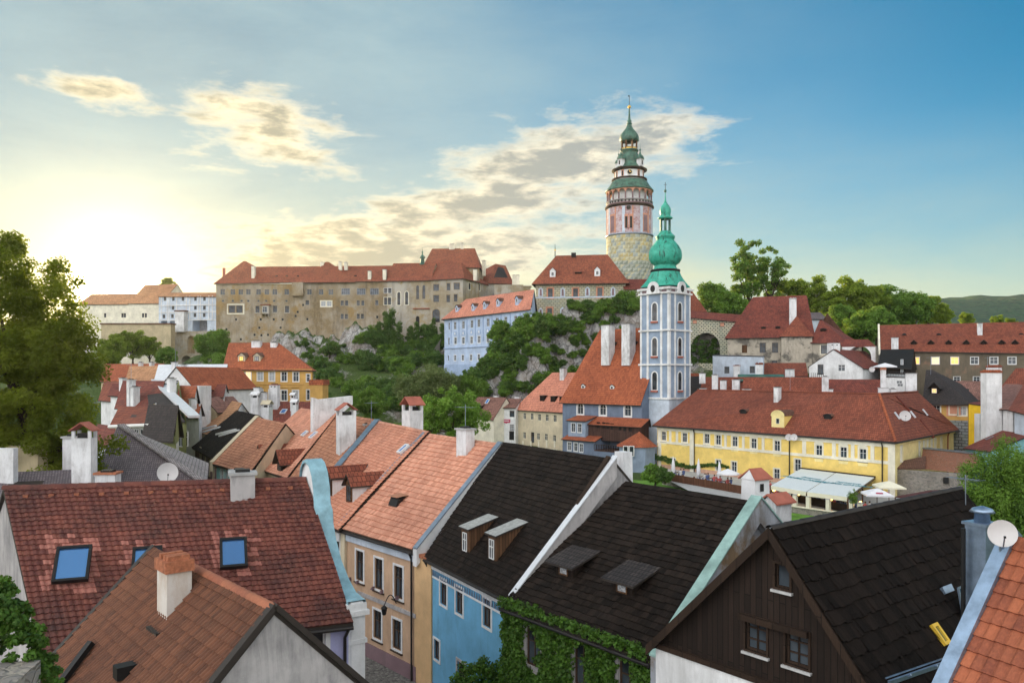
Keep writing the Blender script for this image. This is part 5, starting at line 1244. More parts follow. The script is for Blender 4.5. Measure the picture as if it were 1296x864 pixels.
# corner block
A, B = pY(545, 354, 234.5), pY(586, 352, 233); Cc = pY(617, 356, 250); D = A+(Cc-B); Cc.z = B.z; D.z = A.z
K5 = House('x', '', A, B, pY(555, 333, 246), pY(584, 333, 243), 4, C_=Cc, D_=D, hip=(1, 1), wall='castle2', roof='r_castle', root=CR, over=.5)
K5.R0.z = K5.R1.z = 33.9
K5.win('front', [P6(530, 368)], 1.7, 1.9, 1, 1, fm='m_winbrown', sur=.15, surm='castle'); K5.win('front', [P6(620, 362), P6(618, 448), P6(672, 443)], 1.0, 2.1, 1, 1, fm='m_winbrown', sur=.15, surm='castle'); K5.win('front', [P6(680, 358)], 1.7, 1.9, 1, 1, fm='m_winbrown', sur=.15, surm='castle')
K5.win('front', [P6(530, 448)], 1.7, 2.0, 1, 1, fm='m_winbrown', sur=.15, surm='castle'); K5.win('front', [P6(530, 572)], 2.2, 3.9, 2, 3, fm='m_winbrown', arch=True, sur=.2, surm='castle')
K5.win('right', [P6(773, 358), P6(843, 366)], 1.5, 2.0, 1, 1, fm='m_winbrown', sur=.2, surm='p_offwhite', cut=True)
K5.finish(); K5.chimney(601.5, 351, 341, wpx=4.5, d=1.2, m='p_offwhite', Y=240)
# tall hall roof
A, B = pY(537, 337, 244), pY(606, 338, 243)
K6 = CH_(A, B, 17, (547, 315.5), (601, 314.5), 20, (1, 1), roof='r_castle'); K6.finish()
for px, pt in ((570.5, 309), (573.5, 308.5), (585, 308)): build_chimney(CR, pY(px, 320, 252), V((1, 0, 0)), .9, .9, (320-pt)*.252, 'p_offwhite', 'slab')
build_chimney(CR, pY(612.5, 345, 250), V((1, 0, 0)), 1.1, 1.1, 3.8, 'p_offwhite', 'slab')
f = MB(); tc_ = pY(534.5, 338, 243)
f.lathe(tc_-ZUP*1, [(.9, 0), (.9, 1.6), (1.2, 1.7), (.7, 2.2), (.55, 3.6), (.9, 3.7), (.75, 4.2), (.25, 4.8), (.18, 5.4), (.3, 5.6), (.06, 6.0), (.02, 7.2)], 'verdigris_dark', 8, smooth=False); f.build('belfry', CR)
# right wing behind the corner block
A, B = pY(617, 357.5, 252), pY(648, 358, 262)
K7 = CH_(A, B, 14, (627, 335), (640, 336), 8, (1, 1), wall='castle2'); K7.finish()
K8 = CH_(pY(622, 385, 240), pY(680, 386, 246), 12, (635, 364), (668, 365), 6, (1, 1), wall='castle2', roof='m_lead'); K8.win('front', [(632, 365+30)], 1, 1.4); K8.finish()
for px in (650.5, 655): build_chimney(CR, pY(px, 365, 250), V((1, 0, 0)), 1.2, 1.2, 4.2, 'p_offwhite', 'slab')
b = MB(); b.box(pY(644, 372, 246)-ZUP*6, V((1, 0, 0)), 9, 5, 6+2.6, 'castle2'); b.box(pY(662, 372, 250)-ZUP*6, V((1, 0, 0)), 4.6, 5, 6+2.2, 'castle2'); b.box(pY(662, 372, 250)+ZUP*2.2, V((1, 0, 0)), 5.4, 5.6, .3, 'p_offwhite'); b.build('wall', CR)
# ---- cloak bridge and west wing at the left
BR = empty('castle_bridge', pY(238, 478, 250), 'white three storey covered castle bridge on tall stone arches', 'bridge')
A, B = pY(201, 375.5, 252), pY(276, 375.5, 248)
BB = House('x', '', A, B, A+V((0, 3, 1.5)), B+V((0, 3, 1.5)), pY(0, 404, 250).z, root=BR, wall='p_bluewhite', roof='r_tan', over=.3, vover=0)
P4 = lambda x, y: (120+x/6.644, 350+y/6.644)
BB.win('front', [P4(x, y) for x, y in ((590, 187), (660, 187), (741, 187), (846, 187), (922, 187), (658, 262), (846, 262), (922, 262), (842, 324), (919, 324), (581, 335), (653, 332))], .9, 1.2, 1, 1, fm='m_winbrown')
f = MB(); F_ = BB.fc['front']
for x in (560, 610, 625, 690, 770, 800, 870, 890, 960, 990): u, z = F_.px(*P4(x, 240)); f.prism([F_.P(u-.14, pY(0, 404, 250).z, 0), F_.P(u+.14, pY(0, 404, 250).z, 0), F_.P(u+.14, A.z, 0), F_.P(u-.14, A.z, 0)], F_.n*.12, 'p_white')
f.build('pilaster', BR)
for y in (298, 240, 365): z = F_.px(*P4(800, y))[1]; BB.band('front', z-.15, z+.15, 'p_white', .2)
BB.finish()
# arcaded piers
def archwall(root, F_, z0, z1, archs, mat, thick, name='arcade'):
    """wall with arched openings right through; archs: (u centre, width, spring z, base z)"""
    w = MB(); holes = [[(u-a/2, b0+.01), (u+a/2, b0+.01)]+[(u+math.cos(k*math.pi/12)*a/2, s+math.sin(k*math.pi/12)*a/2) for k in range(13)] for u, a, s, b0 in archs]
    wallmesh(w, F_, [(0, z0), (F_.L, z0), (F_.L, z1), (0, z1)], holes, mat, rev=thick)
    G_ = Face(F_.P(F_.L, 0, -thick), -F_.u, F_.L, z0, z1); G_.O = F_.P(F_.L, 0, -thick)
    wallmesh(w, G_, [(0, z0), (F_.L, z0), (F_.L, z1), (0, z1)], [[(F_.L-x, y) for x, y in h][::-1] for h in holes], mat, rev=.02)
    w.face([F_.P(0, z1), F_.P(F_.L, z1), F_.P(F_.L, z1, -thick), F_.P(0, z1, -thick)], mat)
    for u in (0, F_.L): w.face([F_.P(u, z0), F_.P(u, z1), F_.P(u, z1, -thick), F_.P(u, z0, -thick)], mat)
    w.build(name, root)
F2 = Face(h2(A), F_.u, F_.L, 0, 0)
def up(x, y): return F2.px(*P4(x, y))
z1 = pY(0, 404, 250).z; zz = up(0, 470)[1]
a1, a2, a3 = up(583, 400)[0], up(668, 400)[0], up(883, 400)[0]
archwall(BR, F2, zz-.01, z1, [(a1, 2.2, up(0, 390)[1], zz+.0), (a2, 3.2, up(0, 400)[1], zz), (a3, 5.2, up(0, 405)[1], zz)], 'p_bluewhite', 4)
archwall(BR, Face(h2(A)+F_.n*1.0, F_.u, F_.L, 0, 0), up(0, 665)[1], zz, [(up(825, 0)[0], 2.6, up(0, 540)[1], up(0, 650)[1]), (up(905, 0)[0], 2.8, up(0, 540)[1], up(0, 650)[1])], 'castle2', 5)
archwall(BR, Face(h2(A)+F_.n*1.6, F_.u, F_.L, 0, 0), -6, up(0, 665)[1], [(up(795, 0)[0], 3.2, up(0, 710)[1], -4), (up(905, 0)[0], 3.2, up(0, 710)[1], -4)], 'castle2', 6)
f = MB(); c9 = F2.P(F2.L/2, 0, -4.3); f.box(h2(c9)+ZUP*zz, F_.u, F2.L, .5, z1-zz-.02, 'p_old'); f.build('back_wall', BR)
f = MB(); f.box(h2(F2.P(up(745, 0)[0], 0, .9))+ZUP*up(0, 475)[1], F_.u, 3.1, 2.4, up(0, 310)[1]-up(0, 475)[1], 'p_white'); f.box(h2(F2.P(up(745, 0)[0], 0, .9))+ZUP*up(0, 310)[1], F_.u, 3.5, 2.8, .4, 'r_brown'); f.build('turret', BR)
W_ = HG('castle_west_wing', 'castle wing with plain roof at the left where the low sun stands', pY(163, 383.3, 258.5), pY(205, 383.5, 256), 16, (185, 361), 3, wall='p_offwhite', roof='r_tan', cat='building', over=.4)
WX = HG('x', '', pY(100, 385, 262), pY(163, 384.5, 258.7), 12, (150, 372), 3, root=W_.root, wall='p_offwhite', roof='r_tan', over=.4); WX.win('front', [(158, 399), (155, 399), (133, 399)], .8, 1.4, 1, 0, fm='m_winbrown'); WX.finish()
W_.win('front', [(181, 399), (184.5, 399)], .8, 1.4, 1, 0, fm='m_winbrown'); W_.finish()
W2 = empty('retaining_wall', pY(180, 440, 240), 'tall cream terrace wall under the west wing at the left', 'wall')
b = MB(); b.box(pY(175, 445, 243), V((1, -.02, 0)), 21.5, 3, 8.3, 'p_goldwall'); b.build('wall', W2); b = MB(); b.box(pY(175, 445, 243)+ZUP*8.3, V((1, -.02, 0)), 22, 3.6, .4, 'r_brown'); b.build('coping', W2)
# ================================================================== BLUE CASTLE BUILDING
A, B = pY(562.5, 402, 205), pY(673, 389, 175)
H = HH('pale_blue_castle_house', 'long pale blue castle building with four rows of windows and bright orange-pink roof', A, B, 11, (590, 380), (675, 366), -2, hip=(1, 0), bv=V((1.2, 11, 0)), wall='p_pblue2', roof='r_pink', over=.5)
P8 = lambda x, y: (550+x/7.2, 360+y/7.2)
H.win('front', [P8(x, y) for x, y in ((187, 375), (262, 368), (340, 360), (403, 352), (488, 345), (570, 338), (648, 330), (738, 322))], 1.2, 1.9, 1, 1, sur=.12, surm='p_pblue2', pm='glass', fm='m_winwhite')
H.win('front', [P8(x, y) for x, y in ((133, 380), (816, 313), (130, 517))], .7, 1.9, 0, 1, sur=.1, surm='p_pblue2')
H.win('front', [P8(x, y) for x, y in ((190, 513), (262, 510), (337, 505), (406, 500), (485, 493), (568, 487), (648, 483), (735, 465))], 1.15, 1.7, 1, 1, sur=.14, surm='p_white')
H.win('front', [P8(x, y) for x, y in ((187, 668), (257, 667), (332, 665), (403, 662), (480, 655), (325, 803), (400, 802), (470, 800))], 1.0, 1.45, 1, 1, sur=.14, surm='p_white'); H.win('front', [P8(127, 670)], .5, 1.4, 0, 0)
F_ = H.fc['front']; z = F_.px(*P8(200, 577))[1]; H.band('front', z-.12, z+.12, 'p_pblue', .25); z2 = F_.px(*P8(200, 727))[1]; H.band('front', -2, z2, 'p_pblue', .15, name='plinth')
f = MB()
for x in (152, 222, 295, 372, 443, 523, 605, 690, 780, 850): u, _ = F_.px(*P8(x, 400)); f.prism([F_.P(u-.18, z+1.3, 0), F_.P(u+.18, z+1.3, 0), F_.P(u+.18, A.z-.7, 0), F_.P(u-.18, A.z-.7, 0)], F_.n*.12, 'p_pblue')
f.build('pilaster', H.root)
f = MB()
for x, y in ((187, 445), (262, 440), (337, 433), (406, 428), (485, 420), (568, 415), (648, 408), (735, 400)):
    u, zz = F_.px(*P8(x, y)); f.prism([F_.P(u-.7, zz-.5, 0), F_.P(u+.7, zz-.5, 0), F_.P(u+.7, zz+.5, 0), F_.P(u-.7, zz+.5, 0)], F_.n*.06, 'p_pblue'); f.prism([F_.P(u-.4, zz-.3, .06), F_.P(u+.4, zz-.3, .06), F_.P(u, zz+.4, .06)], F_.n*.04, 'p_white')
f.build('stucco_panel', H.root)
for px, py in ((578, 396), (598.5, 394.5), (613, 392), (630, 388.5), (654, 386)): H.dormer(px, py, 1.2, 1.6, .55, 'gable', 'p_pblue2', 'r_brown', win=(.55, .9, 0, 0, 1.1), fm='m_winwhite', ov=.15)
H.finish()
# ================================================================== SMALL CASTLE (painted) AND ROUND TOWER
A, B = pY(678, 356, 190), pY(792, 355, 187)
H = HH('small_castle_house', 'painted castle house under a steep red hip roof at the foot of the round tower', A, B, 15, (704, 324), (769, 323), 8, wall='sgraf', roof='r_castle', over=.9)
Q3 = lambda x, y: (660+x/6.17, 300+y/6.17)
H.win('front', [Q3(225, 437), Q3(422, 437), Q3(612, 432), Q3(220, 590), Q3(422, 585)], 1.15, 2.2, 1, 1, fm='m_winbrown', sur=.35, surm='p_salmon')
F_ = H.fc['front']
f = MB()
for x, y in ((150, 430), (322, 430), (515, 425), (715, 425), (150, 590), (320, 585), (600, 560)):
    u, z = F_.px(*Q3(x, y)); f.prism([F_.P(u-.55, z-1.1, 0), F_.P(u+.55, z-1.1, 0), F_.P(u+.55, z+.7, 0), F_.P(u, z+1.25, 0), F_.P(u-.55, z+.7, 0)], F_.n*.05, 'p_bluewhite'); f.prism([F_.P(u-.3, z-.9, .05), F_.P(u+.3, z-.9, .05), F_.P(u+.2, z+.7, .05), F_.P(u-.2, z+.7, .05)], F_.n*.03, 'p_mauve')
f.build('painted_niche', H.root); z = F_.px(*Q3(400, 470))[1]; H.band('front', z-.15, z+.15, 'p_bluewhite', .08); z = F_.px(*Q3(400, 365))[1]; H.band('front', z-.1, z+.3, 'p_old', .2, name='cornice')
for x, y in ((243, 312), (592, 305)): H.dormer(*Q3(x, y), 1.35, 1.6, .7, 'gable', 'p_white', 'r_castle', win=(.6, .9, 1, 0), ov=.1)
H.dormer(*Q3(443, 288), 1.6, .5, .1, 'shed', 'w_dark', 'r_castle', slope=.4); H.finish()
f = MB(); f.tube([pY(702.5, 325, 195), pY(702.5, 309, 195)], [.12, .04], 'm_black', 6); f.lathe(pY(702.5, 316.5, 195), [(.02, -.3), (.25, 0), (.02, .3)], 'm_gold', 8); f.build('finial', H.root)
f = MB(); 
for dx in (-2, 0, 2): f.box(pY(726+dx, 325, 195), V((1, 0, 0)), .35, .5, 1.0, 'm_black')
f.build('chimney', H.root)
# right wing with sgraffito and low roof towards the bridge
H2 = HH('castle_side_wing', 'low sgraffito wing right of the small castle house under the tower', pY(790, 366, 186), pY(860, 366, 186), 8, (795, 354), (860, 354), 8, hip=(0, 0), wall='sgraf2', roof='r_red2', over=.4)
H2.finish()
TW = empty('castle_tower', pY(797, 400, 213), 'tall round painted castle tower with green tiered top and gilded ball', 'tower')
TC = V(((796.5-CX)/F*213, 213, 0))
def ty(py): return (HY-py)*.213
def lat(name, prof, m, n=40, root=TW, c=TC, zf=ty, sc=.213, **k):
    f = MB(); f.lathe(c, [(r*sc, zf(y)) for r, y in prof], m, n, **k); return f.build(name, root)
lat('stone_wall', [(29.4, 420), (29.2, 333.5), (28.8, 332), (28.6, 299.5)], 'towerstone')
f = MB(); R7 = random.Random(9)      # painted diamond blocks on the round shaft
for k in range(13):
    z1_, z0_ = ty(300)-k*1.02, ty(300)-(k+1)*1.02; low = k > 6
    for j in range(30):
        a0, a1 = 2*math.pi*(j+.5*(k % 2))/30, 2*math.pi*(j+1+.5*(k % 2))/30; r7 = 29.05*.213 if not low else 29.5*.213
        q = [TC+V((math.cos(a)*r7, math.sin(a)*r7, z)) for a, z in ((a0, z0_), (a1, z0_), (a1, z1_), (a0, z1_))]; t7 = R7.random()
        cm = (('blk_a', 'blk_b') if t7 < .45 else ('blk_a', 'blk_e') if t7 < .65 else ('blk_c', 'blk_f')) if not low else (('blk_c', 'blk_d') if t7 < .6 else ('blk_a', 'blk_f'))
        c7 = (q[0]+q[2])/2; f.face([q[0], q[1], c7], cm[1]); f.face([q[1], q[2], c7], cm[1]); f.face([q[2], q[3], c7], cm[0]); f.face([q[3], q[0], c7], cm[0])
f.build('painted_blocks', TW); lat('string_course', [(29.2, 301), (30.2, 300.5), (30.2, 299), (29.0, 298.5)], 'm_lead')
lat('painted_wall', [(28.7, 300), (28.6, 264)], 'towerpaint'); lat('string_course', [(28.7, 265.5), (30.8, 264.5), (30.9, 263), (29.4, 262.4)], 'w_dark')
f = MB()
for k in range(16):
    a = k*math.pi/8; u = V((-math.sin(a), math.cos(a), 0)); f.box(TC+V((math.cos(a), math.sin(a), 0))*28.8*.213+ZUP*ty(299.5), u, .75 if k % 2 else .3, .14, ty(266)-ty(299.5), 'p_bluewhite' if k % 2 else 'p_salmon')
f.build('painted_pilaster', TW)
for a in (-100, -55, -145, -10, 35):
    a = math.radians(a); d = V((math.cos(a), math.sin(a), 0)); u = V((-d.y, d.x, 0)); f = MB(); k = -98 if a == math.radians(-100) else 0
    if k:
        for s_ in (-1, 1):
            for m_n, w2, h2_, o_ in (('p_salmon', .95, 3.6, .05), ('m_black', .6, 3.0, .12)): f.box(TC+d*(28.6*.213+o_-.05)+u*(s_*.62)+ZUP*(ty(293.5)), u, w2, .12, h2_, m_n)
        f.lathe(TC+d*(28.6*.213-.05)+ZUP*ty(268.5), [(.45, -.45), (.6, 0), (.45, .45)], 'm_black', 10)
    else:
        f.box(TC+d*(28.6*.213-.02)+ZUP*ty(297), u, 1.9, .12, 4.8, 'p_salmon'); f.box(TC+d*(28.6*.213+.03)+ZUP*ty(296.5), u, 1.3, .12, 4.2, 'p_mauve')
    f.build('window', TW)
# gallery with arches
lat('gallery_floor', [(27, 263), (29.6, 262), (29.6, 260.8), (26, 260.8)], 'p_mauve'); lat('inner_wall', [(22, 262), (22, 240)], 'p_white')
f = MB(); n_ = 20
for k in range(n_):
    a0 = 2*math.pi*k/n_; d = V((math.cos(a0), math.sin(a0), 0)); R_0 = 27.8*.213; f.lathe(TC+d*R_0, [(.30, ty(262)), (.24, ty(258)), (.20, ty(250)), (.28, ty(249))], 'p_mauve', 8)
    rows = [[], []]
    for j in range(11):
        t = j/10; a = a0+2*math.pi/n_*t; dd_ = V((math.cos(a), math.sin(a), 0)); zarc = ty(249)+math.sin(t*math.pi)**.6*.95
        rows[0].append(TC+dd_*(R_0+.22)+ZUP*zarc); rows[1].append(TC+dd_*(R_0+.22)+ZUP*ty(242.5))
    f.grid(rows, 'p_salmon'); f.grid([[p-h2(p-TC).normalized()*.44 for p in r_] for r_ in rows][::-1], 'p_salmon')
    f.grid([rows[0], [p-h2(p-TC).normalized()*.44 for p in rows[0]]], 'p_salmon')
f.build('arcade', TW)
lat('railing', [(28.8, 262), (28.8, 257.4), (29.4, 257.4), (29.4, 256.8), (28.2, 256.8), (28.2, 262)], 'p_old')
f = MB()
for k in range(40):
    a = 2*math.pi*k/40; d = V((math.cos(a), math.sin(a), 0)); f.box(TC+d*28.95*.213+ZUP*ty(261), V((-d.y, d.x, 0)), .42, .1, .55, 'm_black')
f.build('railing_panel', TW)
lat('lower_roof', [(27, 244), (30.4, 243.4), (30.2, 242.2), (25.5, 236.5), (22.6, 231.5), (21.5, 230.5)], 'verdigris_dark'); lat('upper_wall', [(21.6, 232), (20.5, 230), (18.6, 228), (18.4, 217)], 'p_white')
lat('cornice', [(21.5, 229.5), (22.4, 228.8), (22.2, 227.6), (18, 227)], 'w_dark'); lat('cornice', [(18.5, 218.5), (22.2, 217), (22.2, 215.5), (18, 214.5)], 'w_dark')
f = MB()
for a in (-60, -30, -125, -155, 20, 180): a = math.radians(a); d = V((math.cos(a), math.sin(a), 0)); f.box(TC+d*(18.4*.213)+ZUP*ty(226.5), V((-d.y, d.x, 0)), .7, .16, 1.7, 'p_salmon'); f.box(TC+d*(18.4*.213+.06)+ZUP*ty(226.2), V((-d.y, d.x, 0)), .4, .16, 1.3, 'm_black')
f.build('window', TW)
a = math.radians(-97); d = V((math.cos(a), math.sin(a), 0)); f = MB(); u = V((-d.y, d.x, 0)); cc = TC+d*(18.4*.213+.12)+ZUP*ty(222.3)
f.face([cc+u*(math.cos(t*math.pi/10)*.85)+ZUP*(math.sin(t*math.pi/10)*.85) for t in range(20)], 'p_offwhite'); f.face([cc+d*.03+u*(math.cos(t*math.pi/10)*.6)+ZUP*(math.sin(t*math.pi/10)*.6) for t in range(20)], 'm_black'); f.bar(cc+d*.07, cc+d*.07+ZUP*.55, .12, .05, 'm_gold', up=d); f.bar(cc+d*.07, cc+d*.07+u*.35, .12, .05, 'm_gold', up=d); f.build('clock', TW)
lat('middle_roof', [(20, 215.5), (17.5, 214), (13.5, 209), (11.5, 202), (10.5, 196), (10.2, 192.5), (11.5, 192), (11.5, 190.5), (3, 190)], 'verdigris_dark', 16, smooth=True)
for a in (-42, -138, 42, 138):
    a = math.radians(a); c_ = TC+V((math.cos(a), math.sin(a), 0))*16*.213
    f = MB(); f.box(c_+ZUP*ty(213.5), V((math.cos(a), math.sin(a), 0)), 1.35, 1.35, 2.0, 'p_white'); f.box(c_+ZUP*(ty(213.5)+.4), V((math.cos(a), math.sin(a), 0)), 1.39, .5, 1.1, 'm_black'); f.lathe(c_, [(1.15, ty(204.5)), (1.1, ty(203.5)), (.9, ty(201)), (.35, ty(198.5)), (.2, ty(196)), (.10, ty(194.5)), (.25, ty(193)), (.22, ty(192)), (.04, ty(191)), (.03, ty(184))], 'verdigris_dark', 8, smooth=False)
    f.build('corner_turret', TW)
f = MB()
for k in range(8):
    a = k*math.pi/4+.2; f.box(TC+V((math.cos(a), math.sin(a), 0))*9.8*.213+ZUP*ty(191), V((-math.sin(a), math.cos(a), 0)), .32, .3, ty(178)-ty(191), 'w_brown')
f.build('lantern', TW); lat('railing', [(10.4, 191), (10.4, 188.2), (10, 188.2)], 'm_gold')
lat('dome', [(9, 180), (11.2, 179.3), (11.6, 177.5), (11.6, 174), (10.5, 170.5), (7.5, 166.5), (4.6, 163), (3.0, 159.5), (2.6, 157.5)], 'verdigris_dark', 16, lobes=8, amp=.05)
lat('finial', [(2.6, 158), (3.9, 157), (2.2, 155.5), (3.2, 153.5), (1.7, 152), (1.3, 148), (.8, 139), (.4, 137)], 'verdigris_dark', 10); lat('gilded_ball', [(.1, 138.2), (1.7, 137), (2.3, 135.6), (1.7, 134.2), (.1, 133)], 'm_gold', 12)
f = MB(); f.tube([TC+ZUP*ty(134), TC+ZUP*ty(121)], .07, 'm_black', 6); f.face([TC+ZUP*ty(120.5), TC+V((-.45, 0, ty(121.5))), TC+ZUP*ty(123.5), TC+V((.1, 0, ty(122)))], 'm_black'); f.build('weathervane', TW)
# ================================================================== CHURCH
A, B = pY(712, 504, 150), pY(812, 508.5, 137.5); A.z = B.z = -4.5
CH0 = HH('church', 'slate blue church with steep orange roof, two big white chimneys and green-domed tower', A, B, 16, (759, 417), (812, 417), -16.2, hip=(1, 0), wall='p_slate', roof='r_orange', over=.5, cat='church')
CHR = CH0.root
CH0.win('front', [(734.5, 517), (763, 518), (794.5, 519)], 1.35, 2.0, 1, 1, fm='m_winwhite', sur=.28, surm='p_white', arch=True)
CH0.chimney(769.5, 455.5, 411.5, wpx=12, d=1.9, cap='slab', capm='concrete'); CH0.chimney(795.5, 455.5, 410, wpx=12.3, d=1.9, cap='slab', capm='concrete')
for px, py in ((738, 491), (774.5, 492)): CH0.dormer(px, py, .9, .55, .3, 'gable', 'p_white', 'r_orange', win=(.4, .35, 0, 0, .28), fm='m_winbrown', pm='m_black', ov=.1)
for px, py in ((778, 437), (804, 436)): CH0.dormer(px, py, .7, .5, .2, 'gable', 'w_dark', 'r_brown', ov=.05)
CH0.finish()
F_ = CH0.fc['front']
def off(px, py, o): return hit(px, py, V((F_.O.x, F_.O.y, 0))+F_.n*o, F_.n)
def annex(a, b_, r, o, zb, wall, roof, wins=(), **k):
    """lean-to built out from the nave wall by o metres: eave pixels a, b_, ridge height pixel r at the wall"""
    A_, B_ = off(*a, o), off(*b_, o); z = (A_.z+B_.z)/2; A_.z = B_.z = z; zr = off(*r, .05).z
    H = House('x', '', A_, B_, h2(A_)-F_.n*(o-.05)+ZUP*zr, h2(B_)-F_.n*(o-.05)+ZUP*zr, zb, C_=h2(B_)-F_.n*(o+.0)+ZUP*z, D_=h2(A_)-F_.n*(o+.0)+ZUP*z, root=CHR, wall=wall, roof=roof, over=.35, vover=.3, **k); return H
an = annex((741, 534.5), (811, 542), (760, 528), 2.4, off(760, 557, 2.4).z, 'w_gallery', 'r_orange')
an.win('front', [(757, 536.5+1.4), (764, 538.3), (769, 539), (774.5, 539.8), (784.5, 541), (790.5, 541.8), (797.5, 542.7)], .7, 1.15, 1, 0, fm='w_gallery', pm='m_black'); an.finish()
an = annex((719, 531), (741, 534), (730, 526), 3.2, off(725, 552, 3.2).z, 'p_slatelt', 'r_orange'); an.win('front', [(725.5, 541), (733.5, 541.5)], .9, 1.6, 1, 1, sur=.1); an.finish()
an = annex((713, 556), (753, 558), (740, 544), 4.2, -16.2, 'p_slate', 'r_orange'); an.win('front', [(720.5, 564.5), (728.5, 565.5), (735.5, 566.5)], .8, 1.5, 1, 1, sur=.12, surm='p_white'); an.finish()
an = annex((752, 580), (778, 583), (760, 561), 1.6, -16.2, 'p_slate', 'r_red2') if 0 else None
f = MB(); q1, q2 = off(752, 575, 5.0), off(792, 578, 5.0); f.prism([h2(q1)+ZUP*-13.2, h2(q2)+ZUP*-13.2, h2(q2)-F_.n*5+ZUP*-13.2, h2(q1)-F_.n*5+ZUP*-13.2], ZUP*.2, 'w_gallery')
for t in np.linspace(0, 1, 14): p = q1.lerp(q2, t); f.box(V((p.x, p.y, -13.0)), CH0.uf, .12, .06, .95, 'w_frame')
f.bar(V((q1.x, q1.y, -12.05)), V((q2.x, q2.y, -12.05)), .1, .08, 'w_frame'); f.prism([h2(q1)+ZUP*-16.2, h2(q2)+ZUP*-16.2, h2(q2)-F_.n*4.9+ZUP*-16.2, h2(q1)-F_.n*4.9+ZUP*-16.2], ZUP*3.0, 'p_slate'); f.build('balcony', CHR)
CHd = Face(F_.O, F_.u, F_.L, 0, 0)
f = MB(); u, z = F_.px(764, 567); f.prism([F_.P(u-.5, -13, .02), F_.P(u+.5, -13, .02), F_.P(u+.5, -10.8, .02), F_.P(u-.5, -10.8, .02)], F_.n*.06, 'w_brown'); f.build('door', CHR)
# polygonal pavilion with red tent roof
f = MB(); pc = pY(806, 562, 132); 
def ngon(c, r, n, z, rot=.3): return [V((c.x+math.cos(rot+2*math.pi*k/n)*r, c.y+math.sin(rot+2*math.pi*k/n)*r, z)) for k in range(n)]
zE = (475-562)*.132; zT = (475-546.5)*.132
f.prism(ngon(pc, 3.1, 8, -16.2), ZUP*(zE+16.2), 'p_slatelt'); f.build('pavilion', CHR); f = MB(); rr = ngon(pc, 3.6, 8, zE-.25); tp = V((pc.x+.6, pc.y+1, zT))
for i in range(8): f.face([rr[i], rr[(i+1) % 8], tp], 'r_orange')
f.face(rr[::-1], 'verge'); f.build('pavilion_roof', CHR)
f = MB()
for px in (792, 799.5): p = pY(px, 571, 128.7); f.box(p-ZUP*.8, V((1, -.3, 0)), .85, .25, 1.7, 'm_winwhite'); f.box(p-ZUP*.7, V((1, -.3, 0)), .6, .28, 1.5, 'glass')
f.build('window', CHR)
# ---- tower
N0 = V((27.06, 136, 0)); dL = V((-.678, .735, 0)); dR = V((.735, .678, 0)); S_ = 6.2
zc = lambda py: (HY-py)*.136
P0 = N0+dL*S_; P2_ = N0+dR*S_; P3 = P0+dR*S_
fL = Face(P0, -dL, S_, 0, 0); fR = Face(N0, dR, S_, 0, 0); fB1 = Face(P2_, dL, S_, 0, 0); fB2 = Face(P3, -dR, S_, 0, 0)
w = MB(); zt1 = zc(362); wl = []
for F_2, pts in ((fL, ((830, 394.5), (830, 438.7), (829.5, 482))), (fR, ((860, 394.5), (860, 438.7), (860, 482)))):
    for px, py in pts: u, z = F_2.px(px, py); F_2.holes.append([(S_/2-.5, z-1.55), (S_/2+.5, z-1.55)]+[(S_/2+math.cos(k*math.pi/8)*.5, z+1.05+math.sin(k*math.pi/8)*.5) for k in range(9)]); wl.append((F_2, S_/2, z))
for F_2 in (fL, fR, fB1, fB2): wallmesh(w, F_2, [(0, -16.2), (S_, -16.2), (S_, zt1), (0, zt1)], F_2.holes, 'p_slatelt', rev=.3)
w.build('wall', CHR, 'blue-grey tower wall')
for F_2, u, z in wl:
    fm_, pm_ = win_meshes(1.0, 3.1, 1, 3, 'm_winbrown', 'glass', .22, 'p_white', True, False, None)
    for me_, nm_ in ((fm_, 'window'), (pm_, 'pane')):
        o = bpy.data.objects.new(nm_, me_); C.objects.link(o)
        if nm_ == 'window': o.parent = CHR; M = Matrix(((F_2.u.x, 0, F_2.n.x), (F_2.u.y, 0, F_2.n.y), (0, 1, 0))).to_4x4(); M.translation = F_2.P(u, z)-V(CHR['_o']); o.matrix_local = M; last = o
        else: o.parent = last
w = MB()
bz = [zc(525), zc(504.5), zc(461.4), zc(417.5), zc(370)]
for F_2 in (fL, fR, fB1, fB2):
    for i in range(1, 4):
        z0, z1 = bz[i], bz[i+1]
        for a, c in ((0, .35), (1.42, 1.85), (S_-1.85, S_-1.42), (S_-.35, S_)): w.prism([F_2.P(a, z0, 0), F_2.P(c, z0, 0), F_2.P(c, z1, 0), F_2.P(a, z1, 0)], F_2.n*.10, 'p_white')
        zw = [z for G_, u, z in wl if G_ is F_2][::-1]
        if len(zw) == 3: zz = zw[i-1]; w.prism([F_2.P(S_/2-.7, zz-1.95, 0), F_2.P(S_/2+.7, zz-1.95, 0), F_2.P(S_/2+.7, zz-1.65, 0), F_2.P(S_/2-.7, zz-1.65, 0)], F_2.n*.28, 'sienna')
    w.prism([F_2.P(0, zc(505), 0), F_2.P(S_, zc(505), 0), F_2.P(S_, -16.2, 0), F_2.P(0, -16.2, 0)][::-1], F_2.n*.06, 'p_bluewhite')
    w.prism([F_2.P(0, zc(371), 0), F_2.P(S_, zc(371), 0), F_2.P(S_, zt1, 0), F_2.P(0, zt1, 0)], F_2.n*.08, 'p_white')
w.build('pilaster', CHR)
cen = (N0+P3)/2; sq = lambda h_, z: [cen+(-dL*a+dR*b_)*h_+ZUP*z for a, b_ in ((1, -1), (1, 1), (-1, 1), (-1, -1))]
w = MB()
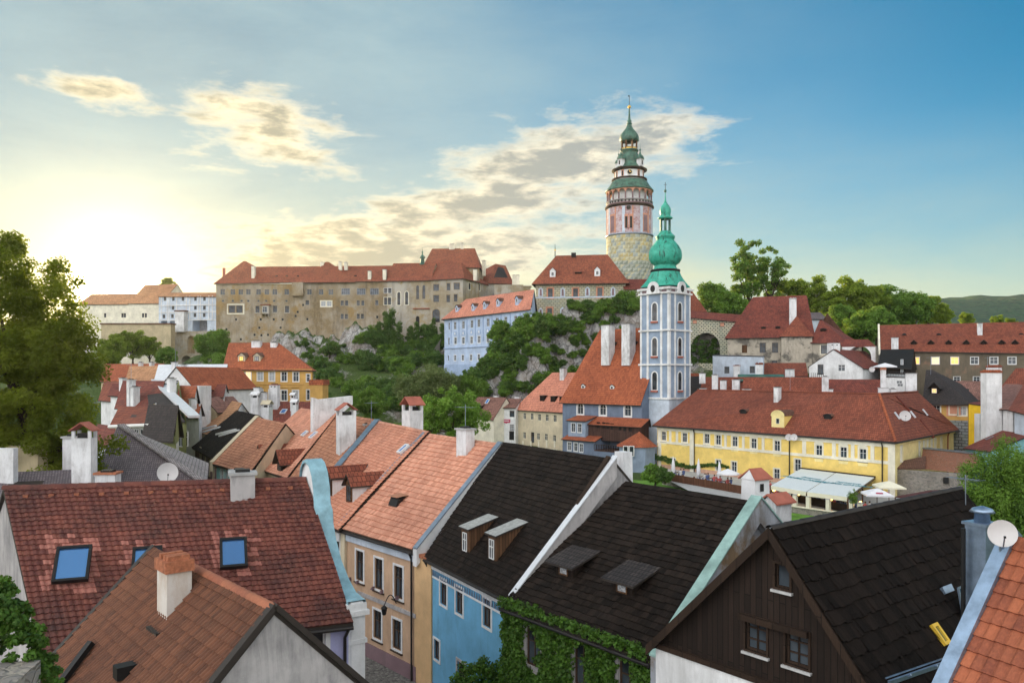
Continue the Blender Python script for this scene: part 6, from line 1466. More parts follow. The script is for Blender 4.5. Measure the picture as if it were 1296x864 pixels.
for z, e_, t_ in ((bz[1], .28, .3), (bz[2], .28, .3), (bz[3], .28, .3), (bz[4], .3, .3), (zt1-.35, .45, .35)): w.prism(sq(S_/2+e_, z-.1), ZUP*t_, 'p_white')
w.build('cornice', CHR)
w = MB()      # round gablets with oculi
for F_2 in (fL, fR, fB1, fB2):
    c_ = F_2.P(S_/2, zc(363), .25); u = F_2.u; out_ = [c_+u*(math.cos(k*math.pi/10)*1.15)+ZUP*(math.sin(k*math.pi/10)*1.15) for k in range(11)]+[c_-u*1.5-ZUP*1.0, c_+u*1.5-ZUP*1.0]
    w.prism(out_, F_2.n*.3, 'p_white'); w.prism([c_+F_2.n*.3+u*(math.cos(k*math.pi/8)*.5)+ZUP*(math.sin(k*math.pi/8)*.62-.1) for k in range(16)], F_2.n*.04, 'm_black')
    for s_ in (-1, 1): d_ = F_2.P(S_/2+s_*2.1, zc(367), .10); w.prism([d_+u*(math.cos(k*math.pi/8)*.55)+ZUP*(math.sin(k*math.pi/8)*.4) for k in range(16)], F_2.n*.04, 'p_mauve')
w.build('gablet', CHR)
zd = lambda py: (HY-py)*.1405
def spun(name, prof, m, n=32, **k):
    f = MB(); f.lathe(cen, [(r*.1405, zd(y)) for r, y in prof], m, n, **k); return f.build(name, CHR)
# square skirt that turns round as it rises
rows = []
for t in range(9):
    q = t/8; y = 364-q*19; hw = (S_/2+.75)*(1-q)**1.5*.62+2.55*(1-(1-q)**1.5*.62)+.0
    row = []
    for k in range(32):
        a = 2*math.pi*k/32; ca, sa = math.cos(a), math.sin(a); sqr = 1/max(abs(ca), abs(sa)); r_ = hw*((1-q)*min(sqr, 1.32)+q*1)
        row.append(cen+(-dL*ca+dR*sa)*r_+ZUP*zd(y))
    rows.append(row)
f = MB(); f.grid(rows, 'verdigris', closed=True); f.build('skirt_roof', CHR)
spun('black_moulding', [(17, 345), (18.6, 344), (18.6, 342), (16, 341.5)], 'm_black'); spun('dome_neck', [(16.5, 342), (14.5, 340), (13.4, 337), (13.2, 334.5)], 'verdigris')
spun('dome', [(13.2, 336), (17.5, 333), (19.8, 328.5), (20.4, 323.5), (19.6, 318), (17, 312.5), (13.4, 308), (10.8, 305), (10.2, 303.5)], 'verdigris', 48, lobes=12, amp=.035)
spun('lantern_base', [(10.2, 304.5), (11.6, 303), (11.2, 301.5), (12.2, 301), (12.0, 299.5), (9.5, 297), (7.6, 295), (7.2, 293)], 'verdigris')
f = MB()
for k in range(6): a = k*math.pi/3+.25; f.box(cen+V((math.cos(a), math.sin(a), 0))*6.2*.14+ZUP*zd(294.5), V((-math.sin(a), math.cos(a), 0)), .28, .25, zd(277)-zd(294.5), 'verdigris_dark')
f.build('lantern', CHR)
spun('lantern_cap', [(6.5, 278), (9.2, 277), (9.2, 275.8), (6.8, 274.5), (6.5, 272)], 'verdigris'); spun('onion', [(6.2, 272.5), (7.0, 269), (7.0, 265.5), (5.4, 261.5), (3, 258.5), (1.6, 256), (.8, 252), (.5, 244)], 'verdigris', 20)
spun('ball', [(.1, 244.4), (1.4, 243.3), (1.8, 242), (1.4, 240.7), (.1, 239.6)], 'verdigris_dark', 12); f = MB(); f.tube([cen+ZUP*zd(240), cen+ZUP*zd(231)], .05, 'm_black', 6); f.bar(cen+ZUP*zd(234)-V((.3, 0, 0)), cen+ZUP*zd(234)+V((.3, 0, 0)), .05, .05, 'm_black'); f.build('cross', CHR)
# east roof of the church behind the tower
H = HG('church_side_house', 'orange roofed house just right of the church tower', pY(868, 513, 146), pY(912, 502, 152), 10, (876, 473), -16.2, wall='p_slate', roof='r_orange', over=.3); H.finish()
# ================================================================== CREAM HOUSE, SMALL WHITE HOUSE
A, B = pY(652, 516, 163), pY(714, 519.5, 152)
H = HH('cream_house', 'cream house with salmon roof, small dark dormers and dark windows beside the church', A, B, 11, (699, 474), (735, 470), -16.2, hip=(1, 1), wall='p_cream', roof='r_pink', over=.4)
P6b = lambda x, y: (580+x/5.76, 440+y/5.76)
H.win('front', [P6b(x, y) for x, y in ((483, 497), (537, 500), (591, 506), (647, 510), (705, 515), (482, 637), (583, 645), (640, 650), (701, 660))], .85, 1.35, 1, 1, fm='p_offwhite'); H.win('front', [P6b(542, 653)], .95, 2.1, 1, 1, fm='m_winbrown')
for px, py in ((686, 507.5), (699.5, 508.5), (711, 509)): H.dormer(px, py, 1.3, 1.1, kind='shed', wall='w_dark', roof='m_black', slope=.1, ov=.15)
H.finish(); H.chimney(713, 477, 466, wpx=7, d=1.0)
b = MB(); 
for i in range(5): p = pY(662+i*10, 566, 161-i*2.4); b.box(p, V((1, -.3, 0)), .25, .25, 1.3, 'p_offwhite')
b.bar(pY(652, 567, 162), pY(705, 571, 150), .15, .8, 'p_offwhite'); b.build('terrace_rail', H.root)
A, B = pY(625, 515.5, 163), pY(652.5, 515.5, 161)
H = HG('white_inn', 'small white house with red shield sign and wall lamp beside the cream house', A, B, 6, (640, 505), -16.2, wall='p_white', roof='r_pinkbrown', over=.4)
H.win('front', [(648, 523.5)], 1.1, 1.3, 0, 0, fm='m_winbrown', pm='glass'); H.win('front', [(648, 541)], 1.0, 1.3, 1, 1, fm='m_winbrown', pm='curtain'); H.win('front', [(647.5, 551)], 1.1, 1.8, 0, 0, fm='m_winbrown', pm='m_black')
F_ = H.fc['front']; u, z = F_.px(640.8, 532.5); f = MB()
f.prism([F_.P(u-.9, z-.3, .02), F_.P(u-.35, z-.35, .02), F_.P(u, z-.5, .02), F_.P(u+.35, z-.35, .02), F_.P(u+.9, z-.3, .02), F_.P(u+.9, z+.35, .02), F_.P(u-.9, z+.35, .02)], F_.n*.08, 'ink_red'); f.prism([F_.P(u-.7, z-.05, .1), F_.P(u+.7, z-.05, .1), F_.P(u+.7, z+.12, .1), F_.P(u-.7, z+.12, .1)], F_.n*.02, 'p_white'); f.build('sign', H.root)
u, z = F_.px(630, 533); f = MB(); f.tube([F_.P(u, z-.6, 0), F_.P(u, z-.6, .7), F_.P(u, z, .7)], .05, 'm_black', 6); f.lathe(F_.P(u, z, .7), [(.1, 0), (.25, .5), (.05, .8)], 'm_black', 6); f.build('wall_lamp', H.root)
H.finish(); H.chimney(628, 510, 500, wpx=5, d=.8, Y=167); H.chimney(655, 512, 501, wpx=7, d=.8, Y=166)
A, B = pY(590, 520, 166), pY(625, 530, 160); 
H = HG('pink_brown_house', 'pinkish brown roofed low house left of the white inn', A, B, 7, (612, 503), -16.2, wall='p_offwhite', roof='r_pinkbrown', over=.4); H.finish(); H.skylight(617, 508, .8, 1.2, fm='m_winwhite')
H.dormer(606, 516, 2.0, .5, kind='shed', wall='w_dark', roof='r_pinkbrown', slope=.35)
# ================================================================== YELLOW BREWERY INN
ZE = -8.0
A, B = pY(832, 535.5, 131), pZ(1131, 556, ZE); A.z = ZE; Cc = pY(1207, 542, 121); Cc.z = ZE; D = A+(Cc-B)
R0, R1, R2 = pY(883, 495.5, 136), pY(1113, 498, 107), pY(1161, 496, 121); zr = -2.6; R0.z = R1.z = R2.z = zr
H = House('yellow_inn', 'long yellow baroque inn with cream trim and a large red hip roof', A, B, R0, R1, -16.2, C_=Cc, D_=D, hip=(1, 1), wall='p_yellow', roof='r_red', over=.55, cat='inn', wallside={'right': 'p_paleyel'})
def yroof(s):
    r = MB(); t = ZUP*s.th; A, B, Cc, D, R0, R1 = s.q
    for p, sk in (([A, B, R1, R0], (1, 2, 3)), ([B, Cc, R2], (1, 2)), ([B, R2, R1], (0, 1, 2)), ([D, A, R0], (1, 2)), ([Cc, D, R0, R1], (1, 2, 3)), ([Cc, R1, R2], (0, 1, 2))): r.prism(p, t, s.vmat, skip=sk, top=s.roofm)
    r.build('roof', s.root)
    g = MB(); ridge_tiles(g, R0+t, R1+t, .16, .5, 'r_red'); ridge_tiles(g, B+t, R1+t, .16, .5, 'r_orange'); ridge_tiles(g, R1+t, R2+t, .16, .5, 'r_red'); g.build('ridge', s.root)
H.roofbuild = lambda: yroof(H)
YW = [(840, 551.5), (866.5, 553.5), (894.5, 554.8), (909, 556.5), (930, 558.5), (954, 561), (983.5, 564), (1036.5, 570), (1067.5, 572.5), (1092, 575)]
H.win('front', YW, .95, 1.5, 1, 1, sur=.22, surm='p_offwhite', sill='p_slate')
YL = [(852, 586), (909, 588.5), (929, 591), (983, 600.5), (1009.5, 588.5)]
H.win('front', YL, .95, 1.7, 1, 1, sur=.14, surm='p_offwhite')
H.win('right', [(1140.8, 574), (1164, 568), (1169.5, 567), (1174, 565), (1179, 564), (1183.7, 563), (1191.3, 560.5)], .9, 1.9, 0, 1, pm='p_offwhite', sur=.16, surm='p_offwhite')
F_ = H.fc['front']; fR_ = H.fc['right']; zb1 = -10.95
H.band('front', zb1-.2, zb1+.2, 'p_offwhite', .10); H.band('front', ZE-1.0, ZE-.1, 'p_offwhite', .14, name='cornice'); H.band('right', ZE-.8, ZE-.1, 'p_paleyel', .2, name='cornice')
H.band('front', -16.2, -14.6, 'p_base', .06, u1=F_.px(1000, 600)[0], name='plinth')
F2_ = MB()
for px, w_ in ((835, .7), (848.5, .5), (857, .5), (876, .9), (918.4, .45), (941, .45), (966, .45), (1018, .6), (1055.7, .55), (1079.4, .5), (1104.4, .5), (1128.5, .9)):
    u = F_.px(px, 560)[0]; F2_.prism([F_.P(u-w_/2, zb1, 0), F_.P(u+w_/2, zb1, 0), F_.P(u+w_/2, ZE-.5, 0), F_.P(u-w_/2, ZE-.5, 0)], F_.n*.07, 'p_offwhite')
for px, w_ in ((835, .7), (876, .9), (1128.5, .9)): u = F_.px(px, 560)[0]; F2_.prism([F_.P(u-w_/2, -16.2, 0), F_.P(u+w_/2, -16.2, 0), F_.P(u+w_/2, zb1, 0), F_.P(u-w_/2, zb1, 0)], F_.n*.07, 'p_offwhite')
F2_.build('pilaster', H.root)
f = MB()
for px, py in YW:       # shaped crowns over and aprons under the upper windows
    u, z = F_.px(px, py); f.prism([F_.P(u-.75, z+.95, 0), F_.P(u+.75, z+.95, 0), F_.P(u+.55, z+1.15, 0), F_.P(u+.3, z+1.35, 0), F_.P(u-.3, z+1.35, 0), F_.P(u-.55, z+1.15, 0)], F_.n*.09, 'p_offwhite'); f.prism([F_.P(u-.6, z-1.5, 0), F_.P(u+.6, z-1.5, 0), F_.P(u+.7, z-1.1, 0), F_.P(u-.7, z-1.1, 0)], F_.n*.05, 'p_paleyel')
f.build('window_crown', H.root)
f = MB()
for px in (879.5, 1000, 1117.5):
    u = F_.px(px, 560)[0]; f.tube([F_.P(u, ZE-.2, .5), F_.P(u, ZE-1.0, .18), F_.P(u, -16, .18)], .09, 'm_gutter', 6)
u = fR_.px(1198, 560)[0]; f.tube([fR_.P(u, ZE-.2, .5), fR_.P(u, ZE-1.0, .18), fR_.P(u, -16, .18)], .09, 'sienna', 6); f.build('downpipe', H.root)
f = MB(); f.tube([H.q[0]-ZUP*.02, H.q[1]-ZUP*.02, H.q[2]-ZUP*.02], .10, 'm_gutter', 8); f.build('gutter', H.root)
d_ = H.dormer(984.5, 541, 2.1, 1.75, .75, 'round', 'p_paleyel', 'r_brown', sider='p_yellow', ov=.1, win=(.6, .8, 0, 0, 1.0), fm='p_offwhite', pm='glass', label='baroque yellow dormer with a round top')
for px, py in ((940.5, 524), (1047.5, 530.5)): H.dormer(px, py, 1.1, .45, .3, 'round', 'm_black', 'r_brown', ov=.12)
H.finish(); YEL = H
H.chimney(984, 503, 489.5, wpx=6, d=.9, cap='slab'); 
f = MB(); P = pY(976, 502, 128); f.box(P-ZUP*.4, H.uf, 1.0, .8, 1.0, 'm_zinc'); f.build('roof_vent', H.root)
f = MB(); nR = (Cc-B).cross(R1-B).normalized(); nR = nR if nR.z > 0 else -nR
for px, py in ((1135, 526), (1155, 524.5), (1170.5, 522)):
    P = hit(px, py, B+ZUP*.3, nR); uu = h2(Cc-B).normalized(); vv = nR.cross(uu); f.prism([P-uu*.25-vv*.55, P+uu*.25-vv*.55, P+uu*.25+vv*.55, P-uu*.25+vv*.55], nR*.14, 'm_whitemetal'); f.build('skylight', H.root); f = MB()
P = hit(1169, 537, B+ZUP*.25, nR); f.bar(P-vv*2.2, P+vv*.8, .7, .3, 'r_red2', up=nR); f.bar(P+vv*2.2-uu*1.5, P+vv*5-uu*2.4, .6, .3, 'r_red2', up=nR); f.build('roof_hatch', H.root)
dish(hit(1144, 530.5, B+ZUP*.3, nR)+V((0, -.3, .45)), .72, (-.3, -.9, .3), -.6, 'large white satellite dish on the right slope of the yellow inn')
for i, px in enumerate((1002.5, 1009)): dish(F_.P(F_.px(px, 553)[0], F_.px(px, 553)[1], .8), .48, (-.2, -.95, .2), -.3, ('pale satellite dish beside the downpipe on the yellow front', 'grey satellite dish right of its paler twin on the yellow front')[i])
# projecting left bay of the inn
A2, B2 = off(0, 0, 0), None
a_, b_ = F_.P(F_.px(834, 540)[0], ZE, 1.6), F_.P(F_.px(878, 540)[0], ZE, 1.6)
# ---- restaurant terrace in front of the inn
T = empty('restaurant_awning', F_.P(F_.px(1050, 600)[0], -16, 4), 'double white awning over the restaurant terrace, lettered in teal', 'awning')
a0, a1 = pY(1017, 593.5, 0) if 0 else F_.P(F_.px(1015, 593)[0], F_.px(1015, 593)[1], .3), F_.P(F_.px(1109, 604)[0], F_.px(1109, 604)[1], .3)
am = a0.lerp(a1, .49); zf = -13.35; fr_ = lambda px, py: pZ(px, py, zf)
b0, bm, b1 = fr_(975.5, 614.5), fr_(1021, 622.5), fr_(1073, 629)
f = MB()
aw = []
for p, q_, r_, s_ in ((a0, am, bm, b0), (am, a1, b1, bm)):
    e_ = .012; P = [s_.lerp(r_, e_), r_.lerp(s_, e_), q_.lerp(p, e_), p.lerp(q_, e_)]; f = MB()
    f.prism(P, ZUP*.06, 'awning'); f.prism([P[0]-ZUP*.45, P[1]-ZUP*.45, P[1]+ZUP*.02, P[0]+ZUP*.02], F_.n*.04, 'canvas_cream'); aw.append((P, f.build('awning_cloth', T)))
f = MB(); ex = h2(F_.n)
for p, q_ in ((a0, b0), (am, bm), (a1, b1)): f.bar(p-ZUP*.12, q_-ZUP*.12, .12, .14, 'm_winbrown')
f.bar(a0+ZUP*.1, a1+ZUP*.1, .3, .2, 'w_frame')
for q_ in (b0, bm, b1): f.tube([V((q_.x, q_.y, -16)), q_-ZUP*.2], .10, 'w_brown', 6)
for q_ in (a0.lerp(b0, .5), a1.lerp(b1, .5)): f.tube([V((q_.x, q_.y, -16)), q_-ZUP*.2], .10, 'w_brown', 6)
f.build('frame', T)
# teal lettering on both cloths (reads only as lettering at this distance)
def text(name, body, P, size, parent, m, shear=0):
    """lettering laid on a cloth; P = four corners front-left, front-right, back-right, back-left"""
    u = (P[1]-P[0]).normalized(); n = (P[1]-P[0]).cross(P[3]-P[0]).normalized(); n = n if n.z > 0 else -n; v = n.cross(u)
    cu = bpy.data.curves.new(name, 'FONT'); cu.body = body; cu.align_x = 'CENTER'; cu.size = size; cu.extrude = .01; cu.offset = .012; cu.shear = shear
    cu.materials.append(MATS[m]); t_ = bpy.data.objects.new(name, cu); C.objects.link(t_); bpy.context.view_layer.update()
    me = bpy.data.meshes.new_from_object(t_.evaluated_get(bpy.context.evaluated_depsgraph_get())); bpy.data.objects.remove(t_)
    o = bpy.data.objects.new(name, me); C.objects.link(o); o.parent = parent
    return o, u, v, n
for P, ob in aw:
    c0 = (P[0]+P[1]+P[2]+P[3])/4
    for body, size, dv_ in (('KRUMLOVSKÁ', 1.15, -.75), ('Restaurace', .7, .75)):
        o, u, v, n = text('lettering', body, P, size, ob, 'ink', .2); M = Matrix(((u.x, v.x, n.x), (u.y, v.y, n.y), (u.z, v.z, n.z))).to_4x4(); M.translation = c0+v*dv_+n*.11-V(T['_o'])+u*.3; o.matrix_local = M
# terrace wall, posts, fence
TZ = -15.2
W3 = empty('terrace_wall', pZ(1000, 640, -16), 'low stone terrace wall with cream posts above the lawn', 'wall')
la, lb = pZ(955, 634, TZ), pZ(1085, 652, TZ)
f = MB(); f.prism([V((la.x, la.y, -16.1)), V((lb.x, lb.y, -16.1)), V((lb.x, lb.y, TZ)), V((la.x, la.y, TZ))], V((.15, .4, 0)), 'rubble'); f.bar(la+ZUP*.05+V((0, .2, 0)), lb+ZUP*.05+V((0, .2, 0)), .5, .12, 'p_offwhite'); f.build('wall', W3)
for px in (992, 1001.5, 1010.5, 1027.5, 1052, 1079.5, 1089):
    d = ray(px, 640); t = (la.cross(h2(lb-la)).z)/(d.cross(h2(lb-la)).z) if 0 else None
    k = (px-955)/(1085-955); p = la.lerp(lb, k*lb.y**0*(la.y/(la.y+(lb.y-la.y)*0)) if 0 else k); f = MB(); f.box(V((p.x, p.y+.2, TZ)), (lb-la), .42, .42, 1.35, 'p_offwhite'); f.box(V((p.x, p.y+.2, TZ+1.35)), (lb-la), .5, .5, .08, 'concrete'); f.build('post', W3)
f = MB(); f.prism([V((la.x+4, la.y+.3, TZ+.1)), V((lb.x, lb.y+.3, TZ+.1)), V((lb.x, lb.y+.3, TZ+.95)), V((la.x+4, la.y+.3, TZ+.95))], V((0, .05, 0)), 'w_dark'); f.build('railing_panel', W3)
flat('terrace', [(la.x, la.y+.3), (lb.x+5, lb.y-2), (F_.P(F_.L, 0).x+3, F_.P(F_.L, 0).y), (F_.P(0, 0).x, F_.P(0, 0).y), (F_.P(0, 0).x-2, F_.P(0, 0).y-8), (la.x-6, la.y+9)], TZ, 'concrete')
FN = empty('wooden_fence', pZ(870, 600, -16), 'brown wooden terrace fence over a stone base before the yellow inn', 'fence')
fa, fb = pZ(838, 606.5, TZ), pZ(940, 625, TZ); f = MB(); g_ = MB()
f.prism([V((fa.x, fa.y, -16.1)), V((fb.x, fb.y, -16.1)), V((fb.x, fb.y, TZ)), V((fa.x, fa.y, TZ))], V((.1, .4, 0)), 'rubble'); f.build('stone_base', FN)
f = MB(); L_n = (fb-fa).length
for i in range(int(L_n/.16)): p = fa.lerp(fb, (i+.5)*.16/L_n); f.box(p, fb-fa, .12, .04, 1.05, 'w_fence')
for z in (.2, .95): f.bar(fa+ZUP*z, fb+ZUP*z, .06, .09, 'w_fence')
f.build('paling', FN)
for i in range(8): f = MB(); f.box(fa.lerp(fb, i/7), fb-fa, .18, .18, 1.2, 'w_fence'); f.build('post', FN)
# parasols
def parasol(P, label, r=1.6, h=2.6, m='canvas_white', closed=False, group=None):
    U = empty('parasol', P, label, 'parasol', group)
    f = MB(); f.tube([P, P+ZUP*(h+.15)], .045, 'w_brown' if not closed else 'm_white', 6); f.build('pole', U); f = MB()
    if closed: f.lathe(P, [(.16, .9), (.26, 1.1), (.22, 2.0), (.12, 2.8), (.03, 3.3)], m, 10, lobes=5, amp=.25)
    else:
        f.lathe(P, [(.02, h+.15), (r*.5, h-.12), (r*1.0, h-.45), (r*1.0, h-.62), (r*.98, h-.45)], m, 4 if r > 1.7 else 8, smooth=False, rot=.6)
    f.build('canopy', U); return U
for i, (px, py) in enumerate(((852, 605.5), (884, 609), (910.5, 613.5))):
    parasol(pZ(px, py, TZ), ('leftmost folded white parasol by the ivy vine on the inn', 'middle folded white parasol, beside the inn downpipe', 'rightmost folded white parasol of the three behind the fence')[i], closed=True, group='folded parasols')
parasol(pZ(932, 622, TZ)+V((0, 4, 0)), 'open white parasol left of the small white turret chimney', 1.5, 2.4)
U1 = parasol(pZ(1110, 651, TZ), 'open white parasol with red marks right of the awning', 1.95, 2.75)
for a in (-.2, .75):
    f = MB(); P = pZ(1110, 651, TZ); d = V((math.sin(a), -math.cos(a), 0)); c_ = P+d*1.05+ZUP*(2.49); u = V((-d.y, d.x, 0)); nn_ = (d*.35+ZUP).normalized(); v = nn_.cross(u)
    f.prism([c_-u*.35-v*.12, c_+u*.35-v*.12, c_+u*.35+v*.12, c_-u*.35+v*.12], nn_*.03, 'ink_red'); f.build('emblem', U1)
parasol(pZ(1130, 646, TZ)+V((1.0, 3, 0)), 'open cream parasol behind the white one', 2.1, 2.8, 'canvas_cream')
A, B = pZ(1133, 627, -13.6), pZ(1212, 640, -13.6)
CN = empty('brown_canopy', h2(A)+ZUP*-16, 'dark red-brown fabric canopy behind the timber house ridge', 'canopy')
f = MB(); top_ = pY(1162, 617, 100); k1, k2, k3, k4 = pZ(1133, 629, -13.9), pZ(1163, 634, -13.9), pZ(1222, 636, -13.9), pZ(1200, 620, -13.9)
f.prism([k1, k2, k3, k4], ZUP*.1, 'canvas_brown'); 
for p, q_ in ((k1, k2), (k2, k3), (k3, k4), (k4, k1)): f.face([p+ZUP*.1, q_+ZUP*.1, (k1+k3)/2+ZUP*1.1], 'canvas_brown')
f.build('canopy_cloth', CN); f = MB()
for p in (k1, k2, k3, k4): f.tube([V((p.x, p.y, -16)), p], .07, 'w_brown', 6)
f.build('pole', CN)
# guests, tables, lamps
def person_mesh(top, seed):
    f = MB(); R = random.Random(seed)
    f.grid([[V((math.cos(a*math.pi/4)*x, math.sin(a*math.pi/4)*y+dy, z)) for a in range(8)] for x, y, dy, z in ((.16, .12, 0, .44), (.20, .13, 0, .60), (.21, .13, .02, .85), (.22, .12, .03, .98), (.10, .08, .03, 1.04), (.055, .055, .03, 1.08))], top, closed=True)
    f.grid([[V((math.cos(a*math.pi/4)*x, math.sin(a*math.pi/4)*y+dy, z)) for a in range(8)] for x, y, dy, z in ((.05, .05, .03, 1.07), (.075, .09, .01, 1.14), (.085, .10, .02, 1.22), (.06, .07, .03, 1.30), (.001, .001, .03, 1.33))], 'skin', closed=True)
    for s_ in (-1, 1):
        f.tube([V((s_*.09, 0, .5)), V((s_*.11, -.42, .50)), V((s_*.11, -.45, .05)), V((s_*.11, -.60, .03))], [.085, .07, .05, .04], 'cloth_b', 6)
        f.tube([V((s_*.21, .02, .96)), V((s_*.26, -.06, .72)), V((s_*.15, -.30, .74)), V((s_*.12, -.36, .76))], [.055, .045, .035, .03], top, 6)
    body = f.mesh('person'); h = MB(); h.grid([[V((math.cos(a*math.pi/4)*x, math.sin(a*math.pi/4)*y+.045, z)) for a in range(8)] for x, y, z in ((.085, .085, 1.15), (.098, .11, 1.24), (.075, .085, 1.33), (.001, .001, 1.36))], 'hair', closed=True)
    return body, h.mesh('hair')
pm3 = [person_mesh(m, i) for i, m in enumerate(('cloth_a', 'cloth_b', 'cloth_c'))]
R_ = random.Random(3); tcount = 0
tb = MB(); tb.box(V((0, 0, .70)), V((1, 0, 0)), 1.1, .7, .05, 'w_brown'); tb.box(V((0, 0, 0)), V((1, 0, 0)), .12, .12, .70, 'w_frame'); tb.box(V((0, 0, 0)), V((1, 0, 0)), .5, .4, .05, 'w_frame'); TBM = tb.mesh('table')
words = ['red', 'navy', 'pale grey']
def seat_group(P, rz, n, where):
    global tcount
    t = bpy.data.objects.new('table', TBM); C.objects.link(t); t.location = P; t.rotation_euler = (0, 0, rz); tag(t, 'brown restaurant table '+where, 'table', 'terrace tables'); tcount += 1
    for i in range(n):
        k = R_.randrange(3); b_, h_ = pm3[k]; o = bpy.data.objects.new('person', b_); C.objects.link(o); s_ = 1 if i % 2 else -1
        q_ = Matrix.Rotation(rz, 3, 'Z') @ V(((.28 if i > 1 else -.28)*(1 if n > 2 else 0), s_*.80, 0)); o.location = P+q_; o.rotation_euler = (0, 0, rz+(0 if s_ > 0 else math.pi))
        tag(o, 'guest in %s top at table %s' % (words[k], where), 'person', 'guests at the terrace tables'); g_ = bpy.data.objects.new('hair', h_); C.objects.link(g_); g_.parent = o
        st = MB()
for i, (px, py) in enumerate(((985, 631), (1003, 633), (1020, 636), (1038, 639), (1058, 642), (1075, 644))):
    seat_group(pZ(px, py, TZ)+V((0, 1.6, 0)), .5, 4, 'under the awning, %s from the left' % ('first', 'second', 'third', 'fourth', 'fifth', 'sixth')[i])
for i, (px, py) in enumerate(((991, 628), (1010, 630.5), (1031, 634), (1049, 636.5), (1068, 639))):
    seat_group(pZ(px, py, TZ)+V((0, 3.6, 0)), .5, 4, 'in the awning back row, %s' % ('left end', 'second', 'middle', 'fourth', 'right end')[i])
for i, (px, py) in enumerate(((862, 605), (893, 611), (905, 613), (922, 617))):
    seat_group(pZ(px, py, TZ)+V((0, 1.5, 0)), .4, 3, ('by the first folded parasol', 'between the second and third folded parasols', 'by the third folded parasol', 'by the open parasol near the turret')[i])
seat_group(pZ(1104, 650, TZ)+V((-.6, 1.2, 0)), .3, 3, 'under the parasol with red marks')
for i, (px, py) in enumerate(((980.5, 620), (1012, 625), (1053, 631.5), (1090.5, 636.5))):
    P = pZ(px, py, -13.9)+V((0, .3, 0)); f = MB(); f.lathe(V((0, 0, -.2)), [(.02, 0), (.14, .06), (.17, .2), (.12, .34), (.02, .4)], 'lampglow', 10); f.tube([V((0, 0, .2)), V((0, 0, .55))], .015, 'm_black', 4); o = f.build('lantern'); o.location = P
    tag(o, 'glowing yellow lantern '+('at the left end of the awning', 'left of the middle awning post', 'right of the middle awning post', 'beside the clipped bush')[i], 'lantern', 'terrace lanterns')
f = MB(); P = pZ(1079, 652, TZ+1.4); 
pb = tree_proto('potted_bush', 'small clipped green bush on a cream post beside the awning', [(0, 0, .7, .45, .45, .8)], 40, .22, 1800, .05, 'leaf_bush', .3, .03, 8, 'bush', limbs=2); pb.location = pZ(1079.5, 637, -13.75)
# vine along the inn wall
cl = []; 
for i in range(260):
    t = i/260; px = 812+t*112; u = F_.px(px, 600)[0]; z = -13.9+math.sin(t*9)*.45+R_.uniform(-.28, .28)*(1.5 if t < .5 else .8)-t*.2; p = F_.P(u, z, .15+R_.random()*.15); cl.append((p.x, p.y, p.z, .22*(1.1-t*.5)))
me = leaf_mesh('vine', cl, 9000, .10, 'leaf_dark', 1.4, 0, 5); o = bpy.data.objects.new('vine', me); C.objects.link(o); tag(o, 'dark green vine trained along the yellow wall', 'vine')
# ================================================================== STONE WALL, RIGHT
SW = empty('old_stone_wall', pY(1190, 620, 100), 'old rubble stone wall with brick upper slope right of the yellow inn', 'wall')
a_, b_ = pY(1134, 594, 100), pY(1226, 600, 93); f = MB(); f.prism([V((a_.x, a_.y, -16.2)), V((b_.x, b_.y, -16.2)), b_, a_], V((.1, .7, 0)), 'rubble'); f.build('wall', SW)
f = MB(); c_, d_ = pY(1172, 568, 106), pY(1250, 576, 99); e_ = pY(1170, 594, 100.3); f.prism([e_+V((.0, .2, .05)), b_+V((0, .2, .05)), d_, c_], V((0, .8, 0)), 'oldbrick'); f.build('brick_slope', SW)
f = MB(); g1 = pY(1134, 588, 101.0); f.prism([a_+V((-.2, -.2, .05)), e_+V((0, -.2, .05)), pY(1172, 578, 103), g1+V((0, .6, .1))], ZUP*.15, 'r_brown'); f.build('roof', SW); f = MB(); f.bar(c_+V((0, .4, .1)), d_+V((0, .4, .1)), 1.0, .15, 'm_lead'); f.build('coping', SW)
f = MB(); 
for px, py in ((1147, 603), (1197, 607)): f.box(pY(px, py, 99.5 if px < 1160 else 95.0)-ZUP*.4, V((1, -.3, 0)), .5, .5, .7, 'm_black')
f.build('loophole', SW)
# ================================================================== CASTLE BRIDGE WALL AND OLD GRANARY
A, B = pY(868, 401, 182), pY(940, 407.5, 176)
H = House('castle_gate_bridge', 'sgraffito stone passage wall over a wide arch, right of the church tower', A, B, pY(868, 394, 185), pY(940, 399, 179), 0, C_=pY(940, 407, 182), D_=pY(868, 401, 188), root=None, wall='sgraf2', roof='r_red2', over=.4, cat='bridge')
P85 = lambda x, y: (850+x/5.635, 340+y/5.635)
F_ = H.fc['front']; (u0, z0), (u1, _) = F_.px(*P85(140, 675)), F_.px(*P85(345, 675)); sp = F_.px(*P85(240, 560))[1]; r_ = (u1-u0)/2; um = (u0+u1)/2
H.fc['front'].holes.append([(u0, z0), (u1, z0)]+[(um+math.cos(k*math.pi/12)*r_, sp+math.sin(k*math.pi/12)*r_) for k in range(13)])
H.win('front', [P85(165, 378), P85(360, 398)], 1.0, .9, 0, 0, fm='m_winbrown', pm='p_salmon')
w = MB(); 
for k in range(12):
    pass
rev = MB(); h_ = H.fc['front'].holes[0]
for i in range(len(h_)): a, c = h_[i], h_[(i+1) % len(h_)]; rev.face([F_.P(*a, -.15), F_.P(*c, -.15), F_.P(*c, -3), F_.P(*a, -3)], 'p_old')
rev.face([F_.P(x, y, -3.0) for x, y in h_], 'rubble'); rev.build('arch_vault', H.root)
H.finish()
cl = [(R_.uniform(-5, 4), R_.uniform(-.3, .6), R_.uniform(-.5, 6.5)*1, .7) for _ in range(60)]
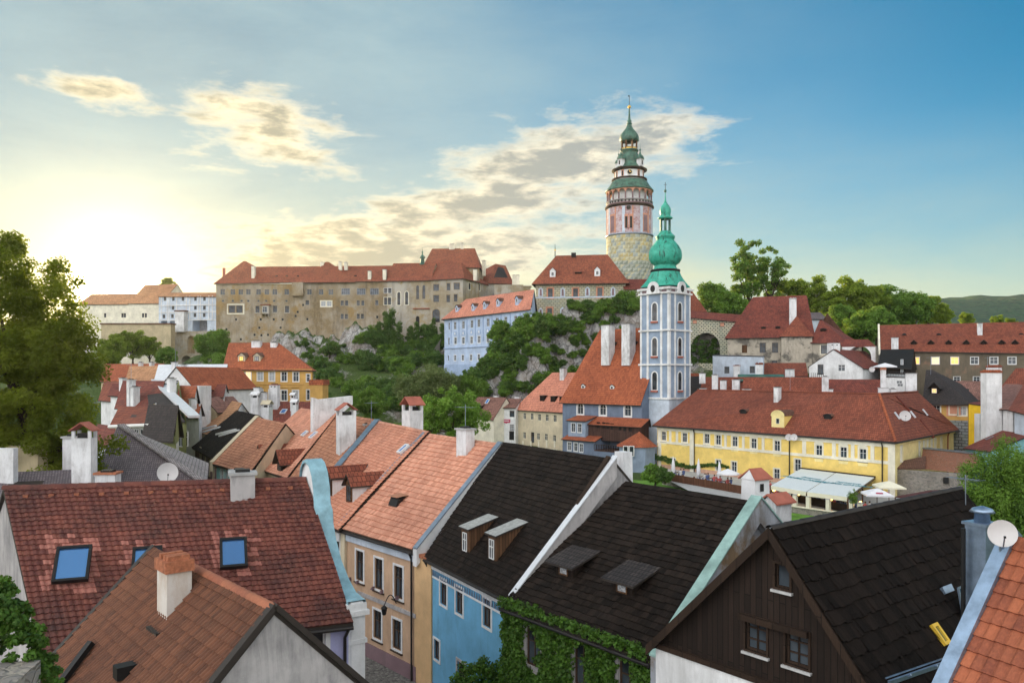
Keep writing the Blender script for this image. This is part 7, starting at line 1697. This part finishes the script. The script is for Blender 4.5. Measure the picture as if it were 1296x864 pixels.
cl = [(x, y, z, r) for x, y, z, r in cl if z < 6.8-x*x*.12]; me = leaf_mesh('ivy', cl, 9000, .16, 'leaf_dark', 1.2, 0, 9); o = bpy.data.objects.new('ivy', me); C.objects.link(o); o.location = F_.P(um, z0, -1.6); tag(o, 'dark ivy growing inside the wide arch by the church tower', 'ivy')
H = HH('round_tower_neighbour', 'red pyramid roof peeping over the passage wall right of the church tower', pY(862, 394, 196), pY(893, 394, 196), 12, (868, 369), (876, 369), 8, wall='sgraf2', roof='r_red', over=.3); H.finish()
A, B = pY(921, 425, 170), pY(1028, 424, 164)
H = HH('old_granary', 'old house with peeling plaster, tall dark red roof and a white chimney', A, B, 17, (953, 376.5), (1021, 374.5), -2, hip=(1, 1), wall='p_peel', roof='r_red2', over=.6)
H.win('front', [P85(520, 572)], 1.1, 1.7, 1, 1, fm='w_brown', pm='w_brown'); H.win('front', [P85(650, 562), P85(738, 562), P85(866, 560)], 1.25, 2.1, 1, 2, fm='m_winbrown', sill='p_old'); H.win('front', [P85(735, 668), P85(866, 668)], 1.1, .8, 0, 0, fm='m_winbrown')
for x, y in ((655, 430), (757, 428)): H.dormer(*P85(x, y), .9, .4, .15, 'gable', 'w_dark', 'r_red2', ov=.1)
H.chimney(1003.5, 407, 378.5, wpx=8.5, d=1.4, cap='brick', capm='p_old')
H.finish()
a_, b_ = pY(989, 424.5, 163.5), pY(1028, 424.5, 161.8); f = MB()
HX = HH('x', '', a_, b_, 7, (1008, 401), (1009, 401), -2, hip=(1, 1), wall='p_peel', roof='r_red', root=H.root, over=.3); HX.finish()
A, B = pY(1027, 433, 162), pY(1071, 433, 158)
HX = HH('x', '', A, B, 13, (1020, 405), (1040, 407), -2, hip=(0, 1), wall='p_peel', roof='r_red2', root=H.root, over=.4); HX.win('front', [P85(1088, 575)], 1.3, 1.8, 1, 1, fm='m_winbrown', sur=.2, surm='p_offwhite'); HX.finish(); HX.dormer(*P85(1080, 447), 1.1, .5, .15, 'gable', 'w_dark', 'r_red2', ov=.1)
f = MB(); f.prism([pY(1047, 398, 172), pY(1075, 431, 166), pY(1068, 433, 168), pY(1040, 410, 174)], ZUP*.3, 'r_brown'); f.build('side_roof', H.root)
H = HG('white_hill_house', 'white house half hidden among trees behind the old peeling house', pY(1026, 404, 196), pY(1046, 404, 196), 8, (1036, 396), 4, wall='p_bluewhite', roof='r_greysh', over=.3); H.finish()
# white bridge with arches
A, B = pY(1066, 439, 156), pY(1108, 439, 152); F_ = Face(h2(A), h2(B-A).normalized(), h2(B-A).length, 0, 0); WB_ = empty('white_arch_bridge', A, 'small white arched passage between the old house and the brewery', 'bridge')
zt_ = A.z; sp = F_.px(1085, 452)[1]; archwall(WB_, F_, -4, zt_, [(F_.L*.52, 4.4, sp, -3.9)], 'p_white', 3)
f = MB(); f.prism([A, B, B+V((0, 3, 1.4)), A+V((0, 3, 1.4))], ZUP*.2, 'r_red2'); f.build('roof', WB_)
# brewery
A, B = pY(1115, 443, 150), pY(1330, 446.5, 139)
H = HG('brewery', 'long grey-brown brewery hall with red roof and a row of little dormers at the right', A, B, 15, (1150, 411.5), -10, wall='p_brew', roof='r_red', over=.4, wallside={'left': 'p_offwhite'})
P2r = lambda x, y: (1060+x/4.8, 400+y/4.8)
H.win('front', [P2r(x, 270) for x in (475, 595, 712, 832, 950, 1060)], 1.25, 1.3, 1, 1, sur=.08, surm='m_winwhite', panes={0: 'lit', 1: 'litpale', 2: 'lit'})
H.win('front', [P2r(x, 385) for x in (725, 845)], 1.1, 1.1, 1, 1, sur=.05, surm='m_winwhite'); H.parapet('left', 'p_offwhite', 'p_offwhite', .35, .3, .32)
for x in (463, 567, 675, 782, 888, 997, 1078, 1180): H.dormer(*P2r(x, 172), .9, .4, .45, 'gable', 'w_dark', 'r_brown', ov=.2)
for x, y in ((405, 115), (615, 115), (1115, 115)): H.vent(*P2r(x, y), .9, .35)
H.finish(); H.chimney(1240, 422, 409, wpx=5.5, d=.9); H.chimney(1132.5, 440, 427, wpx=8, d=.9)
# white terraced houses right of the church
def box_house(name, label, A, B, depth, zb, wall='p_white', roof='m_whitemetal', wins=(), ww=(.9, 1.1), fm='m_winwhite', lean=.4, **k):
    u = h2(B-A).normalized(); n = V((-u.y, u.x, 0)); H = House(name, label, A, B, A+n*depth+ZUP*lean, B+n*depth+ZUP*lean, zb, C_=B+n*(depth+.05), D_=A+n*(depth+.05), wall=wall, roof=roof, over=.1, vover=.1, **k)
    if wins: H.win('front', list(wins), *ww, 1, 1, fm=fm)
    H.finish(); return H
P1r = lambda x, y: (870+x/6.171, 430+y/6.171)
H = box_house('white_block_house', 'plain bluish white block house below the sgraffito passage', pY(902, 449.8, 150), pY(966, 451.5, 147), 7, -12, 'p_bluewhite', 'm_lead', [P1r(308, 235), P1r(322, 320), P1r(507, 232)], (.9, 1.3), 'm_winbrown', .2)
H.chimney(932.5, 480, 462, wpx=8, d=.9, capm='sienna', Y=146); H.chimney(961, 478, 460.5, wpx=9, d=.9, cap='brick', capm='r_red', Y=145)
H = HG('brick_red_roof_house', 'red roof strip between the block house and the white gabled house', pY(968, 476, 150), pY(1022, 476, 148), 9, (995, 460), -12, roof='r_red', wall='p_white', over=.2); H.finish(); H.chimney(999.5, 479, 467, wpx=11, d=1.2, Y=146)
H = HG('green_roof_house', 'flat pale green metal roof over a dark loggia', pY(935, 482, 140), pY(993, 482.5, 138), 7, (960, 474.5), -12, roof='verdigris_dark', wall='w_dark', over=.3, gmat=None); H.finish()
f = MB()
dish(pY(973.5, 486.5, 136), .42, (-.3, -.95, .2), -.4, 'pale dish before the dark loggia under the green roof')
H = gabled('white_gabled_house', 'white gabled house with twin-holed chimney on its apex and dark red side roof', pY(1024, 464, 146), pY(1092, 466, 143), pY(1055, 442.5, 144), 13, -12, 'p_white', 'r_red2', (P1r(1205, 219),), (1.2, 1.2), skewy=(7, 0), fin=False, over=.25)
H.win('left', [P1r(1040, 232)], 1.0, 1.9, 1, 0, fm='m_winbrown'); H.finish(); build_chimney(H.root, pY(1055, 450, 146), V((1, 0, 0)), 2.0, 1.0, 2.3, 'p_white', None, holes=True)
f = MB(); f.box(pY(1036, 479, 142)-ZUP*.4, V((1, -.05, 0)), 5.0, 3, .35, 'concrete')
for i in range(8): f.box(pY(1024+i*2.6, 478, 140.5), V((1, 0, 0)), .07, .07, .9, 'm_black')
f.build('roof_terrace', H.root)
H = HG('black_roof_house', 'black roofed wooden attic house left of the brewery', pY(1112, 462, 144), pY(1153, 464, 141), 6, (1122, 443), -12, roof='m_black', wall='w_dark', over=.5); H.win('front', [(1141.5, 458), (1141.5, 468)], .5, 1.0, 0, 0, fm='m_winwhite', pm='curtain'); H.finish()
H = box_house('roof_terrace_house', 'white house with a dark railed roof terrace and pale parasol', pY(1118, 477, 136), pY(1147, 478, 134), 6, -12, 'p_white', 'concrete', [P2r(375, 400), P2r(380, 418)], (.9, .5))
f = MB()
for i in range(14): f.box(pY(1119+i*2, 477, 135.8), V((1, 0, 0)), .05, .05, .95, 'm_black')
f.bar(pY(1119, 470.2, 135.8), pY(1146, 471, 134), .08, .08, 'm_black'); f.build('railing', H.root)
parasol(pY(1120, 477, 137), 'pale grey parasol open on a roof terrace before the black roof', 2.2, 2.3); dish(pY(1103.5, 467.5, 138), .48, (-.3, -.95, .2), -.5, 'pale satellite dish beside the black attic roof'); dish(pY(1209.5, 490, 132), .45, (-.3, -.95, .2), -.6, 'satellite dish left of the white tower chimney, before the brewery wall')
# red roofs behind the ridge of the inn
for nm, lb, a, b_, W, r, rf in (('red_roof_block', 'wide red roof with patched tiles right behind the inn ridge', (938, 505, 132), (1042, 506, 127), 9, (1000, 478), 'r_red'), ('red_roof_annex', 'dark red roof with small white chimneys behind the inn ridge', (1043, 505, 126), (1122, 506, 123), 9, (1085, 481), 'r_red2'),
                            ('small_red_house', 'little red roof between white chimneys behind the left inn ridge', (885, 503, 140), (940, 504, 137), 8, (905, 478), 'r_red'), ('brewery_yard_house', 'pinkish brown roof between the black hip roof and the brewery wall', (1185, 508, 128), (1246, 506, 124), 11, (1225, 483), 'r_pinkbrown')):
    H = HG(nm, lb, pY(*a), pY(*b_), W, r, -14, roof=rf, wall='p_white', over=.3); H.finish()
    if nm == 'red_roof_block': 
        H.parapet('right', 'p_white', 'p_white', .3, .3, .3)
        for px, b0, t0, w0 in ((1044.5, 492, 476, 8), (1049, 497, 492, 10)): H.chimney(px, b0, t0, wpx=w0, d=.9, Y=126)
        for px, b0, t0, w0 in ((964, 497, 489, 0.1), (945, 497, 492, 10)): 
            if w0 > 1: H.chimney(px, b0, t0, wpx=w0, d=.8, Y=128)
    if nm == 'red_roof_annex':
        for px, b0, t0, w0, cp in ((1117.7, 486, 467, 6, 'brick'), (1117.5, 498, 490, 11, 'slab'), (1130, 498, 491.5, 6, 'slab'), (1153, 495, 472, 12.5, 'slab'), (1155, 499, 492, 5, 'slab')): H.chimney(px, b0, t0, wpx=w0, d=.9, cap=cp, Y=123)
    if nm == 'small_red_house':
        for px, b0, t0, w0 in ((890, 495, 491, 8), (889, 478, 472, 7), (905, 488, 474, 7), (915.5, 497, 481, 7.5), (931.5, 490, 480, 9)): H.chimney(px, b0, t0, wpx=w0, d=.8, Y=138)
# black hip roof house
A, B = pY(1174, 509, 124), pY(1225, 509, 120)
H = HH('black_hip_roof_house', 'house with a black bell-shaped hip roof, one lit dormer and painted orange wall', A, B, 14, (1172, 469), (1180, 469), -16.2, hip=(1, 1), wall='p_ochre', roof='r_dark', over=.6)
H.win('front', [(1185, 518), (1207, 518.5), (1218, 520)], 1.1, 1.3, 1, 1, sur=.18, surm='p_offwhite', panes={2: 'curtain'}); F_ = H.fc['front']; z = F_.px(1190, 531)[1]; H.band('front', -16.2, z, 'sgraf3', .08, name='stone_base'); H.win('front', [(1210.5, 543)], 1.0, 1.5, 1, 1, proud=True)
H.band('front', F_.px(1190, 526)[1], F_.px(1190, 511)[1], 'p_salmon', .03, u0=F_.px(1198, 518)[0], u1=F_.px(1216, 518)[0]); H.dormer(1182.5, 498, 1.3, 1.1, .7, 'gable', 'w_dark', 'r_dark', win=(.7, .7, 1, 1, .5), pm='lit', ov=.3); H.finish()
# yellow narrow house, white tower and white corner house
H = box_house('narrow_yellow_house', 'narrow bright yellow house wall left of the white chimney tower', pY(1226, 511, 112), pY(1246, 514, 110), 6, -16.2, 'p_sunyel', 'r_red2'); f = MB(); f.box(pY(1241, 560, 109)-ZUP*5, V((1, 0, 0)), 1.0, 1.2, 9, 'p_white'); f.build('annex', H.root)
H = gabled('white_corner_house', 'white corner house with pinkish red roof at the right edge', pY(1253, 515, 104), pY(1300, 517, 98), pY(1285, 488, 103), 14, -16.2, 'p_white', 'r_red', ((1265, 531),), (.5, .9), over=.5) if 0 else HH('white_corner_house', 'white corner house with pinkish red hip roof at the right edge', pY(1253, 516, 106), pY(1282, 517, 101), 12, (1272, 487), (1290, 487), -16.2, hip=(1, 1), wall='p_white', roof='r_pinkbrown', over=.5)
if not H.k.get('done'): H.win('front', [(1263, 531)], .45, 1.0, 0, 0, fm='m_winbrown'); H.finish()
HX = HH('x', '', pY(1284, 517.5, 99), pY(1330, 530, 90), 12, (1296, 487), (1320, 487), -16.2, hip=(1, 1), wall='p_bluewhite', roof='r_red', root=H.root, over=.5); HX.finish()
build_chimney(H.root, pY(1254.5, 560, 104), V((1, -.1, 0)), 1.9, 1.6, 9.3, 'p_white', 'brick', 'r_orange', 6.0)
H = HG('red_gable_roof_house', 'pink-red roof behind the white chimney tower at the right edge', pY(1262, 498, 118), pY(1330, 500, 112), 12, (1285, 467), -14, roof='r_red', wall='p_white', over=.3); H.finish(); H.chimney(1258, 474, 464, wpx=14, d=1.2, cap='brick', capm='r_red', Y=120)
A, B = pY(1222, 567, 103), pY(1255, 571, 96)
H = HG('lean_to_house', 'low reddish lean-to roof below the white corner house', A, B, 9, (1262, 545), -16.2, roof='r_red2', wall='p_turq', over=.3); H.skylight(1253, 555, .5, 1.0, fm='m_lead'); H.finish()
# ================================================================== VEGETATION
big = tree_proto('big_tree', 'huge leafy tree on the left, glowing against the low sun', [(-.2, 0, 9, 3.9, 4.0, 3.6), (-1.0, 0, 13.0, 3.4, 3.4, 3.4), (1.2, 0, 5, 3.0, 3.2, 3.6), (-2.5, 0, 5, 4.4, 3.6, 4), (2.0, -.5, 10.6, 1.9, 2.0, 2.0), (-4, 0, 15.5, 1.8, 1.6, 1.6), (-1.2, 0, 16.6, 1.0, 1.0, 1.0), (.8, 0, 15.2, .7, .7, .6), (2.3, 0, 13.8, 1.0, .8, .6)], 520, .70, 130000, .095, 'leaf_tree', 7, .45, 4, limbs=16)
big.location = V((pY(42, 600, 49).x, 49, -11.0)); big.scale = (1.12, 1.12, 1.17)
cl = crown_clumps([(0, 0, 0, .8, .8, .8)], 30, .4, 2)
def protos():
    P = {}
    def hid(o): o.location = (0, -300, -60); return o
    P['round'] = [tree_proto('broadleaf_tree', 'x', [(0, 0, 6, 3.4, 3.4, 3.0), (1.5, .5, 8, 2.2, 2.2, 2), (-1.6, -.3, 7.4, 2.2, 2.2, 2.0)], 110, .95, 16000, .20, 'leaf_bush', 3.5, .3, s, limbs=6) for s in (1, 2)]
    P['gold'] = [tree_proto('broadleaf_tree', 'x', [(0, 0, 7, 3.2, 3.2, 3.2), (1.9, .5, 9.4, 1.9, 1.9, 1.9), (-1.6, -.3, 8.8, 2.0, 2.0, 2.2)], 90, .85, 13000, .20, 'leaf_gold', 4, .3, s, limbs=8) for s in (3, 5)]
    P['tall'] = [tree_proto('tall_tree', 'x', [(0, 0, 8, 2.2, 2.2, 3.2), (-1.2, .2, 12.5, 1.8, 1.8, 2.2), (1.8, .5, 11, 1.6, 1.6, 2.4), (-2.2, 0, 10, 1.0, 1, .9), (.3, 0, 14.6, 1.1, 1.1, .8)], 70, .65, 9000, .17, 'leaf_bush', 6, .28, 6, limbs=12)]
    P['bush'] = [tree_proto('bush', 'x', [(0, 0, 1.1, 1.6, 1.5, 1.1), (.8, .3, 1.5, 1, 1, .9)], 40, .5, 3600, .15, m, .6, .1, s, 'bush', limbs=3) for s, m in ((7, 'leaf_bush'), (8, 'leaf_dark'), (9, 'leaf_olive'))]
    P['cone'] = [tree_proto('conifer', 'x', [(0, 0, 1.5, 1.6, 1.6, 1.2), (0, 0, 3.4, 1.2, 1.2, 1.6), (0, 0, 5.6, .7, .7, 1.6), (0, 0, 7.2, .35, .35, .9)], 80, .5, 6000, .13, 'leaf_dark', 2, .15, 10, 'conifer', limbs=3)]
    P['olive'] = [tree_proto('willow', 'x', [(0, 0, 3.6, 4.6, 3.6, 3.0), (3.0, .5, 3.0, 3.0, 2.6, 2.4), (-3.4, -.3, 3.0, 2.6, 2.4, 2.2)], 150, .9, 24000, .16, 'leaf_olive', 2, .35, 12, limbs=4, droop=.8)]
    P['bright'] = [tree_proto('young_lime_tree', 'x', [(0, 0, 3.4, 3.0, 2.6, 2.6), (-2.6, 0, 2.6, 2.0, 1.8, 1.8), (2.2, .4, 2.6, 2.0, 1.8, 2.0)], 130, .6, 22000, .12, 'leaf_bright', 2, .25, 13, limbs=5)]
    return P
PR = protos()
def tree(kind, P, s, label, cat, group=None, rz=None, sz=None, i=0):
    pr = PR[kind][i % len(PR[kind])]; o = place(pr, P, s, R_.uniform(0, 6.28) if rz is None else rz, label, sz=sz); o['category'] = cat
    if group: o['group'] = group
    return o
# behind the church / old house / brewery
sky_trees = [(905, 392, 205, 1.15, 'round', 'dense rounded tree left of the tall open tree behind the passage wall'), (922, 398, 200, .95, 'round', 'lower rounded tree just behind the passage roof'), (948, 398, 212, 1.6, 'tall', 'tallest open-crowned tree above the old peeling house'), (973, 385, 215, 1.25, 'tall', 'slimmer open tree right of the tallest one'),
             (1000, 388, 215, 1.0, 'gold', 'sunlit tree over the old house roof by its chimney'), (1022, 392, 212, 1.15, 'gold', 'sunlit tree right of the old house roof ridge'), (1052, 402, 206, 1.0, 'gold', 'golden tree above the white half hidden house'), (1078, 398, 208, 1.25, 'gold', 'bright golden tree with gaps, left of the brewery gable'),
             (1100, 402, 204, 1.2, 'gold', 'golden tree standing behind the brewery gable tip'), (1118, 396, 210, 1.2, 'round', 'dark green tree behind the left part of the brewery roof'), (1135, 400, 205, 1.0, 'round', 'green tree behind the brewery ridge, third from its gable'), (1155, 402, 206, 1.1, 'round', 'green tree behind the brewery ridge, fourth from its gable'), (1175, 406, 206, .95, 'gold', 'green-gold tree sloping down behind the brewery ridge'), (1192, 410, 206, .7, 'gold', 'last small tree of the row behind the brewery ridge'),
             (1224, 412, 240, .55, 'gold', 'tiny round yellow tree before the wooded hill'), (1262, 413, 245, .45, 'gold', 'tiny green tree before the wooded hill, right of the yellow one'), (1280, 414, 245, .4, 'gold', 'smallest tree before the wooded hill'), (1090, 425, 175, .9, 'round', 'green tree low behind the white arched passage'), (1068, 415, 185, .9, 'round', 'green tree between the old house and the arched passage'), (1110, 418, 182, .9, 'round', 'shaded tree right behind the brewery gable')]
for i, (px, py, Y, s, k, lb) in enumerate(sky_trees):
    s *= 1.22; P = pY(px, py, Y); P.z -= 5.0*s; tree(k, P, s, lb, 'tree', 'trees behind the old house and brewery', i=i, sz=1.0)
tree('gold', pY(213, 368, 275)-ZUP*4, .8, 'small gold-lit tree above the roof of the white castle bridge', 'tree', i=0)
# at the left below castle
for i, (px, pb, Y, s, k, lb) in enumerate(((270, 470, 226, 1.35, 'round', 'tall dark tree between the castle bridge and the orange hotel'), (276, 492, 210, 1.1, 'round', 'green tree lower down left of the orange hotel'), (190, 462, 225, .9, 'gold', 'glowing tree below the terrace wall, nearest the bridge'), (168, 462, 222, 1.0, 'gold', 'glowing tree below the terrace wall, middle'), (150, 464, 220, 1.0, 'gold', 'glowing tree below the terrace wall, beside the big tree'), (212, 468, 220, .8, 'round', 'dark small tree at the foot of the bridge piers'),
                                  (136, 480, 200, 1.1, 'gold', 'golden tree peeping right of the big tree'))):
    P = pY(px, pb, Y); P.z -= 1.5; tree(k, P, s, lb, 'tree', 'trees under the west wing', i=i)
# castle slope and rock vegetation
veg = []
def scatter(poly, n, kinds, smin, smax, lb, group, y0=141, cat='bush'):
    k = 0; tries = 0
    xs_ = [p[0] for p in poly]; ys_ = [p[1] for p in poly]
    while k < n and tries < n*20:
        tries += 1; x = R_.uniform(min(xs_), max(xs_)); y = R_.uniform(min(ys_), max(ys_)); ins = False
        for i in range(len(poly)):
            (x1, y1), (x2, y2) = poly[i], poly[i-1]
            if (y1 > y) != (y2 > y) and x < (x2-x1)*(y-y1)/(y2-y1)+x1: ins = not ins
        if not ins: continue
        P = ter(x, y, y0)
        if P is None: continue
        kd = R_.choice(kinds); tree(kd[0], P-ZUP*.3, R_.uniform(smin, smax)*kd[2], lb, cat, group, i=kd[1]); k += 1
slope = [(405, 455), (470, 440), (560, 430), (563, 470), (600, 500), (600, 520), (430, 530), (400, 500)]
scatter(slope, 95, [('bush', 0, 1), ('bush', 1, 1), ('bush', 1, 1)], .8, 1.9, 'green bush on the slope below the castle palace', 'bushes on the slope below the palace')
scatter([(470, 425), (500, 395), (555, 410), (562, 450), (480, 460)], 40, [('bush', 1, 1), ('cone', 0, .8), ('bush', 0, 1.1)], 1.0, 1.8, 'dark shrub growing up against the chapel part of the palace wall', 'shrubs against the palace wall')
for px, py, s, lb in ((495, 443, 1.7, 'dark pointed conifer climbing the palace wall, leftmost of three'), (519, 448, 1.2, 'dark pointed conifer before the chapel windows, middle of three'), (543, 444, 1.0, 'narrow dark conifer at the wall buttress, rightmost of three')):
    P = pY(px, py, 233); tree('cone', P-ZUP*3, s, lb, 'conifer', 'conifers against the palace wall', sz=1.25)
scatter([(612, 470), (628, 440), (665, 422), (700, 408), (760, 396), (808, 392), (808, 415), (700, 430), (660, 450), (630, 478)], 110, [('bush', 0, 1), ('bush', 0, 1), ('bush', 1, 1)], .7, 1.4, 'green bush along the top of the tower rock', 'bushes on top of the tower rock')
scatter([(620, 480), (650, 440), (760, 420), (800, 440), (720, 470), (640, 500)], 60, [('bush', 0, 1), ('bush', 1, 1)], .4, .9, 'small bush clinging to the grey face of the tower rock', 'bushes on the face of the tower rock')
scatter([(365, 470), (380, 420), (440, 440), (470, 455), (400, 480)], 30, [('bush', 1, 1), ('bush', 0, 1)], .4, 1.0, 'small bush on the brown rock under the palace', 'bushes on the palace rock')
scatter([(600, 500), (630, 475), (720, 470), (740, 500), (700, 520), (610, 520)], 45, [('bush', 0, 1), ('bush', 1, 1)], .5, 1.3, 'bush at the foot of the tower rock behind the cream house', 'bushes at the foot of the tower rock')
scatter([(612, 478), (622, 462), (640, 447), (662, 432), (690, 420), (692, 432), (665, 448), (640, 465), (622, 485)], 34, [('bush', 0, 1), ('bush', 1, 1)], .8, 1.6, 'green bush on the rock edge before the pale blue castle building', 'bushes on the rock edge by the pale blue building')
tree('olive', pY(543, 512, 168), 1.3, 'large olive-green willow-like tree below the castle slope', 'tree', rz=.3)
tree('round', pY(597, 520, 172)-ZUP*1, .9, 'darker tree right of the olive-green tree', 'tree', i=0); tree('round', pY(470, 535, 150)-ZUP*2, .9, 'dark tree left of the bright green tree', 'tree', i=1)
tree('bright', pY(573, 565, 92), 1.15, 'bright green tree behind the pink roof ridge', 'tree', rz=.5); tree('bright', pY(520, 575, 95), .8, 'bright green tree left, between the two white chimneys', 'tree', rz=2.0)
for a, b_, hh, lb in (((482, 463), (545, 467), 2.2, 'pale stone retaining wall on the green slope below the palace, upper one'), ((503, 478), (560, 476), 1.4, 'lower pale stone retaining wall on the green slope'), ((541, 468), (560, 440), 2.0, 'grey stepped stone wall climbing beside the pale blue castle building')):
    P, Q = ter(*a), ter(*b_)
    if P and Q:
        f = MB(); f.prism([P-ZUP*2, Q-ZUP*2, Q+ZUP*hh, P+ZUP*hh], V((.1, .8, 0)), 'rubble'); o = f.build('retaining_wall', org=P); tag(o, lb, 'wall', kind='thing')
# birch-like tree at right
tree('bright', V((0, 0, -90)), .1, 'x', 'tree') if 0 else None
rt = tree_proto('birch', 'large drooping green tree at the right edge behind the timber house', [(0, 0, 7.2, 2.6, 2.4, 3.0), (1.6, 0, 5, 2.6, 2.4, 3), (-1.6, 0, 4.6, 2.0, 2, 2.6), (-2.4, 0, 3.2, 1.6, 1.6, 2), (2.6, 0, 3.2, 2.2, 2, 2)], 360, .6, 80000, .10, 'leaf_bush', 6, .22, 21, droop=1.4, stretch=.8, limbs=12); rt.location = pY(1268, 700, 62); rt.location.z = -15.5; rt.scale = (1, 1, 1.05)
# ivy at lower left over a stone shingled ledge
f = MB(); LP = pY(10, 850, 11.5); f.box(LP-ZUP*4-V((.8, 0, 0)), V((1, .2, 0)), 1.9, 1.2, 3.9, 'rubble'); o = f.build('ledge_wall', org=LP); tag(o, 'small grey stone slab ledge in the bottom left corner', 'wall')
cl = [(pY(-30, 745, 12.5)+V((R_.gauss(0, .13), R_.gauss(0, .3), -abs(R_.gauss(0, .75)))))[:]+(.15,) for _ in range(90)]+[((pY(-4, 745, 12.5).lerp(pY(62, 862, 12.5), t)+V((R_.gauss(0, .07), R_.gauss(0, .15), R_.gauss(0, .07))))[:]+(.11,)) for t in [i/70 for i in range(70)]]
me = leaf_mesh('ivy', cl, 22000, .035, 'leaf_ivy', 1.5, 0, 31); o = bpy.data.objects.new('ivy', me); C.objects.link(o); tag(o, 'bright green ivy spilling down the left edge of the picture', 'ivy')
tree('bush', pY(829, 605, 112)-ZUP*.8, 1.2, 'green bush at the left end of the wooden fence', 'bush', i=0); tree('bush', pY(842, 603, 110)-ZUP*.6, .8, 'smaller bush right of the bush at the fence end', 'bush', i=1)
for L_ in PR.values():
    for o in L_:
        if not o.get('_used'):
            for c_ in list(o.children_recursive): bpy.data.objects.remove(c_)
            bpy.data.objects.remove(o)
# ================================================================== AERIALS AND SMALL ROOF FURNITURE
def aerial(P, h, label, rz=0):
    A_ = empty('roof_aerial', P, label, 'aerial', 'thin metal roof aerials'); f = MB(); f.tube([P-ZUP*.5, P+ZUP*h], .022, 'm_lead', 5); f.build('mast', A_)
    f = MB(); d = V((math.cos(rz), math.sin(rz), 0)); n = V((-d.y, d.x, 0)); a, b_ = P+ZUP*(h-.15)-d*.5, P+ZUP*(h-.15)+d*.6; f.bar(a, b_, .02, .02, 'm_lead')
    for i in range(7): c_ = a.lerp(b_, i/6); f.bar(c_-n*(.32-.02*i), c_+n*(.32-.02*i), .014, .014, 'm_lead')
    f.build('crossbar', A_)
for (px, py, Y, h, w_) in ((589, 541, 44.5, 1.3, 'beside the slab chimney on the peach house ridge'), (470, 533, 62, 1.6, 'on the ridge of the pink roofed house'), (347, 487, 112, 2.2, 'above the holed white chimney before the orange hotel'), (1000, 490, 128, 2.4, 'on the red roofs behind the inn'), (1055, 448, 145, 2.2, 'behind the white gabled house chimney'), (1178, 470, 128, 2.4, 'on the black bell-shaped roof'),
                        (222, 460, 122, 2.4, 'on the pale metal roofed house'), (166, 481, 95, 2.0, 'at the double white chimney on the left'), (1222, 655, 27.5, 1.5, 'behind the dark timber house ridge'), (1250, 470, 118, 2.2, 'by the brick capped chimney at the right edge')):
    aerial(pY(px, py, Y), h, 'thin roof aerial '+w_, R_.uniform(0, 3))
# ================================================================== HAZE
def haze():
    m = bpy.data.materials.new('haze'); m.use_nodes = True; n = m.node_tree
    n.nodes.remove(n.nodes['Principled BSDF']); v = n.nodes.new('ShaderNodeVolumePrincipled')
    v.inputs['Color'].default_value = (.92, .94, .97, 1); v.inputs['Density'].default_value = HAZE_D; v.inputs['Anisotropy'].default_value = .5
    n.links.new(v.outputs[0], n.nodes['Material Output'].inputs['Volume']); MATS['haze'] = m
    b = MB(); x0, x1, y0, y1, z0, z1 = -2420, 2420, -420, 2320, -30, 142
    P = [V((x, y, z)) for z in (z0, z1) for x, y in ((x0, y0), (x1, y0), (x1, y1), (x0, y1))]
    for q in ((3, 2, 1, 0), (4, 5, 6, 7), (0, 1, 5, 4), (1, 2, 6, 5), (2, 3, 7, 6), (3, 0, 4, 7)): b.face([P[i] for i in q], 'haze')
    o = b.build('haze'); o['kind'] = 'stuff'; o['label'] = 'thin evening haze over the town'
HAZE_D = .00009
haze()
